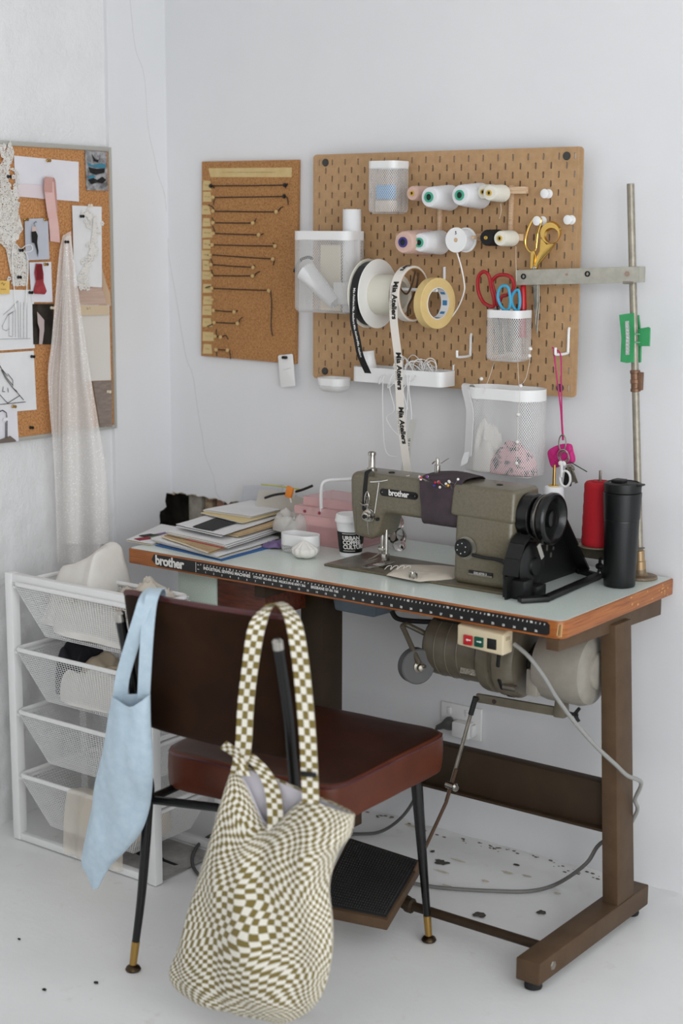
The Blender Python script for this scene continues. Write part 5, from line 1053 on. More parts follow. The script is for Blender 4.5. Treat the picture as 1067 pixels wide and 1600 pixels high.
strokes(o, [[(-2, 644), (4, 641), (10, 645), (11, 655), (11, 684)], [(9, 684), (9, 660)]], .0022, M_paperB, 'lamp_print', .011); onp(o, [(-3, 688), (16, 681), (25, 688), (25, 690), (-3, 693)], mat('brown_print', '#6d6259', .5), 'table_print', .011); onp(o, [(6, 653), (13, 652), (14, 657), (4, 658)], M_paperW, 'shade_print', .0115)
o = pinned([(-8, 438), (14, 439), (14, 459), (-8, 460)], mat('sticky_note', '#dcb766', .8), 'sticky_note', 'small yellow sticky note at the left edge of the cork board', 'note', d=.009)
strokes(o, [[(2, 444), (4, 441), (6, 446), (8, 442)], [(1, 452), (10, 452)]], .0009, mat('brown_ink', '#6a4a2a', .8), 'handwriting', .0145)
o = pinned([(118, 451), (158, 448), (166, 478), (121, 480)], mat('nude_stripe', '#c6ada0', .7, hex2='#b79c8d', nscale=10, stretch=(1, 1, 14)), 'nude_fabric', 'nude striped fabric strip below the white lace card', 'fabric', d=.003)
o = pinned([(158, 415), (171, 458), (172, 478), (160, 478)], mat('beige_net', '#c4a98c', .8), 'beige_net', 'beige net swatch at the right edge of the cork board', 'fabric', d=.002)
o = pinned([(121, 476), (170, 476), (172, 594), (126, 596)], mat('ivory_sheet', '#d8d3cc', .7), 'ivory_sheet', 'ivory sheet with a tan band on the right of the cork board', 'paper', d=.0045)
onp(o, [(121, 477), (169, 477), (170, 492), (122, 493)], mat('tan_band', '#cfbb9f', .8), 'tan_band', .010); strokes(o, [[(135, 480), (138, 483), (135, 483)], [(140, 480), (141, 483)]], .0008, M_pencil if 'M_pencil' in globals() else M_greyrub, 'handwriting', .0106)
o = pinned([(144, 596), (174, 595), (174, 667), (155, 668)], mat('brown_photo', '#7d7068', .5, hex2='#93857a', nscale=30, stretch=(1, 1, 4)), 'brown_photo', 'brown photo print at the bottom right of the cork board', 'photo', d=.003)
# white cords
cd = thing('white_string', 'thin white string with a bow hanging on the left of the cork board', 'cord', LX(28, 486, .012), group='samples on the cork board')
for Q in ([(33, 390), (40, 384), (49, 383), (50, 391), (40, 394), (33, 391)], [(33, 391), (24, 381), (20, 389), (20, 420), (23, 460), (25, 484)], [(33, 391), (42, 398), (44, 420), (42, 450), (41, 482)]): part('cord_strand', MB().tube(smooth_path([LX(u, v, .014) for u, v in Q], 5), .0012, 5), M_whitepl, cd)
# tulle with glitter
def tulle_mat():
    s = NT('glitter_tulle'); c = s.coord('Object'); vo = s.new('ShaderNodeTexVoronoi'); vo.inputs['Scale'].default_value = 210; s.l(c, vo.inputs['Vector'])
    dots = s.ramp(vo.outputs['Distance'], [(.12, 1.0), (.22, 0.0)]); s.l(s.mix(dots, '#f4f0ec', '#ffffff'), s.b.inputs['Base Color']); s.l(s.ramp(dots, [(0, .46), (1, .9)]), s.b.inputs['Alpha']); s.b.inputs['Roughness'].default_value = .45; return s.m
M_tulg = tulle_mat()
tl = thing('glitter_tulle', 'sheer glitter tulle gathered at a black pin and falling below the cork board', 'fabric', LX(110, 700, .02), group='samples on the cork board')
def tul(L_, R_, dep, ph):
    def fn(u, v):
        a = interp(L_, v); b = interp(R_, v); uu = a[0]+(b[0]-a[0])*u; vv = a[1]+(b[1]-a[1])*u
        return LX(uu, vv, dep+.009*math.sin(u*11+ph+v*1.5)*min(1, v*2)+.008*v)
    return MB().sheet(fn, 36, 50)
part('tulle_layer', tul([(98, 368), (92, 400), (86, 470), (80, 540), (75, 596), (84, 720), (90, 880)], [(111, 361), (116, 430), (124, 500), (134, 560), (143, 600), (150, 720), (158, 880)], .022, 0), M_tulg, tl)
part('tulle_layer', tul([(100, 372), (98, 430), (97, 500), (97, 570), (97, 640), (98, 740), (98, 850)], [(110, 366), (119, 430), (130, 510), (142, 590), (155, 668), (166, 740), (170, 850)], .034, 2), M_tulg, tl)
part('tulle_layer', tul([(102, 372), (96, 430), (86, 520), (76, 600), (81, 680)], [(106, 370), (106, 430), (100, 520), (98, 600), (96, 682)], .029, 4), M_tulg, tl)
# push pins
def pushpin(name, m, p, ax, label, group, r=.0045, h=.011):
    mb = MB(); mb.lathe([(.0006, -.004), (.0006, .0), (r*.95, .0005), (r*.95, .0025), (r*.5, .0035), (r*.45, h*.6), (r*.9, h*.8), (r, h*.9), (r*.85, h)], p, ax, 14); return single(name, mb, m, label, 'pin', group)
M_pinB = mat('black_pin', '#121213', .3); M_pinW = mat('cream_pin', '#e2d6bf', .35)
for u, v, m, lab, d in ((31, 391, M_pinB, 'black push pin holding the white cord bow', .012), (28, 433, M_pinB, 'black push pin low on the ivory lace trim', .009), (126, 338, M_pinB, 'black push pin on the white lace card', .009), (102, 378, M_pinB, 'black push pin gathering the glitter tulle', .036), (46, 457, M_pinB, 'black push pin at the top right corner of the column sketch', .008),
        (49, 557, M_pinB, 'black push pin at the top right corner of the ink sketch', .008), (47, 668, M_pinB, 'black push pin alone in the bare cork at the bottom', 0), (12, 276, M_pinB, 'black push pin high on the ivory lace trim', .008), (74, 251, M_brass, 'brass push pin at the top of the large pale print', .005), (39, 343, M_brass, 'brass push pin at the left corner of the black dress photo', .011), (70, 343, M_brass, 'brass push pin at the right corner of the black dress photo', .011),
        (20, 635, M_brass, 'brass push pin at the bottom of the ink sketch', .009), (70, 413, M_brass, 'brass push pin on the red dress print', .009), (80, 481, M_pinW, 'cream push pin on the dark gown photo', .009), (168, 612, M_pinW, 'cream push pin on the brown photo print', .008), (139, 321, M_pinW, 'cream push pin at the top of the white lace card', .009)):
    pushpin('push_pin', m, LX(u, v, d), (1, 0, 0), lab, 'push pins on the large cork board', .0042)
# ================================================================ small cork board with measured cords
SB = -.014; CWp = lambda u, v, d=0: PY(u, v, SB-d)
k3 = lambda x, y: (300+x*.2439, 230+y*.2439)
P = [CWp(315, 252.5), CWp(465, 249.5), CWp(461, 569), CWp(314, 556)]
scb = thing('small_cork_board', 'unframed brown cork board with rows of black cords beside the pegboard', 'pin board', ((P[2].x+P[3].x)/2, -.007, P[2].z))
mb = MB(); mb.prism([(p.x, p.z) for p in P[::-1]], (0, SB+.0128, 0), AX, AZ, .0128, .0008, 1); part('cork_panel', mb, M_cork, scb)
M_lab = mat('yellowed_label_paper', '#cdb684', .8, hex2='#c4aa76', nscale=30); M_pen = mat('grey_pen', '#6f5f45', .8)
def scribble(mb, a, b, h, n, r):
    Q = []
    for i in range(n*3+1): t = i/(n*3); p = a.lerp(b, t); Q.append(p+V((0, 0, r.uniform(-h, h))))
    for p, q in zip(Q[:-1], Q[1:]):
        if r.random() < .12: continue
        mb.beam(p, q, .0003, .0005, up=(0, 1, 0))
def label_strip(px, name, label, seed, w0=.2, w1=.8):
    Q = [CWp(*k3(*q), .0006) for q in px]; c = sum(Q, V())/len(Q); mb = MB(); mb.prism([(q.x, q.z) for q in Q[::-1]], (0, SB-.0002, 0), AX, AZ, .0005)
    o = single(name, mb, M_lab, label, 'label', 'paper labels on the small cork board', smooth=False); r = random.Random(seed); mb = MB(); w_ = (Q[1]-Q[0]); A = c-w_*.32+V((0, -.0006, .001)); B = c+w_*.30+V((0, -.0006, .0))
    scribble(mb, A, B, .0011, 5 if len(px) == 4 and w_.length < .06 else 40, r); part('handwriting', mb, M_pen, o, kind='stuff', smooth=False)
label_strip([(105, 135), (640, 130), (637, 192), (118, 192)], 'paper_strip', 'long yellowed paper strip with handwriting along the top of the small cork board', 1)
ordn = ['first', 'second', 'third', 'fourth', 'fifth', 'sixth', 'seventh', 'eighth', 'ninth', 'tenth', 'eleventh', 'twelfth', 'thirteenth', 'fourteenth', 'fifteenth']
LABY = [245, 318, 402, 482, 550, 622, 690, 757, 822, 904, 982, 1045, 1122, 1212, 1292]; rnd = random.Random(5)
for i, y in enumerate(LABY):
    x0, x1 = 64+rnd.uniform(-2, 6), 115+rnd.uniform(-3, 12)+(14 if i > 12 else 0); h = 29+rnd.uniform(-2, 4)
    label_strip([(x0+rnd.uniform(0, 5), y-h), (x1-rnd.uniform(0, 8), y-h+rnd.uniform(-2, 4)), (x1+rnd.uniform(0, 8), y+h-rnd.uniform(-2, 3)), (x0, y+h)], 'paper_label', f'small yellowed paper label, {ordn[i]} from the top at the left of the small cork board', i+20)
M_cordB = mat('black_waxed_cord', '#1c1714', .6); M_pinT = mat('pale_gilt_pin', '#cdb07a', .35, metal=.35)
ROWS = [((130, 248), (605, 243), [(122, 238), (142, 262)], [(612, 232), (598, 262)]), ((145, 322), (600, 315), [(140, 345), (139, 370)], [(612, 330), (616, 370)]), ((145, 410), (550, 415), [(130, 382), (102, 371)], [(566, 390), (584, 382)]), ((145, 484), (400, 486), [(135, 466), (127, 452)], [(405, 470), (412, 457)]),
        ((147, 553), (437, 562), [(140, 525), (132, 505)], [(450, 557), (458, 553)]), ((140, 626), (543, 634), [(125, 627), (110, 626)], [(530, 622), (517, 614)]), ((127, 690), (528, 717), [(112, 688), (100, 692)], [(524, 740), (520, 758)]), ((132, 753), (402, 771), [(126, 730), (118, 712)], [(400, 762), (396, 754)]),
        ((135, 823), (398, 825), [(130, 805), (124, 785)], [(415, 805), (434, 797)]), ((137, 905), (502, 918), [(115, 893), (84, 901)], [(510, 1000), (507, 1150), (516, 1210)]), None, ((147, 1046), (281, 1056), [(143, 1040), (138, 1036)], [(286, 1050), (290, 1044)]), ((152, 1123), (302, 1129), [(125, 1137), (98, 1148)], [(305, 1105), (322, 1090)]),
        ((158, 1211), (193, 1216), [(155, 1190), (156, 1164)], [(215, 1205), (232, 1232)]), ((165, 1296), (238, 1300), [(158, 1310), (158, 1337)], [(244, 1325), (246, 1358)])]
cpn = 'map pins on the small cork board'
def mappin(q, m, lab):
    p = CWp(*k3(*q), 0); mb = MB(); mb.lathe([(.0005, -.004), (.0005, .002), (.0022, .0022), (.0048, .0045), (.0056, .007), (.0046, .0092), (.002, .0104)], p, (0, -1, 0), 14); single('map_pin', mb, m, lab, 'pin', cpn)
for i, R_ in enumerate(ROWS):
    if R_ is None: mappin((140, 978), M_pinT, 'pale map pin without a cord beside the eleventh paper label'); continue
    a, b, ta, tb = R_; m = MB(); Q = [CWp(*k3(*q), .0042) for q in (ta[::-1]+[a])]; m.tube(smooth_path(Q, 4), .0013, 6); m2 = MB()
    cdn = thing('black_string', f'black string stretched between pins, {ordn[i]} row from the top of the small cork board', 'string', CWp(*k3(*a), .004), group='measured cords')
    part('cord', MB().tube([CWp(*k3(*a), .0042), CWp(*k3((a[0]+b[0])/2, (a[1]+b[1])/2+1), .0036), CWp(*k3(*b), .0042)], .0014, 6), M_cordB, cdn); part('cord_end', m, M_cordB, cdn)
    part('cord_end', MB().tube(smooth_path([CWp(*k3(*q), .0042) for q in ([b]+tb)], 4), .0013, 6), M_cordB, cdn)
    mappin(a, M_pinB if i == 0 else M_pinT, f'{"black" if i == 0 else "pale"} map pin at the left end of the {ordn[i]} row string'); mappin(b, M_pinB if i in (0, 1) else M_pinT, f'{"black" if i in (0, 1) else "pale"} map pin at the right end of the {ordn[i]} row string')
P = [CWp(434, 555, .006), CWp(457.5, 553, .006), CWp(461.5, 603, .003), CWp(439, 605.5, .003)]; c = sum(P, V())/4; ux = (P[1]-P[0]+P[2]-P[3])/2; uz_ = (P[0]-P[3]+P[1]-P[2])/2; hw, hh = ux.length/2, uz_.length/2
tg = thing('swing_tag', 'white rounded card tag hanging from the bottom right corner of the small cork board', 'tag', c-uz_/2)
mb = MB(); mb.prism(rrect(hw, hh, .005, 4), c+V((0, .0006, 0)), ux.normalized(), uz_.normalized(), .0012, .0003); part('card', mb, M_whitepl, tg); r = random.Random(3); mb = MB(); scribble(mb, c-ux*.22+V((0, -.0008, .003)), c+ux*.28+V((0, -.0008, .006)), .0016, 6, r); part('handwriting', mb, M_paperB, tg, kind='stuff', smooth=False)
for dx, nm in ((-.0035, 'left'), (.0035, 'right')): pushpin('push_pin', M_pinB, CWp(446, 558.5, .0065)+V((dx, 0, 0)), (0, -1, 0), f'black push pin, the {nm} one of the pair at the top of the white tag', 'push pins on the white tag', .0042, .008)
# ================================================================ pegboard
PBY = -.036; PBx = lambda u, v, d=0: PY(u, v, PBY-d)
o0 = V((.0, PBY, 1.1429)); W_, H_, TH = .76, .56, .005
pg = thing('pegboard', 'large tan pegboard with rows of slots on the wall above the sewing machine', 'pegboard', (W_/2, PBY, o0.z))
mb = MB()
def slot(cx_, cz_, z0, z1):
    n = 6; r, h = .0025, .0052; S = []
    for k in range(n+1): a = PI*k/n; S.append((cx_+r*math.cos(a), cz_+h+r*math.sin(a)))
    for k in range(n+1): a = PI+PI*k/n; S.append((cx_+r*math.cos(a), cz_-h+r*math.sin(a)))
    x0, x1 = cx_-.01, cx_+.01; O = []
    for k in range(n+1): t = k/n; O.append((x1, cz_+h+(z1-cz_-h)*min(1, t*3)) if t <= .333 else ((x1+(x0-x1)*(t-1/3)*3, z1) if t < .667 else (x0, z1+(cz_+h-z1)*(t-2/3)*3)))
    for k in range(n+1): t = k/n; O.append((x0, cz_-h+(z0-cz_+h)*min(1, t*3)) if t <= .333 else ((x0+(x1-x0)*(t-1/3)*3, z0) if t < .667 else (x1, z0+(cz_-h-z0)*(t-2/3)*3)))
    m_ = len(S); a = [mb.v(o0+V((p[0], 0, p[1]))) for p in S]; b = [mb.v(o0+V((p[0], 0, p[1]))) for p in O]; c = [mb.v(o0+V((p[0], TH, p[1]))) for p in S]
    for k in range(m_): j = (k+1) % m_; mb.face([b[k], b[j], a[j], a[k]]); mb.face([a[k], a[j], c[j], c[k]])
def plain(x0, x1, z0, z1): mb.face([mb.v(o0+V(p)) for p in ((x0, 0, z0), (x1, 0, z0), (x1, 0, z1), (x0, 0, z1))])
for i in range(1, 38):
    x = .02*i
    if i % 2:
        for j in range(1, 28, 2): slot(x, .02*j, .02*j-.02, .02*j+.02)
    else:
        for j in range(2, 27, 2): slot(x, .02*j, .02*j-.02, .02*j+.02)
        plain(x-.01, x+.01, 0, .02); plain(x-.01, x+.01, .54, .56)
R0 = round_out(0, W_, 0, H_, (.0098,)*4, 4); nR = len(R0)
left = [p for p in R0 if p[0] <= .01001]; right = [p for p in R0 if p[0] >= W_-.01001]
for side in (left, right):
    mb.face([mb.v(o0+V((p[0], 0, p[1]))) for p in side])
e = [mb.v(o0+V((p[0], 0, p[1]))) for p in R0]; f_ = [mb.v(o0+V((p[0], TH, p[1]))) for p in R0]
for k in range(nR): j = (k+1) % nR; mb.face([e[k], e[j], f_[j], f_[k]])
bmesh.ops.remove_doubles(mb.bm, verts=mb.bm.verts, dist=1e-6); bmesh.ops.recalc_face_normals(mb.bm, faces=mb.bm.faces)
part('slotted_panel', mb, M_peg, pg, smooth=False)
M_screw = mat('dark_screw_cap', '#3a3a38', .5)
for x, z in ((.04, .54), (.72, .54), (.04, .02), (.72, .02)):
    mb = MB(); mb.lathe([(.009, -.001), (.0095, .002), (.0085, .004), (.004, .0045)], o0+V((x, 0, z)), (0, -1, 0), 16); part('mounting_screw', mb, M_screw, pg)
    part('spacer', MB().boxb(o0.x+x-.014, o0.x+x+.014, PBY+TH, -.0005, o0.z+z-.012, o0.z+z+.012, .002), M_whitepl, pg)
# baskets
def hang_basket(name, label, u, vt, vb, d, hx, hy, rim, r, group='mesh baskets on the pegboard', taper=0, pw=.0054, ph=.0078, sw_=.00115):
    ct, cb_ = PBx(u, vt, d), PBx(u, vb, d); c = V((ct.x, ct.y, cb_.z)); t = thing(name, label, 'basket', c, group=group); basket(t, c, hx, hy, ct.z-cb_.z, rim, r, .012, taper, pw, ph, sw_); 
    for s_ in (-1, 1): part('hanging_tab', MB().boxb(c.x+s_*hx*.5-.006, c.x+s_*hx*.5+.006, c.y+hy-.002, PBY+.004, ct.z-.012, ct.z-.002, .001), M_white, t)
    return c, ct.z-cb_.z
c1, h1 = hang_basket('mesh_basket', 'small white mesh basket with a blue item, highest on the pegboard', 607.5, 252, 334, .046, .0415, .036, .017, .018)
M_blueit = mat('blue_pack', '#5f9fd0', .4); single('blue_pack', MB().boxb(c1.x-.030, c1.x+.018, c1.y-.012, c1.y+.008, c1.z+.034, c1.z+.068, .004), M_blueit, 'light blue pack inside the highest small mesh basket', 'pack')
single('cream_pack', MB().boxb(c1.x-.030, c1.x+.020, c1.y-.016, c1.y+.012, c1.z+.002, c1.z+.033, .006), mat('cream_pack', '#cdbfae', .6, hex2='#b7a695', nscale=60), 'cream pack under the blue pack in the highest mesh basket', 'pack')
c2, h2 = hang_basket('mesh_basket', 'wide white mesh basket with paper rolls at the left edge of the pegboard', 514.5, 361, 488, .056, .087, .044, .022, .026)
def rolled(a, b, r0, r1, name, label, m=M_paperW):
    a, b = V(a), V(b); mb = MB(); L_ = (b-a).length; mb.lathe([(r0*.55, 0), (r0, 0), (r0, .001), (r1, L_-.001), (r1, L_), (r1*.55, L_), (r0*.5, .002)], a, b-a, 28, closedprof=True); return single(name, mb, m, label, 'roll', 'rolls in the wide mesh basket')
q = PBx(550, 327, .05); rolled((q.x, q.y, c2.z+.002), (q.x, q.y, q.z), .0225, .0225, 'paper_roll', 'upright white paper roll standing out above the wide left basket')
a, b = PBx(478, 424, .078), PBx(524, 474, .078); rolled(b, a, .017, .026, 'paper_roll', 'white cone shaped roll lying diagonally in the wide left basket')
single('white_card', MB().boxb(c2.x+.030, c2.x+.078, c2.y-.022, c2.y-.020, c2.z+.022, c2.z+.075, .0005), M_whitepl, 'white card at the right inside the wide left basket', 'card')
single('cream_sheet', MB().boxb(c2.x-.035, c2.x+.028, c2.y+.010, c2.y+.014, c2.z+.004, c2.z+.165, .001), M_paperC, 'cream paper standing in the wide left basket behind the rolls', 'paper')
mb = MB(); mb.tube(smooth_path([PBx(460, 425, .06), PBx(468, 408, .06), PBx(480, 402, .06), PBx(488, 404, .06)], 5), .004, 6); single('black_strap', mb, M_blackm, 'short black strap curled above the diagonal roll in the wide left basket', 'strap')
c3, h3 = hang_basket('mesh_basket', 'small white mesh basket holding scissors at the right of the pegboard', 796, 484, 564, .046, .046, .036, .018, .018)
c4, h4 = hang_basket('mesh_basket', 'large white oval mesh basket below the pegboard with pink fabric inside', 791, 605, 739, .060, .098, .052, .026, .050)
c5 = PBx(522, 607, .04); t = thing('mesh_dish', 'small shallow white mesh dish at the bottom left of the pegboard', 'basket', (c5.x, c5.y, PBx(522, 612, .04).z), group='mesh baskets on the pegboard'); hh_ = PBx(522, 590, .04).z-PBx(522, 612, .04).z; basket(t, (c5.x, c5.y, PBx(522, 612, .04).z), .040, .034, hh_, hh_*.52, .026, .014, 0.004)
part('hanging_tab', MB().boxb(c5.x-.02, c5.x+.02, c5.y+.030, PBY+.004, PBx(522, 597, .04).z, PBx(522, 592, .04).z, .001), M_white, t)
# tray shelf
tr = PBx(716, 584, 0); Dt = 0
for k in range(300):
    Dt = k*.0005
    if PBx(690, 603, Dt).x >= tr.x: break
tx1 = tr.x; tx0 = PBx(548, 592, Dt).x; tz1 = PBx(690, 582, Dt).z; tz0 = PBx(690, 606, Dt).z; tyf, tyb = PBY-Dt, PBY-.002; cx_, cy_ = (tx0+tx1)/2, (tyf+tyb)/2
tray2 = thing('shelf_tray', 'white plastic shelf tray hooked on the bottom of the pegboard', 'tray', (cx_, cy_, tz0))
def trayf(u, v):
    prof = [(0, .0), (.97, .0), (1, .0012), (1, 1), (.985, 1), (.983, .10), (.95, .075), (0, .07)]; t = v*7; i = min(int(t), 6); f = t-i; k = prof[i][0]*(1-f)+prof[i+1][0]*f; h = (prof[i][1]*(1-f)+prof[i+1][1]*f)*(tz1-tz0)
    R_ = rrect((tx1-tx0)/2, (tyb-tyf)/2, .018, 6); m_ = len(R_); p = R_[int(round(u*m_)) % m_]; return V((cx_+p[0]*k, cy_+p[1]*(k if k > .9 else k), tz0+h))
mb = MB(); mb.sheet(trayf, 28, 7, closed_u=True); bmesh.ops.remove_doubles(mb.bm, verts=mb.bm.verts, dist=1e-6); part('tray_body', mb, M_whitepl, tray2)
for s_ in (0, 1): x = tx1-.012 if s_ else tx0+.012; part('tray_hook', MB().tube([(x, PBY+.004, tz1+.012), (x, PBY-.004, tz1+.012), (x, PBY-.004, tz1-.01)], .0025, 6), M_white, tray2)
# ================================================================ reels and tape on the pegboard rod
M_reel = mat('white_reel_plastic', '#deddd9', .4); M_reelc = mat('cream_reel_core', '#d6d2c4', .45); M_satin = mat('ivory_satin_ribbon', '#dcd6cd', .5); M_blksat = mat('black_satin_ribbon', '#121112', .45)
M_mask = mat('masking_tape_yellow', '#d8bd83', .65, hex2='#d0b478', nscale=20); M_card = mat('brown_card_core', '#a97f56', .75)
rc = PBx(592, 459, .092); ry_, rz_ = rc.y, rc.z
rod = thing('peg_rod', 'white peg rod carrying the ribbon reels and masking tape on the pegboard', 'rod', (rc.x, ry_, rz_))
xe = PBx(676, 474, .10).x; zrod = PBx(676, 474, .10).z+.030
part('rod_bar', MB().tube([(rc.x-.055, ry_, zrod), (xe+.006, ry_, zrod)], .004, 8), M_white, rod)
q = PBx(694, 430, .003)
part('peg_hook', MB().tube(smooth_path([(q.x, PBY-.003, PBx(694, 417, .003).z), (q.x, PBY-.004, PBx(694, 441, .003).z), (q.x, PBY-.02, zrod), (q.x, ry_, zrod)], 4), .0036, 8), M_white, rod)
part('peg_hook', MB().tube([(rc.x-.05, PBY+.002, rz_+.05), (rc.x-.05, PBY-.004, rz_+.03), (rc.x-.05, ry_, zrod)], .0036, 8), M_white, rod)
def hollow(mb, o, ax, r0, r1, w_, n=48): return mb.lathe([(r0, 0), (r1-.001, 0), (r1, .001), (r1, w_-.001), (r1-.001, w_), (r0, w_)], o, ax, n, closedprof=True)
AXX = V((1, 0, 0)); RF = .0825
re = thing('ribbon_reel', 'large white flanged reel of black printed ribbon on the pegboard rod', 'reel', (rc.x, ry_, rz_-RF))
part('left_flange', hollow(MB(), (rc.x-.034, ry_, rz_), AXX, .010, RF, .003), M_reelc, re); part('right_flange', hollow(MB(), (rc.x-.004, ry_, rz_), AXX, .044, RF, .003), M_reel, re)
part('wound_ribbon', hollow(MB(), (rc.x-.029, ry_, rz_), AXX, .02, RF-.006, .023), M_blksat, re, 'black wound ribbon')
xr1 = PBx(630, 459, .10).x-.012
part('core_tube', hollow(MB(), (rc.x-.002, ry_, rz_-.002), AXX, .034, .048, xr1-rc.x), M_reelc, re)
Q = [V((rc.x-.018, ry_-RF*.86, rz_+.040)), V((rc.x-.018, ry_-RF-.001, rz_)), PBx(558, 520, .10)*1]; yq = ry_-RF
Q = [V((rc.x-.0175, ry_-(RF-.005)*math.cos(a), rz_+(RF-.005)*math.sin(a))) for a in (1.0, .6, .2, 0)]+[PY(556, 500, yq+.002), PY(558, 530, yq+.006), PY(563, 555, yq+.02), PY(575, 583, yq+.045)]
Q[4].x = Q[3].x+.001; Q = smooth_path(Q, 5); part('hanging_ribbon', MB().ribbon(Q, (1, .05, 0), .019, .0006), M_blksat, re, 'black ribbon end')
mb = MB()
for s0 in (.062, .105, .148, .188): path_text(mb, 'Mia Ateliers', .0085, Q, s0, (1, .05, 0), .0016, .0002, .0015)
for v, hh in ():
    p = PY(556.5, v, yq+.001); p.x = rc.x-.0175+(PY(558, 530, yq+.006).x-rc.x+.0175)*max(0, (v-500)/45); mb.text('Mia Ateliers', (p.x+.002, p.y-(.003 if v < 520 else -.004), p.z), (0, 0, -1), (1, 0, 0), .0085, .0008, .0002, 'CENTER')
part('lettering', mb, M_whiteprint, re, 'white lettering', kind='stuff', smooth=False)
# ivory ribbon roll
r2 = PBx(643, 459, .095); r2.y = ry_; x2 = r2.x-.018; R2 = .0655
rr2 = thing('ribbon_roll', 'roll of ivory printed ribbon on a brown card core between reel and masking tape', 'roll', (r2.x, ry_, r2.z-R2))
part('card_core', hollow(MB(), (x2, ry_, r2.z), AXX, .0585, .0605, .023), M_card, rr2, 'brown card core'); part('wound_ribbon', hollow(MB(), (x2, ry_, r2.z), AXX, .0606, R2, .023), M_satin, rr2)
xm = x2+.0115; yw = ry_-R2-.0006
Q = [V((xm, ry_-(R2+.0006)*math.cos(a), r2.z+(R2+.0006)*math.sin(a))) for a in (1.2, .8, .4, .1)]+[PY(619, 500, yw), PY(622, 560, yw), PY(624, 610, yw), PY(627, 660, yw+.004), PY(632, 700, yw+.008), PY(637, 738, yw+.012)]
for k in range(4, 10): pass
Q[4].x = xm; qq = smooth_path(Q, 6); part('hanging_ribbon', MB().ribbon(qq, (1, .06, 0), .0215, .0006), M_satin, rr2, 'long hanging ribbon end')
mb = MB()
def down_text(u, v, dy, size, body, off=0, bold=.0004, sp=1, sh=(0, 0, -1)): p = PY(u, v, yw+dy); mb.text(body, (p.x+off, p.y-.0008, p.z), sh, (1, .06, 0), size, .0003, bold, 'CENTER', sp)

for v0 in (441, 556, 643):
    z0 = PY(622, v0, yw).z; s0 = 0
    for a, b in zip(qq[:-1], qq[1:]):
        if b.z <= z0 and a.y < ry_: break
        s0 += (b-a).length
    path_text(mb, 'Mia Ateliers', .0185, qq, s0, (1, .06, 0), .0016, .0007, .0022, .98); path_text(mb, 'DESIGNER BRIDAL', .0050, qq, s0+.010, (1, .06, 0), .0016, 0, -.0070, 1.45)
part('lettering', mb, M_blackprint, rr2, 'black lettering', kind='stuff', smooth=False)
mb = MB(); a_ = 1.0
for tx, a0, off in (('eliers', .95, .002),):
    t = MB(); t.text(tx, (0, 0, 0), (1, 0, 0), (0, 1, 0), .0185, 0, .0007, 'RIGHT')
    for q in t.bm.verts: s_, h = -q.co.x, q.co.y; a = a0+s_/R2; q.co = V((xm+off+h, ry_-(R2+.0016)*math.cos(a), r2.z+(R2+.0016)*math.sin(a)))
    mb.join(t.bm)
part('lettering', mb, M_blackprint, rr2, kind='stuff', smooth=False)
# dark wire loops seen inside the roll
mb = MB(); mb.tube(smooth_path([V((x2+.012, ry_+.02, r2.z+.052)), V((x2+.016, ry_+.0, r2.z+.02)), V((x2+.016, ry_-.02, r2.z+.0)), V((x2+.016, ry_-.045, r2.z+.012)), V((x2+.014, ry_-.05, r2.z+.03))], 5), .0022, 6); mb.tube(smooth_path([V((x2+.014, ry_+.03, r2.z+.048)), V((x2+.016, ry_+.022, r2.z+.02)), V((x2+.016, ry_+.005, r2.z-.008)), V((x2+.015, ry_-.012, r2.z-.03)), V((x2+.013, ry_-.01, r2.z-.052))], 5), .0024, 6)
single('brown_wire', mb, mat('brown_wire', '#4a3420', .6), 'dark brown wire loops inside the ivory ribbon roll', 'wire')
# masking tape
tc = PBx(676, 474, .10); tc.y = ry_; Rm = .0595; axm = V((.985, -.17, 0)).normalized()
mt = thing('masking_tape', 'roll of yellow masking tape with blue printed core on the pegboard rod', 'tape', (tc.x, ry_, tc.z-Rm)); om = tc-axm*.012
part('tape', hollow(MB(), om, axm, .0375, Rm, .024), M_mask, mt); part('core', hollow(MB(), om-axm*.0002, axm, .0355, .0375, .0244), M_whitepl, mt, 'white core')
mb = MB(); up = V((0, 0, 1)); sd = axm.cross(up)
for k in range(9):
    a = 2*PI*k/9+.35; w_ = .10 if k % 2 else .17
    for r_ in (.0353,):
        b_ = [om+axm*h+(sd*math.cos(a+da)+up*math.sin(a+da))*r_ for h, da in ((.005, -w_), (.019, -w_), (.019, w_), (.005, w_))]; mb.face([mb.v(p) for p in b_])
part('blue_print', mb, mat('blue_core_print', '#3f7fae', .5), mt, 'blue print', kind='stuff', smooth=False)
# ================================================================ shelf tray contents
zt = tz0+.004
bc = PBx(579, 574, Dt*.55); bc.z = zt; bt = thing('white_bottle', 'small white bottle with a green label lying open in the shelf tray', 'bottle', bc)
axb = V((-.10, -.05, 1)).normalized(); M_blab = mat('teal_label', '#2f8a6b', .5, hex2='#cfe0dc', nscale=60)
part('bottle', MB().lathe([(.018, 0), (.020, .002), (.020, .030), (.0185, .036), (.0165, .052), (.0165, .066), (.0172, .067), (.0172, .070), (.012, .070)], bc, axb, 26), M_whitepl, bt); part('label', MB().lathe([(.0203, .004), (.0203, .026)], bc, axb, 26, False, False), M_blab, bt, 'green label'); part('mouth', MB().lathe([(.0118, .0695), (.0, .0698)], bc, axb, 20, False, False), mat('dark_mouth', '#6f6a45', .7), bt)
ballc = PBx(597, 577, Dt*.72); ballc.z = zt+.016
tw = thing('twine_ball', 'ball of cream twine beside the white bottle in the shelf tray', 'twine', ballc-V((0, 0, .016))); part('ball', MB().sphere(ballc, .016, (1.35, 1, .95), 20, 12), M_reelc, tw)
rnd = random.Random(21); 
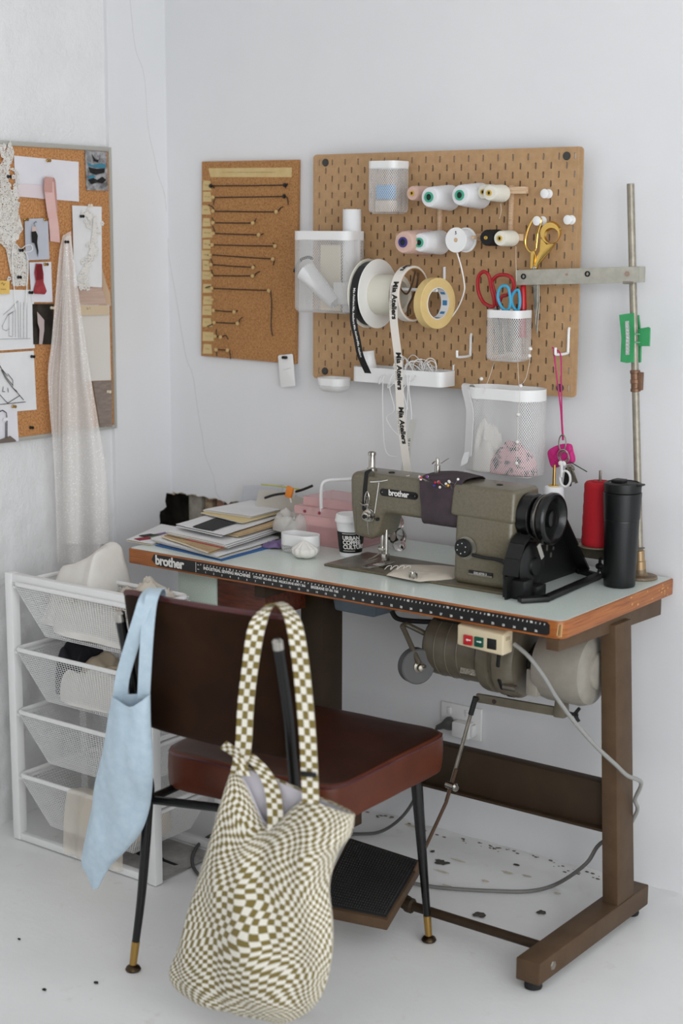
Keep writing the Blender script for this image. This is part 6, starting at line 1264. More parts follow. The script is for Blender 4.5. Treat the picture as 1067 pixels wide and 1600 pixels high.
for k in range(9):
    n_ = V((rnd.uniform(-1, 1), rnd.uniform(-.5, .5), rnd.uniform(-1, 1))).normalized(); u_ = n_.orthogonal().normalized(); w_ = n_.cross(u_); part('twine_turn', MB().tube([ballc+V(((u_*math.cos(2*PI*i/24)+w_*math.sin(2*PI*i/24)).x*.0219, (u_*math.cos(2*PI*i/24)+w_*math.sin(2*PI*i/24)).y*.0164, (u_*math.cos(2*PI*i/24)+w_*math.sin(2*PI*i/24)).z*.0157)) for i in range(24)], .0009, 5, closed=True), M_satin, tw)
ec = thing('elastic_tangle', 'tangle of thin white elastic cords piled in and hanging over the shelf tray', 'cord', (tx0+.6*(tx1-tx0), tyf, tz0)); rnd = random.Random(31)
xa, xb = PBx(600, 580, Dt).x, tx1-.03
for k in range(34):
    t0 = rnd.random(); x0 = xa+(xb-xa)*t0*.75; x1 = min(xb, x0+rnd.uniform(.02, .09)); top_ = tz1+rnd.uniform(.0, .036)*(1-.5*t0); y0 = rnd.uniform(tyf+.012, tyb-.01)
    P = [V((x0, y0, zt+.002)), V((x0+.25*(x1-x0), y0+rnd.uniform(-.012, .012), top_)), V((x0+.6*(x1-x0), y0+rnd.uniform(-.02, .02), top_-rnd.uniform(0, .006))), V((x1, y0+rnd.uniform(-.015, .015), zt+.008)), V((x1-.015, y0+rnd.uniform(-.015, .015), zt+.003))]
    for p in P: p.y = min(max(p.y, tyf+.006), tyb-.006)
    part('elastic_strand', MB().tube(smooth_path(P, 5), .0011, 5), M_whitepl, ec)
P = [PBx(668, 590, Dt*.6), PBx(660, 575, Dt*.6), PBx(668, 561, Dt*.6), PBx(678, 562, Dt*.6), PBx(682, 575, Dt*.6), PBx(676, 588, Dt*.6)]; part('elastic_strand', MB().tube(smooth_path(P, 6), .0012, 5), M_whitepl, ec)
yo = tyf-.004
for P in ([(610, 583), (600, 588), (598, 600), (598, 640), (600, 690), (606, 710), (620, 714)], [(618, 582), (611, 590), (609, 608), (616, 640), (604, 652), (611, 668), (622, 680)], [(640, 583), (640, 592), (639, 610), (643, 650), (640, 700)], [(632, 582), (636, 592), (637, 620), (634, 660), (638, 690)], [(645, 584), (650, 590), (636, 600), (630, 612), (637, 640)], [(600, 584), (594, 592), (592, 600), (597, 594), (604, 586)], [(625, 582), (622, 590), (614, 600), (606, 606), (608, 594)]):
    part('elastic_strand', MB().tube(smooth_path([PY(P[0][0], P[0][1]-2, tyf+.012), *[PY(u, v, yo-.003) for u, v in P[1:]]], 6), .0011, 5), M_whitepl, ec)
# tape measure end behind the ribbon
a, b = PY(643, 655, yw+.03), PY(631, 742, yw+.05); mb = MB(); d_ = (b-a); m0 = a.lerp(b, 0); mb.ribbon([a+V((.006, 0, .0)), a.lerp(b, .5)+V((.001, 0, 0)), b], (1, .1, .12), .020, .0006); tpm = single('tape_measure', mb, mat('grey_tape_measure', '#c6c5c0', .5), 'pale tape measure end hanging behind the ivory ribbon', 'tape measure')
mb = MB()
for k in range(7): p = a.lerp(b, .36+.09*k)+V((.002, -.0008, 0)); mb.text(str(10+k), p, (-.14, 0, -1), (1, .1, -.12), .0085, .0003, .0001, 'CENTER')
for k in range(30): p = a.lerp(b, .30+.023*k)+V((-.0075, -.0008, 0)); mb.box(p, (.004, .0002, .0006))
part('tape_print', mb, M_blackprint, tpm, kind='stuff', smooth=False)
# ================================================================ thread rack and cones
M_rack = wood_mat('pale_rack_wood', '#c3a484', '#d0b394', '#ad8c6b', (3, 30, 30), 6, .6)
def XZ(u, v, d): p = PBx(u, v, d); return p.x, p.z
ax0, az0 = XZ(646, 304, .02); ax1, az1 = XZ(821, 297, .025); bx0, bz0 = XZ(620, 379, .02); bx1, bz1 = XZ(818, 371, .025)
rk = thing('thread_rack', 'pale wooden thread rack with two bars of pegs on the pegboard', 'rack', ((ax0+ax1)/2, PBY, bz0))
zu, zl = az1, bz1
part('bar', MB().boxb(ax0, ax1, PBY-.026, PBY-.011, zu-.008, zu+.008, .0015), M_rack, rk); part('bar', MB().boxb(bx0, bx1, PBY-.026, PBY-.011, zl-.008, zl+.008, .0015), M_rack, rk)
for u in (686, 797): x, _ = XZ(u, 335, .01); part('upright', MB().boxb(x-.0045, x+.0045, PBY-.011, PBY-.0005, zl-.012, zu+.012, .001), M_rack, rk)
M_thW = mat('white_thread', '#e3e3e4', .75, hex2='#d9d9db', nscale=8, stretch=(60, 60, 500), bump=.35, bscale=6, bdist=.0006); M_thP = mat('blush_thread', '#d3b3a6', .75, hex2='#caa899', nscale=8, stretch=(60, 60, 500), bump=.3, bscale=6, bdist=.0006); M_thC = mat('cream_thread', '#dfdccf', .75, bump=.3, bscale=6, stretch=(60, 60, 500)); M_thK = mat('black_thread', '#151416', .75, bump=.3, bscale=6, stretch=(60, 60, 500)); M_thR = mat('red_thread', '#b01120', .8, hex2='#9c0e1b', nscale=8, stretch=(60, 60, 500), bump=.3, bscale=6, bdist=.0006)
M_gcore = mat('green_cone_core', '#3f9f80', .4); M_pcore = mat('violet_cone_core', '#3a3278', .4); M_ycore = mat('yellow_cone_core', '#c9a33f', .4); M_dark = mat('dark_bore', '#1f2b28', .7)
ROT = axes((1, 0, 0), (0, 0, 1), (0, -1, 0))         # local z points out of the board
def cone(name, label, u, v, df, L_, rf, rb, m, mc, core=.5, tilt=0, bands=True, cat='thread', group='thread spools on the rack'):
    """front face centre at pixel-sight (u,v) at distance df in front of the board"""
    p = PBx(u, v, df); R_ = ROT if not tilt else (Rz(0) @ ROT); t = thing(name, label, cat, V((p.x, PBY-df+L_, p.z)), R_, group)
    n = 14; prof = [(rb*.55, .0), (rb*.93, .0), (rb, .004)]
    for k in range(1, n): q = k/n; prof.append((rb+(rf-rb)*q+(.0006*math.sin(k*2.4) if bands else 0), .004+(L_-.009)*q))
    prof += [(rf, L_-.005), (rf*.9, L_-.0005), (rf*core*1.02, L_)]
    part('thread_winding', MB().lathe(prof, n=32, cap1=True), m, t, local=True)
    part('core', MB().lathe([(rf*core*.62, L_-.006), (rf*core*.62, L_+.0035), (rf*core, L_+.0035), (rf*core, L_-.004)], n=24, cap0=False, cap1=False), mc, t, 'coloured core', local=True)
    part('bore', MB().lathe([(rf*core*.64, L_+.0005), (0, L_+.0006)], n=20, cap0=False, cap1=False), M_dark if core > .3 else M_rack, t, local=True)
    x, z = p.x, p.z; zb = zu if abs(z-zu) < abs(z-zl) else zl
    part('dowel', MB().cyl((x, PBY-.02, z), (x, PBY-df+.002, z), .0035, n=10), M_rack, rk); return t
cone('thread_cone', 'white thread cone with green core, left one on the upper rack bar', 670.5, 308, .105, .092, .0235, .0300, M_thW, M_gcore)
cone('thread_cone', 'white thread cone with green core, right one on the upper rack bar', 718.5, 305, .105, .092, .0235, .0300, M_thW, M_gcore)
cone('thread_spool', 'small blush thread spool with yellow core at the left end of the upper rack bar', 644, 302, .085, .060, .0170, .0178, M_thP, M_ycore, .33)
cone('thread_spool', 'cream thread spool with yellow core at the right end of the upper rack bar', 764.5, 301.5, .095, .062, .0175, .0195, M_thC, M_ycore, .36)
cone('thread_spool', 'cream thread spool half hidden behind the rightmost spool of the upper bar', 755, 300, .070, .046, .0165, .018, M_thC, M_ycore, .36)
cone('thread_cone', 'large blush thread cone with violet core on the lower rack bar', 630, 378.5, .125, .108, .0260, .0310, M_thP, M_pcore, .46)
cone('thread_cone', 'white thread cone with green core on the lower rack bar beside the blush cone', 655.5, 379, .105, .092, .0220, .0290, M_thW, M_gcore)
cone('thread_spool', 'black thread spool on the lower rack bar', 759.5, 371.5, .085, .060, .0180, .0185, M_thK, M_ycore, .22)
cone('thread_spool', 'small cream thread spool right of the black spool on the lower bar', 781, 372.5, .085, .058, .0172, .0178, M_thC, M_ycore, .36)
# flat white spool with a number 5
p = PBx(712, 375, .085); t = thing('cord_spool', 'white flanged cord spool marked 5 on the lower rack bar', 'spool', (p.x, p.y+.045, p.z), ROT, 'thread spools on the rack')
part('front_flange', MB().lathe([(.005, .042), (.0285, .042), (.029, .043), (.0285, .045), (.005, .045)], n=36, closedprof=True), M_whitepl, t, local=True); part('rear_flange', MB().lathe([(.005, 0), (.0285, 0), (.029, .001), (.0285, .003), (.005, .003)], n=36, closedprof=True), M_whitepl, t, local=True)
part('wound_cord', MB().lathe([(.024, .003)]+[(.0245+.0007*(k % 2), .003+.039*k/18) for k in range(19)]+[(.024, .042)], n=30), M_thW, t, local=True); mb = MB(); mb.text('5', (0, .016, .0452), (1, 0, 0), (0, 1, 0), .0105, .0003, .0002, 'CENTER'); part('lettering', mb, M_blackprint, t, local=True, smooth=False); part('bore', MB().lathe([(.0052, .0452), (.0, .0453)], n=16, cap0=False, cap1=False), M_rack, t, local=True)
part('dowel', MB().cyl((p.x, PBY-.02, p.z), (p.x, PBY-.082, p.z), .004, n=10), M_rack, rk)
q = PBx(744, 371, .07); part('dowel', MB().cyl((q.x, PBY-.02, q.z), (q.x, PBY-.085, q.z), .004, n=10), M_rack, rk)
Q = [PBx(713, 392, .075), PBx(720, 415, .07), PBx(725, 440, .06), PBx(725, 456, .055), PBx(716, 480, .045), PBx(702, 500, .04)]; single('loose_string', MB().tube(smooth_path(Q, 6), .0017, 6), M_whitepl, 'loose white string end hanging from the spool marked 5', 'cord')
Q = [PBx(782, 318, .06), PBx(783, 330, .055), PBx(780, 342, .05)]; single('loose_thread', MB().tube(smooth_path(Q, 4), .0005, 4), M_thC, 'loose thread end below the cream spool of the upper bar', 'thread'); Q = [PBx(806, 385, .05), PBx(806, 410, .05), PBx(807, 440, .05)]; single('loose_thread', MB().tube(Q, .0005, 4), M_thC, 'loose thread end below the cream spool of the lower bar', 'thread')
# ================================================================ pegs, hooks
def knob(u, v, d, label):
    p = PBx(u, v, d); t = thing('wall_peg', label, 'peg', (p.x, PBY, p.z), ROT, 'white peg knobs'); part('front_disc', MB().lathe([(.0085, d-.004), (.0105, d-.003), (.0105, d-.001), (.009, d)], n=22), M_whitepl, t, local=True); part('stem', MB().lathe([(.005, -.004), (.005, d-.004)], n=14), M_whitepl, t, local=True); part('rear_disc', MB().lathe([(.0085, -.0005), (.0105, .0008), (.0105, .003), (.009, .004)], n=22), M_whitepl, t, local=True)
knob(850, 302.5, .022, 'white peg knob above the gold scissors'); knob(886, 343.5, .022, 'white peg knob at the right edge of the pegboard'); knob(838, 345, .030, 'white peg knob carrying the gold scissors')
def hook(label, ut, vt, vb, d):
    a = PBx(ut, vt, .002); b = PBx(ut, vb, .004); z0 = b.z; t = thing('wire_hook', label, 'hook', (a.x, PBY, z0), group='white wire hooks'); P = [V((a.x, PBY+.004, a.z)), V((a.x, PBY-.003, a.z)), V((a.x, PBY-.004, z0+.008)), V((a.x, PBY-.010, z0)), V((a.x, PBY-d+.006, z0)), V((a.x, PBY-d, z0+.005)), V((a.x, PBY-d, z0+.016))]; part('bent_wire', MB().tube(smooth_path(P, 4), .0032, 8), M_white, t); return P
hook('white wire hook right of the shelf tray', 736, 524, 556, .062); hkP = hook('white wire hook carrying the pink cord and keys', 889, 515, 552, .062)
# ================================================================ gold scissors
def c6(x, y): return (620+x*.2812, 260+y*.2812)
gd_ = .026; gs = thing('gold_scissors', 'polished gold tailor scissors hanging from a peg knob on the right of the pegboard', 'scissors', PBx(840, 500, gd_))
S6 = lambda pts, d: [PBx(*c6(*q), d) for q in pts]
L1 = S6([(766, 284), (740, 325), (722, 375), (714, 425), (728, 462), (752, 478), (770, 462), (776, 420), (782, 370), (796, 325), (800, 295), (785, 282)], gd_)
part('long_bow', MB().tube(smooth_path(L1, 5, True), .0031, 10, closed=True), M_gold, gs)
mb = MB(); cx0, cy0_ = 862, 375; n = 40; ro = S6([(857+57*math.cos(2*PI*k/n), 366+62*math.sin(2*PI*k/n)) for k in range(n)], gd_-.003); ri = S6([(868+37*math.cos(2*PI*k/n), 388+39*math.sin(2*PI*k/n)) for k in range(n)], gd_-.003)
th = V((0, -.009, 0)); bo_ = [mb.v(p) for p in ro]; bi = [mb.v(p) for p in ri]; fo = [mb.v(p+th*.75+(ri[k]-p)*.18) for k, p in enumerate(ro)]; fi = [mb.v(p+th*.75+(ro[k]-p)*.18) for k, p in enumerate(ri)]
for k in range(n):
    j = (k+1) % n
    for A, B in ((bo_, fo), (fo, fi), (fi, bi), (bi, bo_)): mb.face([A[k], A[j], B[j], B[k]])
bmesh.ops.recalc_face_normals(mb.bm, faces=mb.bm.faces); part('thumb_bow', mb, M_gold, gs, angle=60)
def plate(px, d, th_, m, nm, bev=.0015, par=gs):
    P = S6(px, d); mb = MB(); mb.prism([(p.x, p.z) for p in P], (0, PBY-d, 0), AX, AZ, th_, bev) ; return part(nm, mb, m, par)
def ccw(P): return P if sum((P[i][0]*P[(i+1) % len(P)][1]-P[(i+1) % len(P)][0]*P[i][1]) for i in range(len(P))) < 0 else P[::-1]
plate(ccw([(806, 395), (838, 432), (888, 425), (850, 480), (815, 520), (792, 548), (782, 575), (760, 585), (752, 560), (775, 520), (796, 470)]), gd_-.004, .006, M_gold, 'shank', .002); plate(ccw([(748, 470), (770, 470), (776, 500), (768, 540), (760, 572), (744, 566), (746, 520)]), gd_, .005, M_gold, 'shank', .0015)
p = PBx(*c6(765, 567), gd_+.002); part('pivot_screw', MB().lathe([(.005, 0), (.005, .003), (.003, .004)], p, (0, -1, 0), 14), M_steel, gs)
c7 = lambda x, y: (700+x*.3187, 400+y*.3187)
for nm, px, d in (('blade', [(411, 90), (446, 95), (447, 250), (436, 385), (426, 360), (418, 200)], gd_), ('blade', [(416, 90), (440, 92), (438, 240), (428, 340), (420, 240)], gd_+.003)):
    P = [PBx(*c7(*q), d) for q in px]; mb = MB(); mb.prism([(q.x, q.z) for q in P], (0, PBY-d+.003, 0), AX, AZ, .003, .0006, 1); part(nm, mb, M_steelD, gs)
# scissors and marker in the small basket
M_redpl = mat('red_handle_plastic', '#9f1420', .3, coat=.3); M_blupl = mat('sky_blue_handle', '#3f9fc4', .35)
def scissors(name, label, loops, tip, d, m, r, group=None):
    t = thing(name, label, 'scissors', PBx(*c7(*tip), d), group='scissors in the small mesh basket')
    for k, Lp in enumerate(loops): part('handle', MB().tube(smooth_path([PBx(*c7(*q), d-.006*k) for q in Lp], 5, True), r, 10, closed=True), m, t)
    a = PBx(*c7(*tip), d); 
    for k, Lp in enumerate(loops): b = PBx(*c7(*max(Lp, key=lambda q: q[1])), d-.006*k); b.z -= .0; mb = MB(); mb.beam(b, a+V((.002*(1 if k else -1), -.002*k, 0)), .012, .0025, up=(0, 1, 0)); part('blade', mb, M_steelD, t)
    return t
scissors('red_scissors', 'red handled scissors at the left of the small mesh basket', [[(170, 78), (150, 100), (145, 140), (152, 185), (172, 225), (200, 244), (225, 246), (224, 205), (212, 160), (205, 115), (192, 85)], [(222, 160), (216, 125), (240, 98), (275, 92), (305, 102), (320, 130), (318, 165), (290, 190), (262, 200), (250, 235), (238, 240), (234, 200)]], (262, 480), .045, M_redpl, .0044)
scissors('blue_scissors', 'sky blue handled scissors in front of the red ones in the basket', [[(268, 146), (250, 165), (244, 200), (255, 238), (275, 262), (296, 262), (305, 230), (302, 185), (292, 152)], [(345, 168), (322, 180), (311, 210), (316, 240), (330, 262), (346, 262), (352, 220)]], (300, 470), .066, M_blupl, .0034)
a, b = PBx(*c7(369, 120), .020), PBx(*c7(364, 400), .020); t = thing('red_marker', 'red marker pen standing at the right of the small mesh basket', 'pen', b); part('barrel', MB().lathe([(.0085, 0), (.0085, (a-b).length*.52)], b, a-b, 18), M_redpl, t); part('cap', MB().lathe([(.0088, (a-b).length*.52), (.0088, (a-b).length*.56), (.0055, (a-b).length*.97), (.0035, (a-b).length)], b, a-b, 18), mat('bright_red_cap', '#b3151f', .3), t)
# ================================================================ oval basket contents, pearls, keys
M_flor = mat('pink_floral_fabric', '#d3a0a6', .85, hex2='#3d3234', nscale=55, lo=.50, hi=.62)
heap((c4.x+.028, c4.y-.006, c4.z+.002), .056, .036, .052, 2.7, M_flor, 'pink_fabric', 'pink floral fabric at the bottom of the large oval basket', amp=.35, fr=30, nu=44, nv=14)
heap((c4.x-.045, c4.y-.002, c4.z+.002), .034, .034, .085, 4.9, M_clW, 'white_tissue', 'white tissue fabric at the left of the large oval basket', amp=.5, fr=26, nu=44, nv=14)
for n_ in ('pink_fabric', 'white_tissue'): bpy.data.objects[n_]['group'] = 'fabric in the oval basket'
a = PBx(734, 608, .075); Q = [V((a.x, c4.y+.01, a.z-.03)), V((a.x, c4.y-.01, a.z+.008)), V((a.x-.001, c4.y-.034, a.z+.006)), PY(734, 640, c4.y-.054), PY(733, 680, c4.y-.055), PY(731, 712, c4.y-.055)]
single('white_strip', MB().ribbon(smooth_path(Q, 5), (.9, -.42, 0), .030, .001), M_paperW, 'white fabric strip folded over the rim of the large oval basket', 'strip')
Q = [PY(732, 706, c4.y-.058), PY(727, 716, c4.y-.056), PY(725, 726, c4.y-.056)]; single('frayed_strip', MB().ribbon(Q, [(.95, 0, .2), (.9, 0, .4), (.8, 0, .5)], .022, .0008), M_paperW, 'frayed white strip end below the white strip on the oval basket', 'strip')
pl_ = thing('pearl_string', 'thin thread with small pearls hanging in front of the oval basket', 'beads', PBx(807, 722, .118)); M_pearl = mat('pearl', '#dedbd6', .18, coat=.5)
yp = c4.y-.060
for P in ([(829, 556), (822, 590), (813, 602)], [(809, 566), (810, 590), (812, 620), (809, 648), (809, 670), (808, 691), (807, 724)], [(772, 566), (766, 585), (755, 615)]): part('thread', MB().tube(smooth_path([PY(u, v, yp+.02 if v < 600 else yp) for u, v in P], 5), .0005, 4), M_satin, pl_)
for u, v in ((828.5, 545), (827, 556), (752, 592), (813.5, 603), (809.5, 648), (808, 691), (807, 724)): part('pearl', MB().sphere(PY(u, v, yp+.02 if v < 600 else yp), .0046, nu=14, nv=10), M_pearl, pl_)
M_pc = mat('hot_pink_cord', '#b8246b', .6); M_pk = mat('hot_pink_pouch', '#c8247f', .55, hex2='#b81c70', nscale=30)
hk = hkP[4]; yk = hk.y+.008
ky = thing('key_bunch', 'bunch of keys with hot pink cord and pouch hanging from the right wire hook', 'keys', PY(880, 765, yk))
part('pink_cord', MB().tube(smooth_path([PY(865, 546, yk+.004), PY(870, 590, yk), PY(876, 640, yk), PY(879, 688, yk)], 5), .0018, 6), M_pc, ky); part('pink_cord', MB().tube(smooth_path([PY(862, 543, yk), PY(868, 546, yk+.004), PY(876, 556, yk+.002), PY(877, 600, yk), PY(878, 650, yk), PY(880, 688, yk)], 5), .0018, 6), M_pc, ky)
P = [(857, 704), (873, 695), (890, 694), (894, 705), (897, 718), (894, 724), (880, 726), (868, 731), (862, 729), (858, 718)]; Q = smooth_path([PY(u, v, yk+.016) for u, v in P], 4, True); mb = MB(); mb.prism([(p.x, p.z) for p in ccw([(q.x, -q.z) for q in Q])] if False else [(q.x, q.z) for q in Q], (0, yk+.026, 0), AX, AZ, .016, .005, 3); part('pink_pouch', mb, M_pk, ky, 'hot pink quilted pouch')
mb = MB()
for A, B in (((858, 712), (878, 729)), ((860, 705), (872, 731)), ((878, 726), (893, 703)), ((859, 722), (875, 697))): mb.tube([PY(*A, yk+.0095), PY(*B, yk+.0095)], .0008, 5)
part('quilt_seam', mb, M_pc, ky, kind='stuff')
def loop(u, v, ru, rv, y, r, m, nm, a0=0, a1=2*PI, lab=None):
    c = PY(u, v, y); sx = (PY(u+1, v, y)-c).length; n = 24; full = abs(a1-a0-2*PI) < .01; P = [c+V((ru*sx*math.cos(a0+(a1-a0)*k/n), 0, rv*sx*math.sin(a0+(a1-a0)*k/n))) for k in range(n if full else n+1)]; return part(nm, MB().tube(P, r, 8, closed=full), m, ky, lab)
loop(878.5, 692, 5.5, 11, yk-.003, .0016, M_steelD, 'carabiner'); loop(880, 712, 8, 8, yk-.004, .0018, M_steel, 'split_ring'); loop(882, 715, 7, 8, yk-.008, .0015, M_steelD, 'split_ring')
mb = MB(); c = PY(878, 727, yk-.012); mb.sphere(c+V((-.004, 0, .004)), .006, (1, .35, 1), 12, 8); mb.sphere(c+V((.004, 0, .004)), .006, (1, .35, 1), 12, 8); mb.boxb(c.x-.0035, c.x+.002, c.y-.002, c.y+.002, c.z-.028, c.z+.002, .001); part('white_key', mb, M_whitepl, ky, 'white key', angle=60); loop(883, 748, 8, 11, yk-.010, .0028, M_whitepl, 'white_ring_tag', lab='white ring tag')
mb = MB(); c = PY(888, 745, yk-.002); mb.box(c, (.020, .008, .042), Ry(.12), .003); part('black_fob', mb, M_black, ky, 'black key fob')
for u, v, an in ((893, 742, -.30), (897, 744, -.42)): c = PY(u, v, yk-.008); R_ = Ry(an); mb = MB(); mb.box(c, (.008, .0022, .034), R_, .0006); mb.box(c+R_ @ V((0, 0, .018)), (.014, .0024, .012), R_, .003); part('steel_key', mb, M_steelD, ky)
part('green_tie', MB().tube([PY(891, 722, yk), PY(903, 729, yk-.004), PY(917, 737, yk-.008)], .0013, 6), mat('dark_green_tie', '#1f4a3a', .6), ky, 'dark green tie')
# ================================================================ thread stand at the back right of the table
M_rod = mat('worn_zinc_rod', '#8d877a', .45, metal=.55, hex2='#a19a8c', nscale=60); M_bracket = mat('pale_olive_bracket', '#a8a599', .45, metal=.3, hex2='#b5b2a6', nscale=60)
Bp = PZ(1000, 903, T1); Yr = Bp.y; Tp = PY(985, 287, Yr); dr = (Tp-Bp)
st = thing('thread_stand', 'tall metal thread stand at the back right corner of the table', 'thread stand', Bp)
at = lambda v: Bp+dr*((PY(990, v, Yr).z-Bp.z)/dr.z)
part('base_flange', MB().lathe([(.037, 0), (.039, .002), (.037, .006), (.018, .008), (.013, .014), (.012, .022)], Bp, n=30), mat('rusty_flange', '#8f7f68', .5, metal=.4, hex2='#6d5a45', nscale=60), st)
part('collar', MB().lathe([(.0135, .02), (.0135, .038), (.0115, .040), (.0115, .062), (.0095, .064)], Bp, dr, 20), mat('brass_collar', '#a48a68', .4, metal=.6), st)
part('rod', MB().tube([Bp+dr*.01, Tp], .0082, 16), M_rod, st)
c = at(595); mb = MB(); mb.lathe([(.0092, -.024), (.0112, -.023), (.0112, -.017), (.0098, -.016), (.0098, -.006), (.0112, -.005), (.0112, .003), (.0098, .004), (.0098, .016), (.0112, .017), (.0112, .023), (.0092, .024)], c, dr, 18); mb.boxb(c.x+.008, c.x+.018, c.y-.006, c.y+.006, c.z-.020, c.z+.020, .002); part('copper_coupling', mb, mat('copper_coupling', '#8a6a52', .45, metal=.5, hex2='#6e5140', nscale=80), st, 'copper brown coupling')
a, b = PY(806, 434, Yr-.014), PY(1000, 429, Yr-.014); arm_ = part('top_arm', MB().beam(a, b, .003, .034, bev=.001), M_bracket, st)
mb = MB(); d_ = (b-a).normalized(); mb.boxb(b.x-.004, b.x, Yr-.0145, Yr+.012, b.z-.017, b.z+.017, .001); mb.beam(a+V((0, .005, .0165)), b+V((0, .005, .0165)), .010, .002); part('arm_fold', mb, M_bracket, arm_)
mb = MB(); q = PY(981, 441, Yr-.014); mb.boxb(q.x-.012, q.x+.014, Yr-.016, Yr-.014, q.z-.004, q.z+.002, .0005); part('arm_fold', mb, M_steelD, arm_)
def ringp(u, v, r0, r1, m, nm): c = PY(u, v, Yr-.0157); return part(nm, MB().lathe([(r0, 0), (r1, 0), (r1, .002), (r0, .002)], c, (0, -1, 0), 22, closedprof=True), m, arm_)
ringp(818, 432, .0036, .0064, M_blackm, 'black_eyelet'); ringp(918, 428, .0036, .0064, M_blackm, 'black_eyelet'); ringp(980, 428, .0034, .0056, mat('copper_rivet', '#b08f80', .4, metal=.4), 'rivet'); ringp(885, 429, .0, .0028, mat('copper_rivet', '#b08f80'), 'rivet')
# lower bracket, plates and spindles
yb3 = Yr-.052; a, b = PY(893, 858, yb3), PY(960, 868, yb3); b.z = a.z
part('lower_bracket', MB().boxb(a.x-.10, Bp.x+.008, yb3-.0015, yb3+.0015, a.z-.015, a.z+.013, .0006), M_oliveD, st)
part('lower_bracket_top', MB().boxb(a.x-.10, Bp.x+.008, yb3, Yr+.002, a.z+.012, a.z+.015, .0006), M_oliveD, st)
for u, v in ((909, 852), (934, 855)): p = PY(u, v, yb3-.0018); part('bracket_bolt', MB().lathe([(.004, 0), (.0045, .002), (.002, .004)], p, (0, -1, 0), 10), M_steelD, st)
ys = yb3-.010; zp = a.z+.018; M_plate = mat('worn_plate', '#8f8672', .4, metal=.5, hex2='#7d745f', nscale=40)
xr_ = PY(936, 800, ys).x; xw_ = PY(864, 800, ys).x
for x, zz in ((xw_, zp+.008), (xr_, zp)): part('spool_plate', MB().lathe([(.046, 0), (.047, .0012), (.046, .0025), (.006, .003)], (x, ys, zz), n=36), M_plate, st); part('spindle', MB().cyl((x, ys, zz), (x, ys, PY(864, 726, ys).z if x == xw_ else PY(938, 735, ys).z), .0035, n=10), M_brass if x == xw_ else M_steelD, st)
def stand_cone(name, label, x, zb, zt_, r0, r1, m, mc):
    t = thing(name, label, 'thread', (x, ys, zb), group='thread cones on the stand'); L_ = zt_-zb; n = 16
    part('thread_winding', MB().lathe([(r0*.6, 0), (r0*.95, 0), (r0, .004)]+[(r0+(r1-r0)*k/n+.0005*math.sin(k*2.1), .004+(L_-.010)*k/n) for k in range(1, n)]+[(r1, L_-.006), (r1*.9, L_-.001), (r1*.5, L_)], n=34), m, t, local=True); part('core', MB().lathe([(.006, L_-.002), (r1*.55, L_-.002), (r1*.55, L_+.0015), (.006, L_+.0015)], n=20, closedprof=True), mc, t, local=True)
stand_cone('thread_cone', 'white thread cone on the stand behind the black handwheel', xw_, zp+.011, PY(864, 759, ys).z, .031, .0225, M_thW, M_ycore)
stand_cone('thread_cone', 'red thread cone on the stand beside the black mug', xr_, zp+.003, PY(936, 752, ys).z, .0375, .0345, M_thR, M_thR)
q = PZ(938, 893, T1+.03); q = PY(939, 884, -.11); mb = MB(); mb.lathe([(.007, 0), (.008, .004), (.006, .012)], q, (-.3, -1, 0), 12)
mb.tube([q+V((0, -.006, .006)), q+V((.002, -.010, .016)), q+V((.004, -.01, .020))], [.004, .0035, .002], 8); mb.tube([q+V((0, -.006, -.006)), q+V((-.002, -.010, -.014))], [.004, .003], 8); mb.beam(q, V((q.x+.01, q.y+.004, T1)), .012, .010); part('wing_screw', mb, M_blackm, st)
# green claw clip on the rod
M_gc = mat('green_claw_plastic', '#2f8a52', .38, hex2='#3a9a5f', nscale=20); gcl = thing('green_claw_clip', 'green plastic claw clip gripping the rod of the thread stand', 'clip', at(566))
yg = Yr-.016; P = [PY(u, v, yg) for u, v in ((968.5, 492), (980, 490), (991, 489), (991.5, 528), (991, 566), (980, 567), (970.5, 565), (972, 528))]
sl = [PY(u, v, yg) for u, v in ((976.5, 502), (984, 501), (985, 528), (984.5, 554), (977, 555), (977.5, 528))]
poly = [V((p.x, p.z, 0)) for p in P]; hol = [V((p.x, p.z, 0)) for p in sl]; tr = geometry.tessellate_polygon([poly, hol]); allp = P+sl; mb = MB(); A = [mb.v(V((p.x, yg, p.z))) for p in allp]; B = [mb.v(V((p.x, yg-.004, p.z))) for p in allp]
for t in tr: mb.face([A[i] for i in t]); mb.face([B[i] for i in t][::-1])
for rng in (range(0, 8), range(8, 14)):
    r_ = list(rng)
    for k in range(len(r_)): i, j = r_[k], r_[(k+1) % len(r_)]; mb.face([A[i], A[j], B[j], B[i]])
bmesh.ops.recalc_face_normals(mb.bm, faces=mb.bm.faces); part('front_jaw', mb, M_gc, gcl)
bk_ = [PY(u, v, Yr+.016) for u, v in ((989, 493), (996, 492), (1000, 528), (999, 566), (992, 567))]; mb = MB(); mb.prism([(p.x+.004, p.z) for p in bk_[::-1]], (0, Yr+.018, 0), AX, AZ, .005, .001, 1); part('rear_jaw', mb, M_gc, gcl)
lv_ = [PY(u, v, Yr-.006) for u, v in ((996, 514), (1012, 511), (1015, 513), (1014, 541), (996, 541))]; mb = MB(); mb.prism([(p.x, p.z) for p in lv_[::-1]], (0, Yr, 0), AX, AZ, .004, .001, 1); part('lever', mb, M_gc, gcl)
mb = MB(); p0, p1 = PY(989, 522, Yr-.014), PY(1000, 522, Yr-.004); mb.beam(p0, p1, .004, .003); p0, p1 = PY(989, 535, Yr-.014), PY(1000, 535, Yr-.004); mb.beam(p0, p1, .004, .003); part('hinge', mb, M_gc, gcl, kind='stuff')
for k in range(9):
    u = 980.5; v = 505+k*5.6; p = PY(u, v, Yr-.0135); part('tooth', MB().box(p, (.0085, .003, .0032), Ry(.35), .0008), M_white if k else M_pearl, gcl)
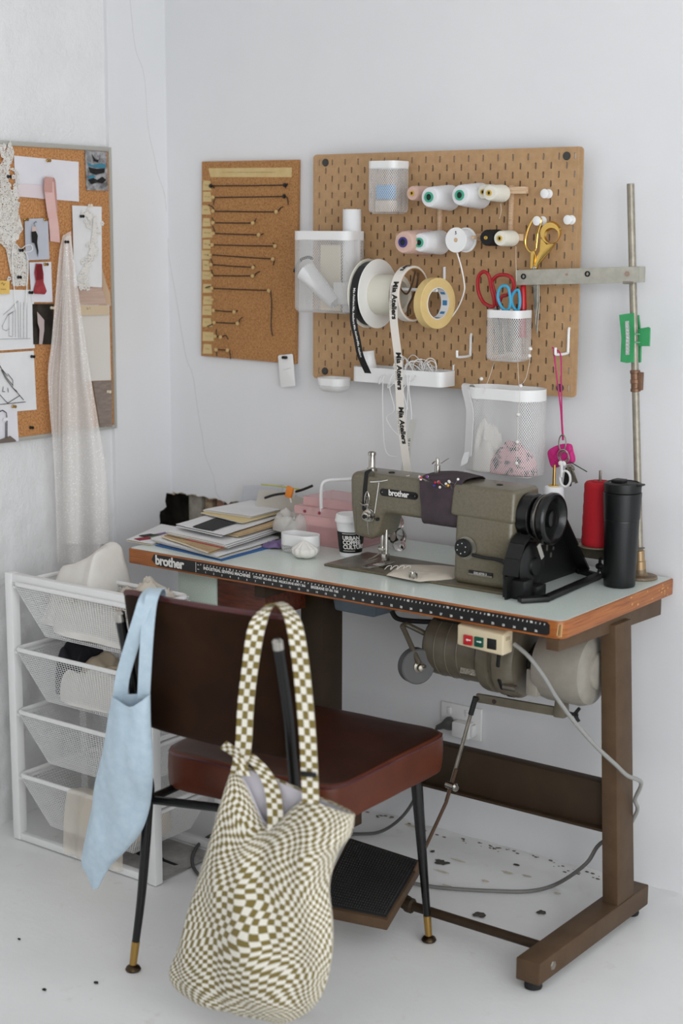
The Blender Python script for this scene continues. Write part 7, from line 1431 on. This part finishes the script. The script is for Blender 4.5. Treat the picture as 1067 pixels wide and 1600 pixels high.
# ================================================================ power outlet, plugs and cables
a, b = PY(688, 1094, -.001), PY(752, 1163, -.001); ol = thing('power_outlet', 'white power outlet on the back wall under the table', 'outlet', ((a.x+b.x)/2, -.001, b.z)); zt2 = PY(688, 1095, -.008).z; zb2 = PY(752, 1152, -.008).z-.012; xl, xrr = PY(689, 1110, -.008).x, PY(752, 1120, -.008).x
part('face_plate', MB().boxb(xl, xrr, -.009, -.0005, zb2, zt2, .0025), M_whitepl, ol)
for u, v in ((702, 1110), (730, 1115)): p = PY(u, v, -.0095); part('rocker_switch', MB().box(p, (.011, .005, .018), Rx(.12), .001), M_whitepl, ol); part('red_mark', MB().box(p+V((0, -.0027, .005)), (.004, .0006, .003)), M_red, ol)
a, b = PY(707, 1124, -.035), PY(739, 1160, -.035); ad = thing('wall_adapter', 'white square plug adapter in the right socket of the outlet', 'adapter', ((a.x+b.x)/2, -.022, b.z)); part('adapter_body', MB().boxb(a.x, b.x-.012, -.040, -.009, b.z+.004, a.z-.004, .004), M_whitepl, ad); part('adapter_side', MB().boxb(b.x-.012, b.x-.004, -.030, -.010, b.z+.010, a.z-.008, .003), M_whitepl, ad)
pc_ = PY(697, 1133, -.03); pg_ = thing('power_plug', 'dark grey power plug with cable in the left socket of the outlet', 'plug', pc_-V((0, 0, .02)))
part('plug_body', MB().lathe([(.012, 0), (.016, .002), (.018, .012), (.015, .020), (.009, .030), (.006, .046)], pc_+V((.012, .016, .006)), V((-.72, -.42, -.32)), 18), M_cabled, pg_)
pe2 = pc_+V((.012, .016, .006))+V((-.72, -.42, -.32)).normalized()*.045
Q = [pe2, PY(678, 1150, -.06), PY(668, 1185, -.05), PY(655, 1232, -.06), PY(632, 1272, -.08), PZ(598, 1298, .006), PZ(560, 1303, .006), PZ(500, 1300, .006), PZ(420, 1290, .006), PZ(345, 1300, .006), PZ(312, 1318, .006), PZ(300, 1342, .006), PZ(308, 1364, .006), PZ(330, 1374, .006), PZ(380, 1370, .006)]
part('cable', MB().tube(smooth_path(Q, 7), .0042, 8), M_cabled, pg_)
Q = [PY(803, 1006, -.49), PY(826, 1026, -.49), PY(850, 1058, -.47), PY(868, 1088, -.44), PY(895, 1125, -.40), PY(930, 1165, -.36), PY(962, 1195, -.325), PY(980, 1212, -.30)]
Q += [V((Q[-1].x+.018, -.27, Q[-1].z-.02)), V((1.043, -.235, PY(990, 1250, -.24).z)), V((1.035, -.205, PY(990, 1275, -.24).z)), V((1.00, -.185, PY(960, 1300, -.2).z)), PY(938, 1318, -.20), PY(915, 1350, -.22), PZ(872, 1380, .012), PZ(830, 1392, .006), PZ(770, 1392, .006), PZ(700, 1388, .006), PZ(655, 1382, .006), PZ(600, 1370, .006)]
mb = MB(); mb.tube(smooth_path(Q[:12], 7), .0046, 8); gcab = single('switch_cable', mb, M_cableg, 'grey cable curving from the switch box round the right table leg', 'cable')
mb = MB(); mb.tube(smooth_path(Q[11:], 7), .0046, 8); part('floor_run', mb, mat('dusty_grey_cable', '#6f6e6b', .5), gcab)
# dark flecks on the floor
for k, (u, v, r) in enumerate(((30, 1468, .0035), (69, 1547, .0048), (150, 1536, .0048))):
    c = PZ(u, v, .0); g = blot(V((c.x, c.y, .0004)), r, r*.7, 40+k, .002); single('paint_fleck', g, M_paperB, ('small dark fleck on the floor, furthest to the left', 'dark fleck on the floor left of the chair leg, nearest the camera', 'dark fleck on the floor closest to the brass tipped chair leg')[k], 'fleck', 'dark flecks on the floor', smooth=False)
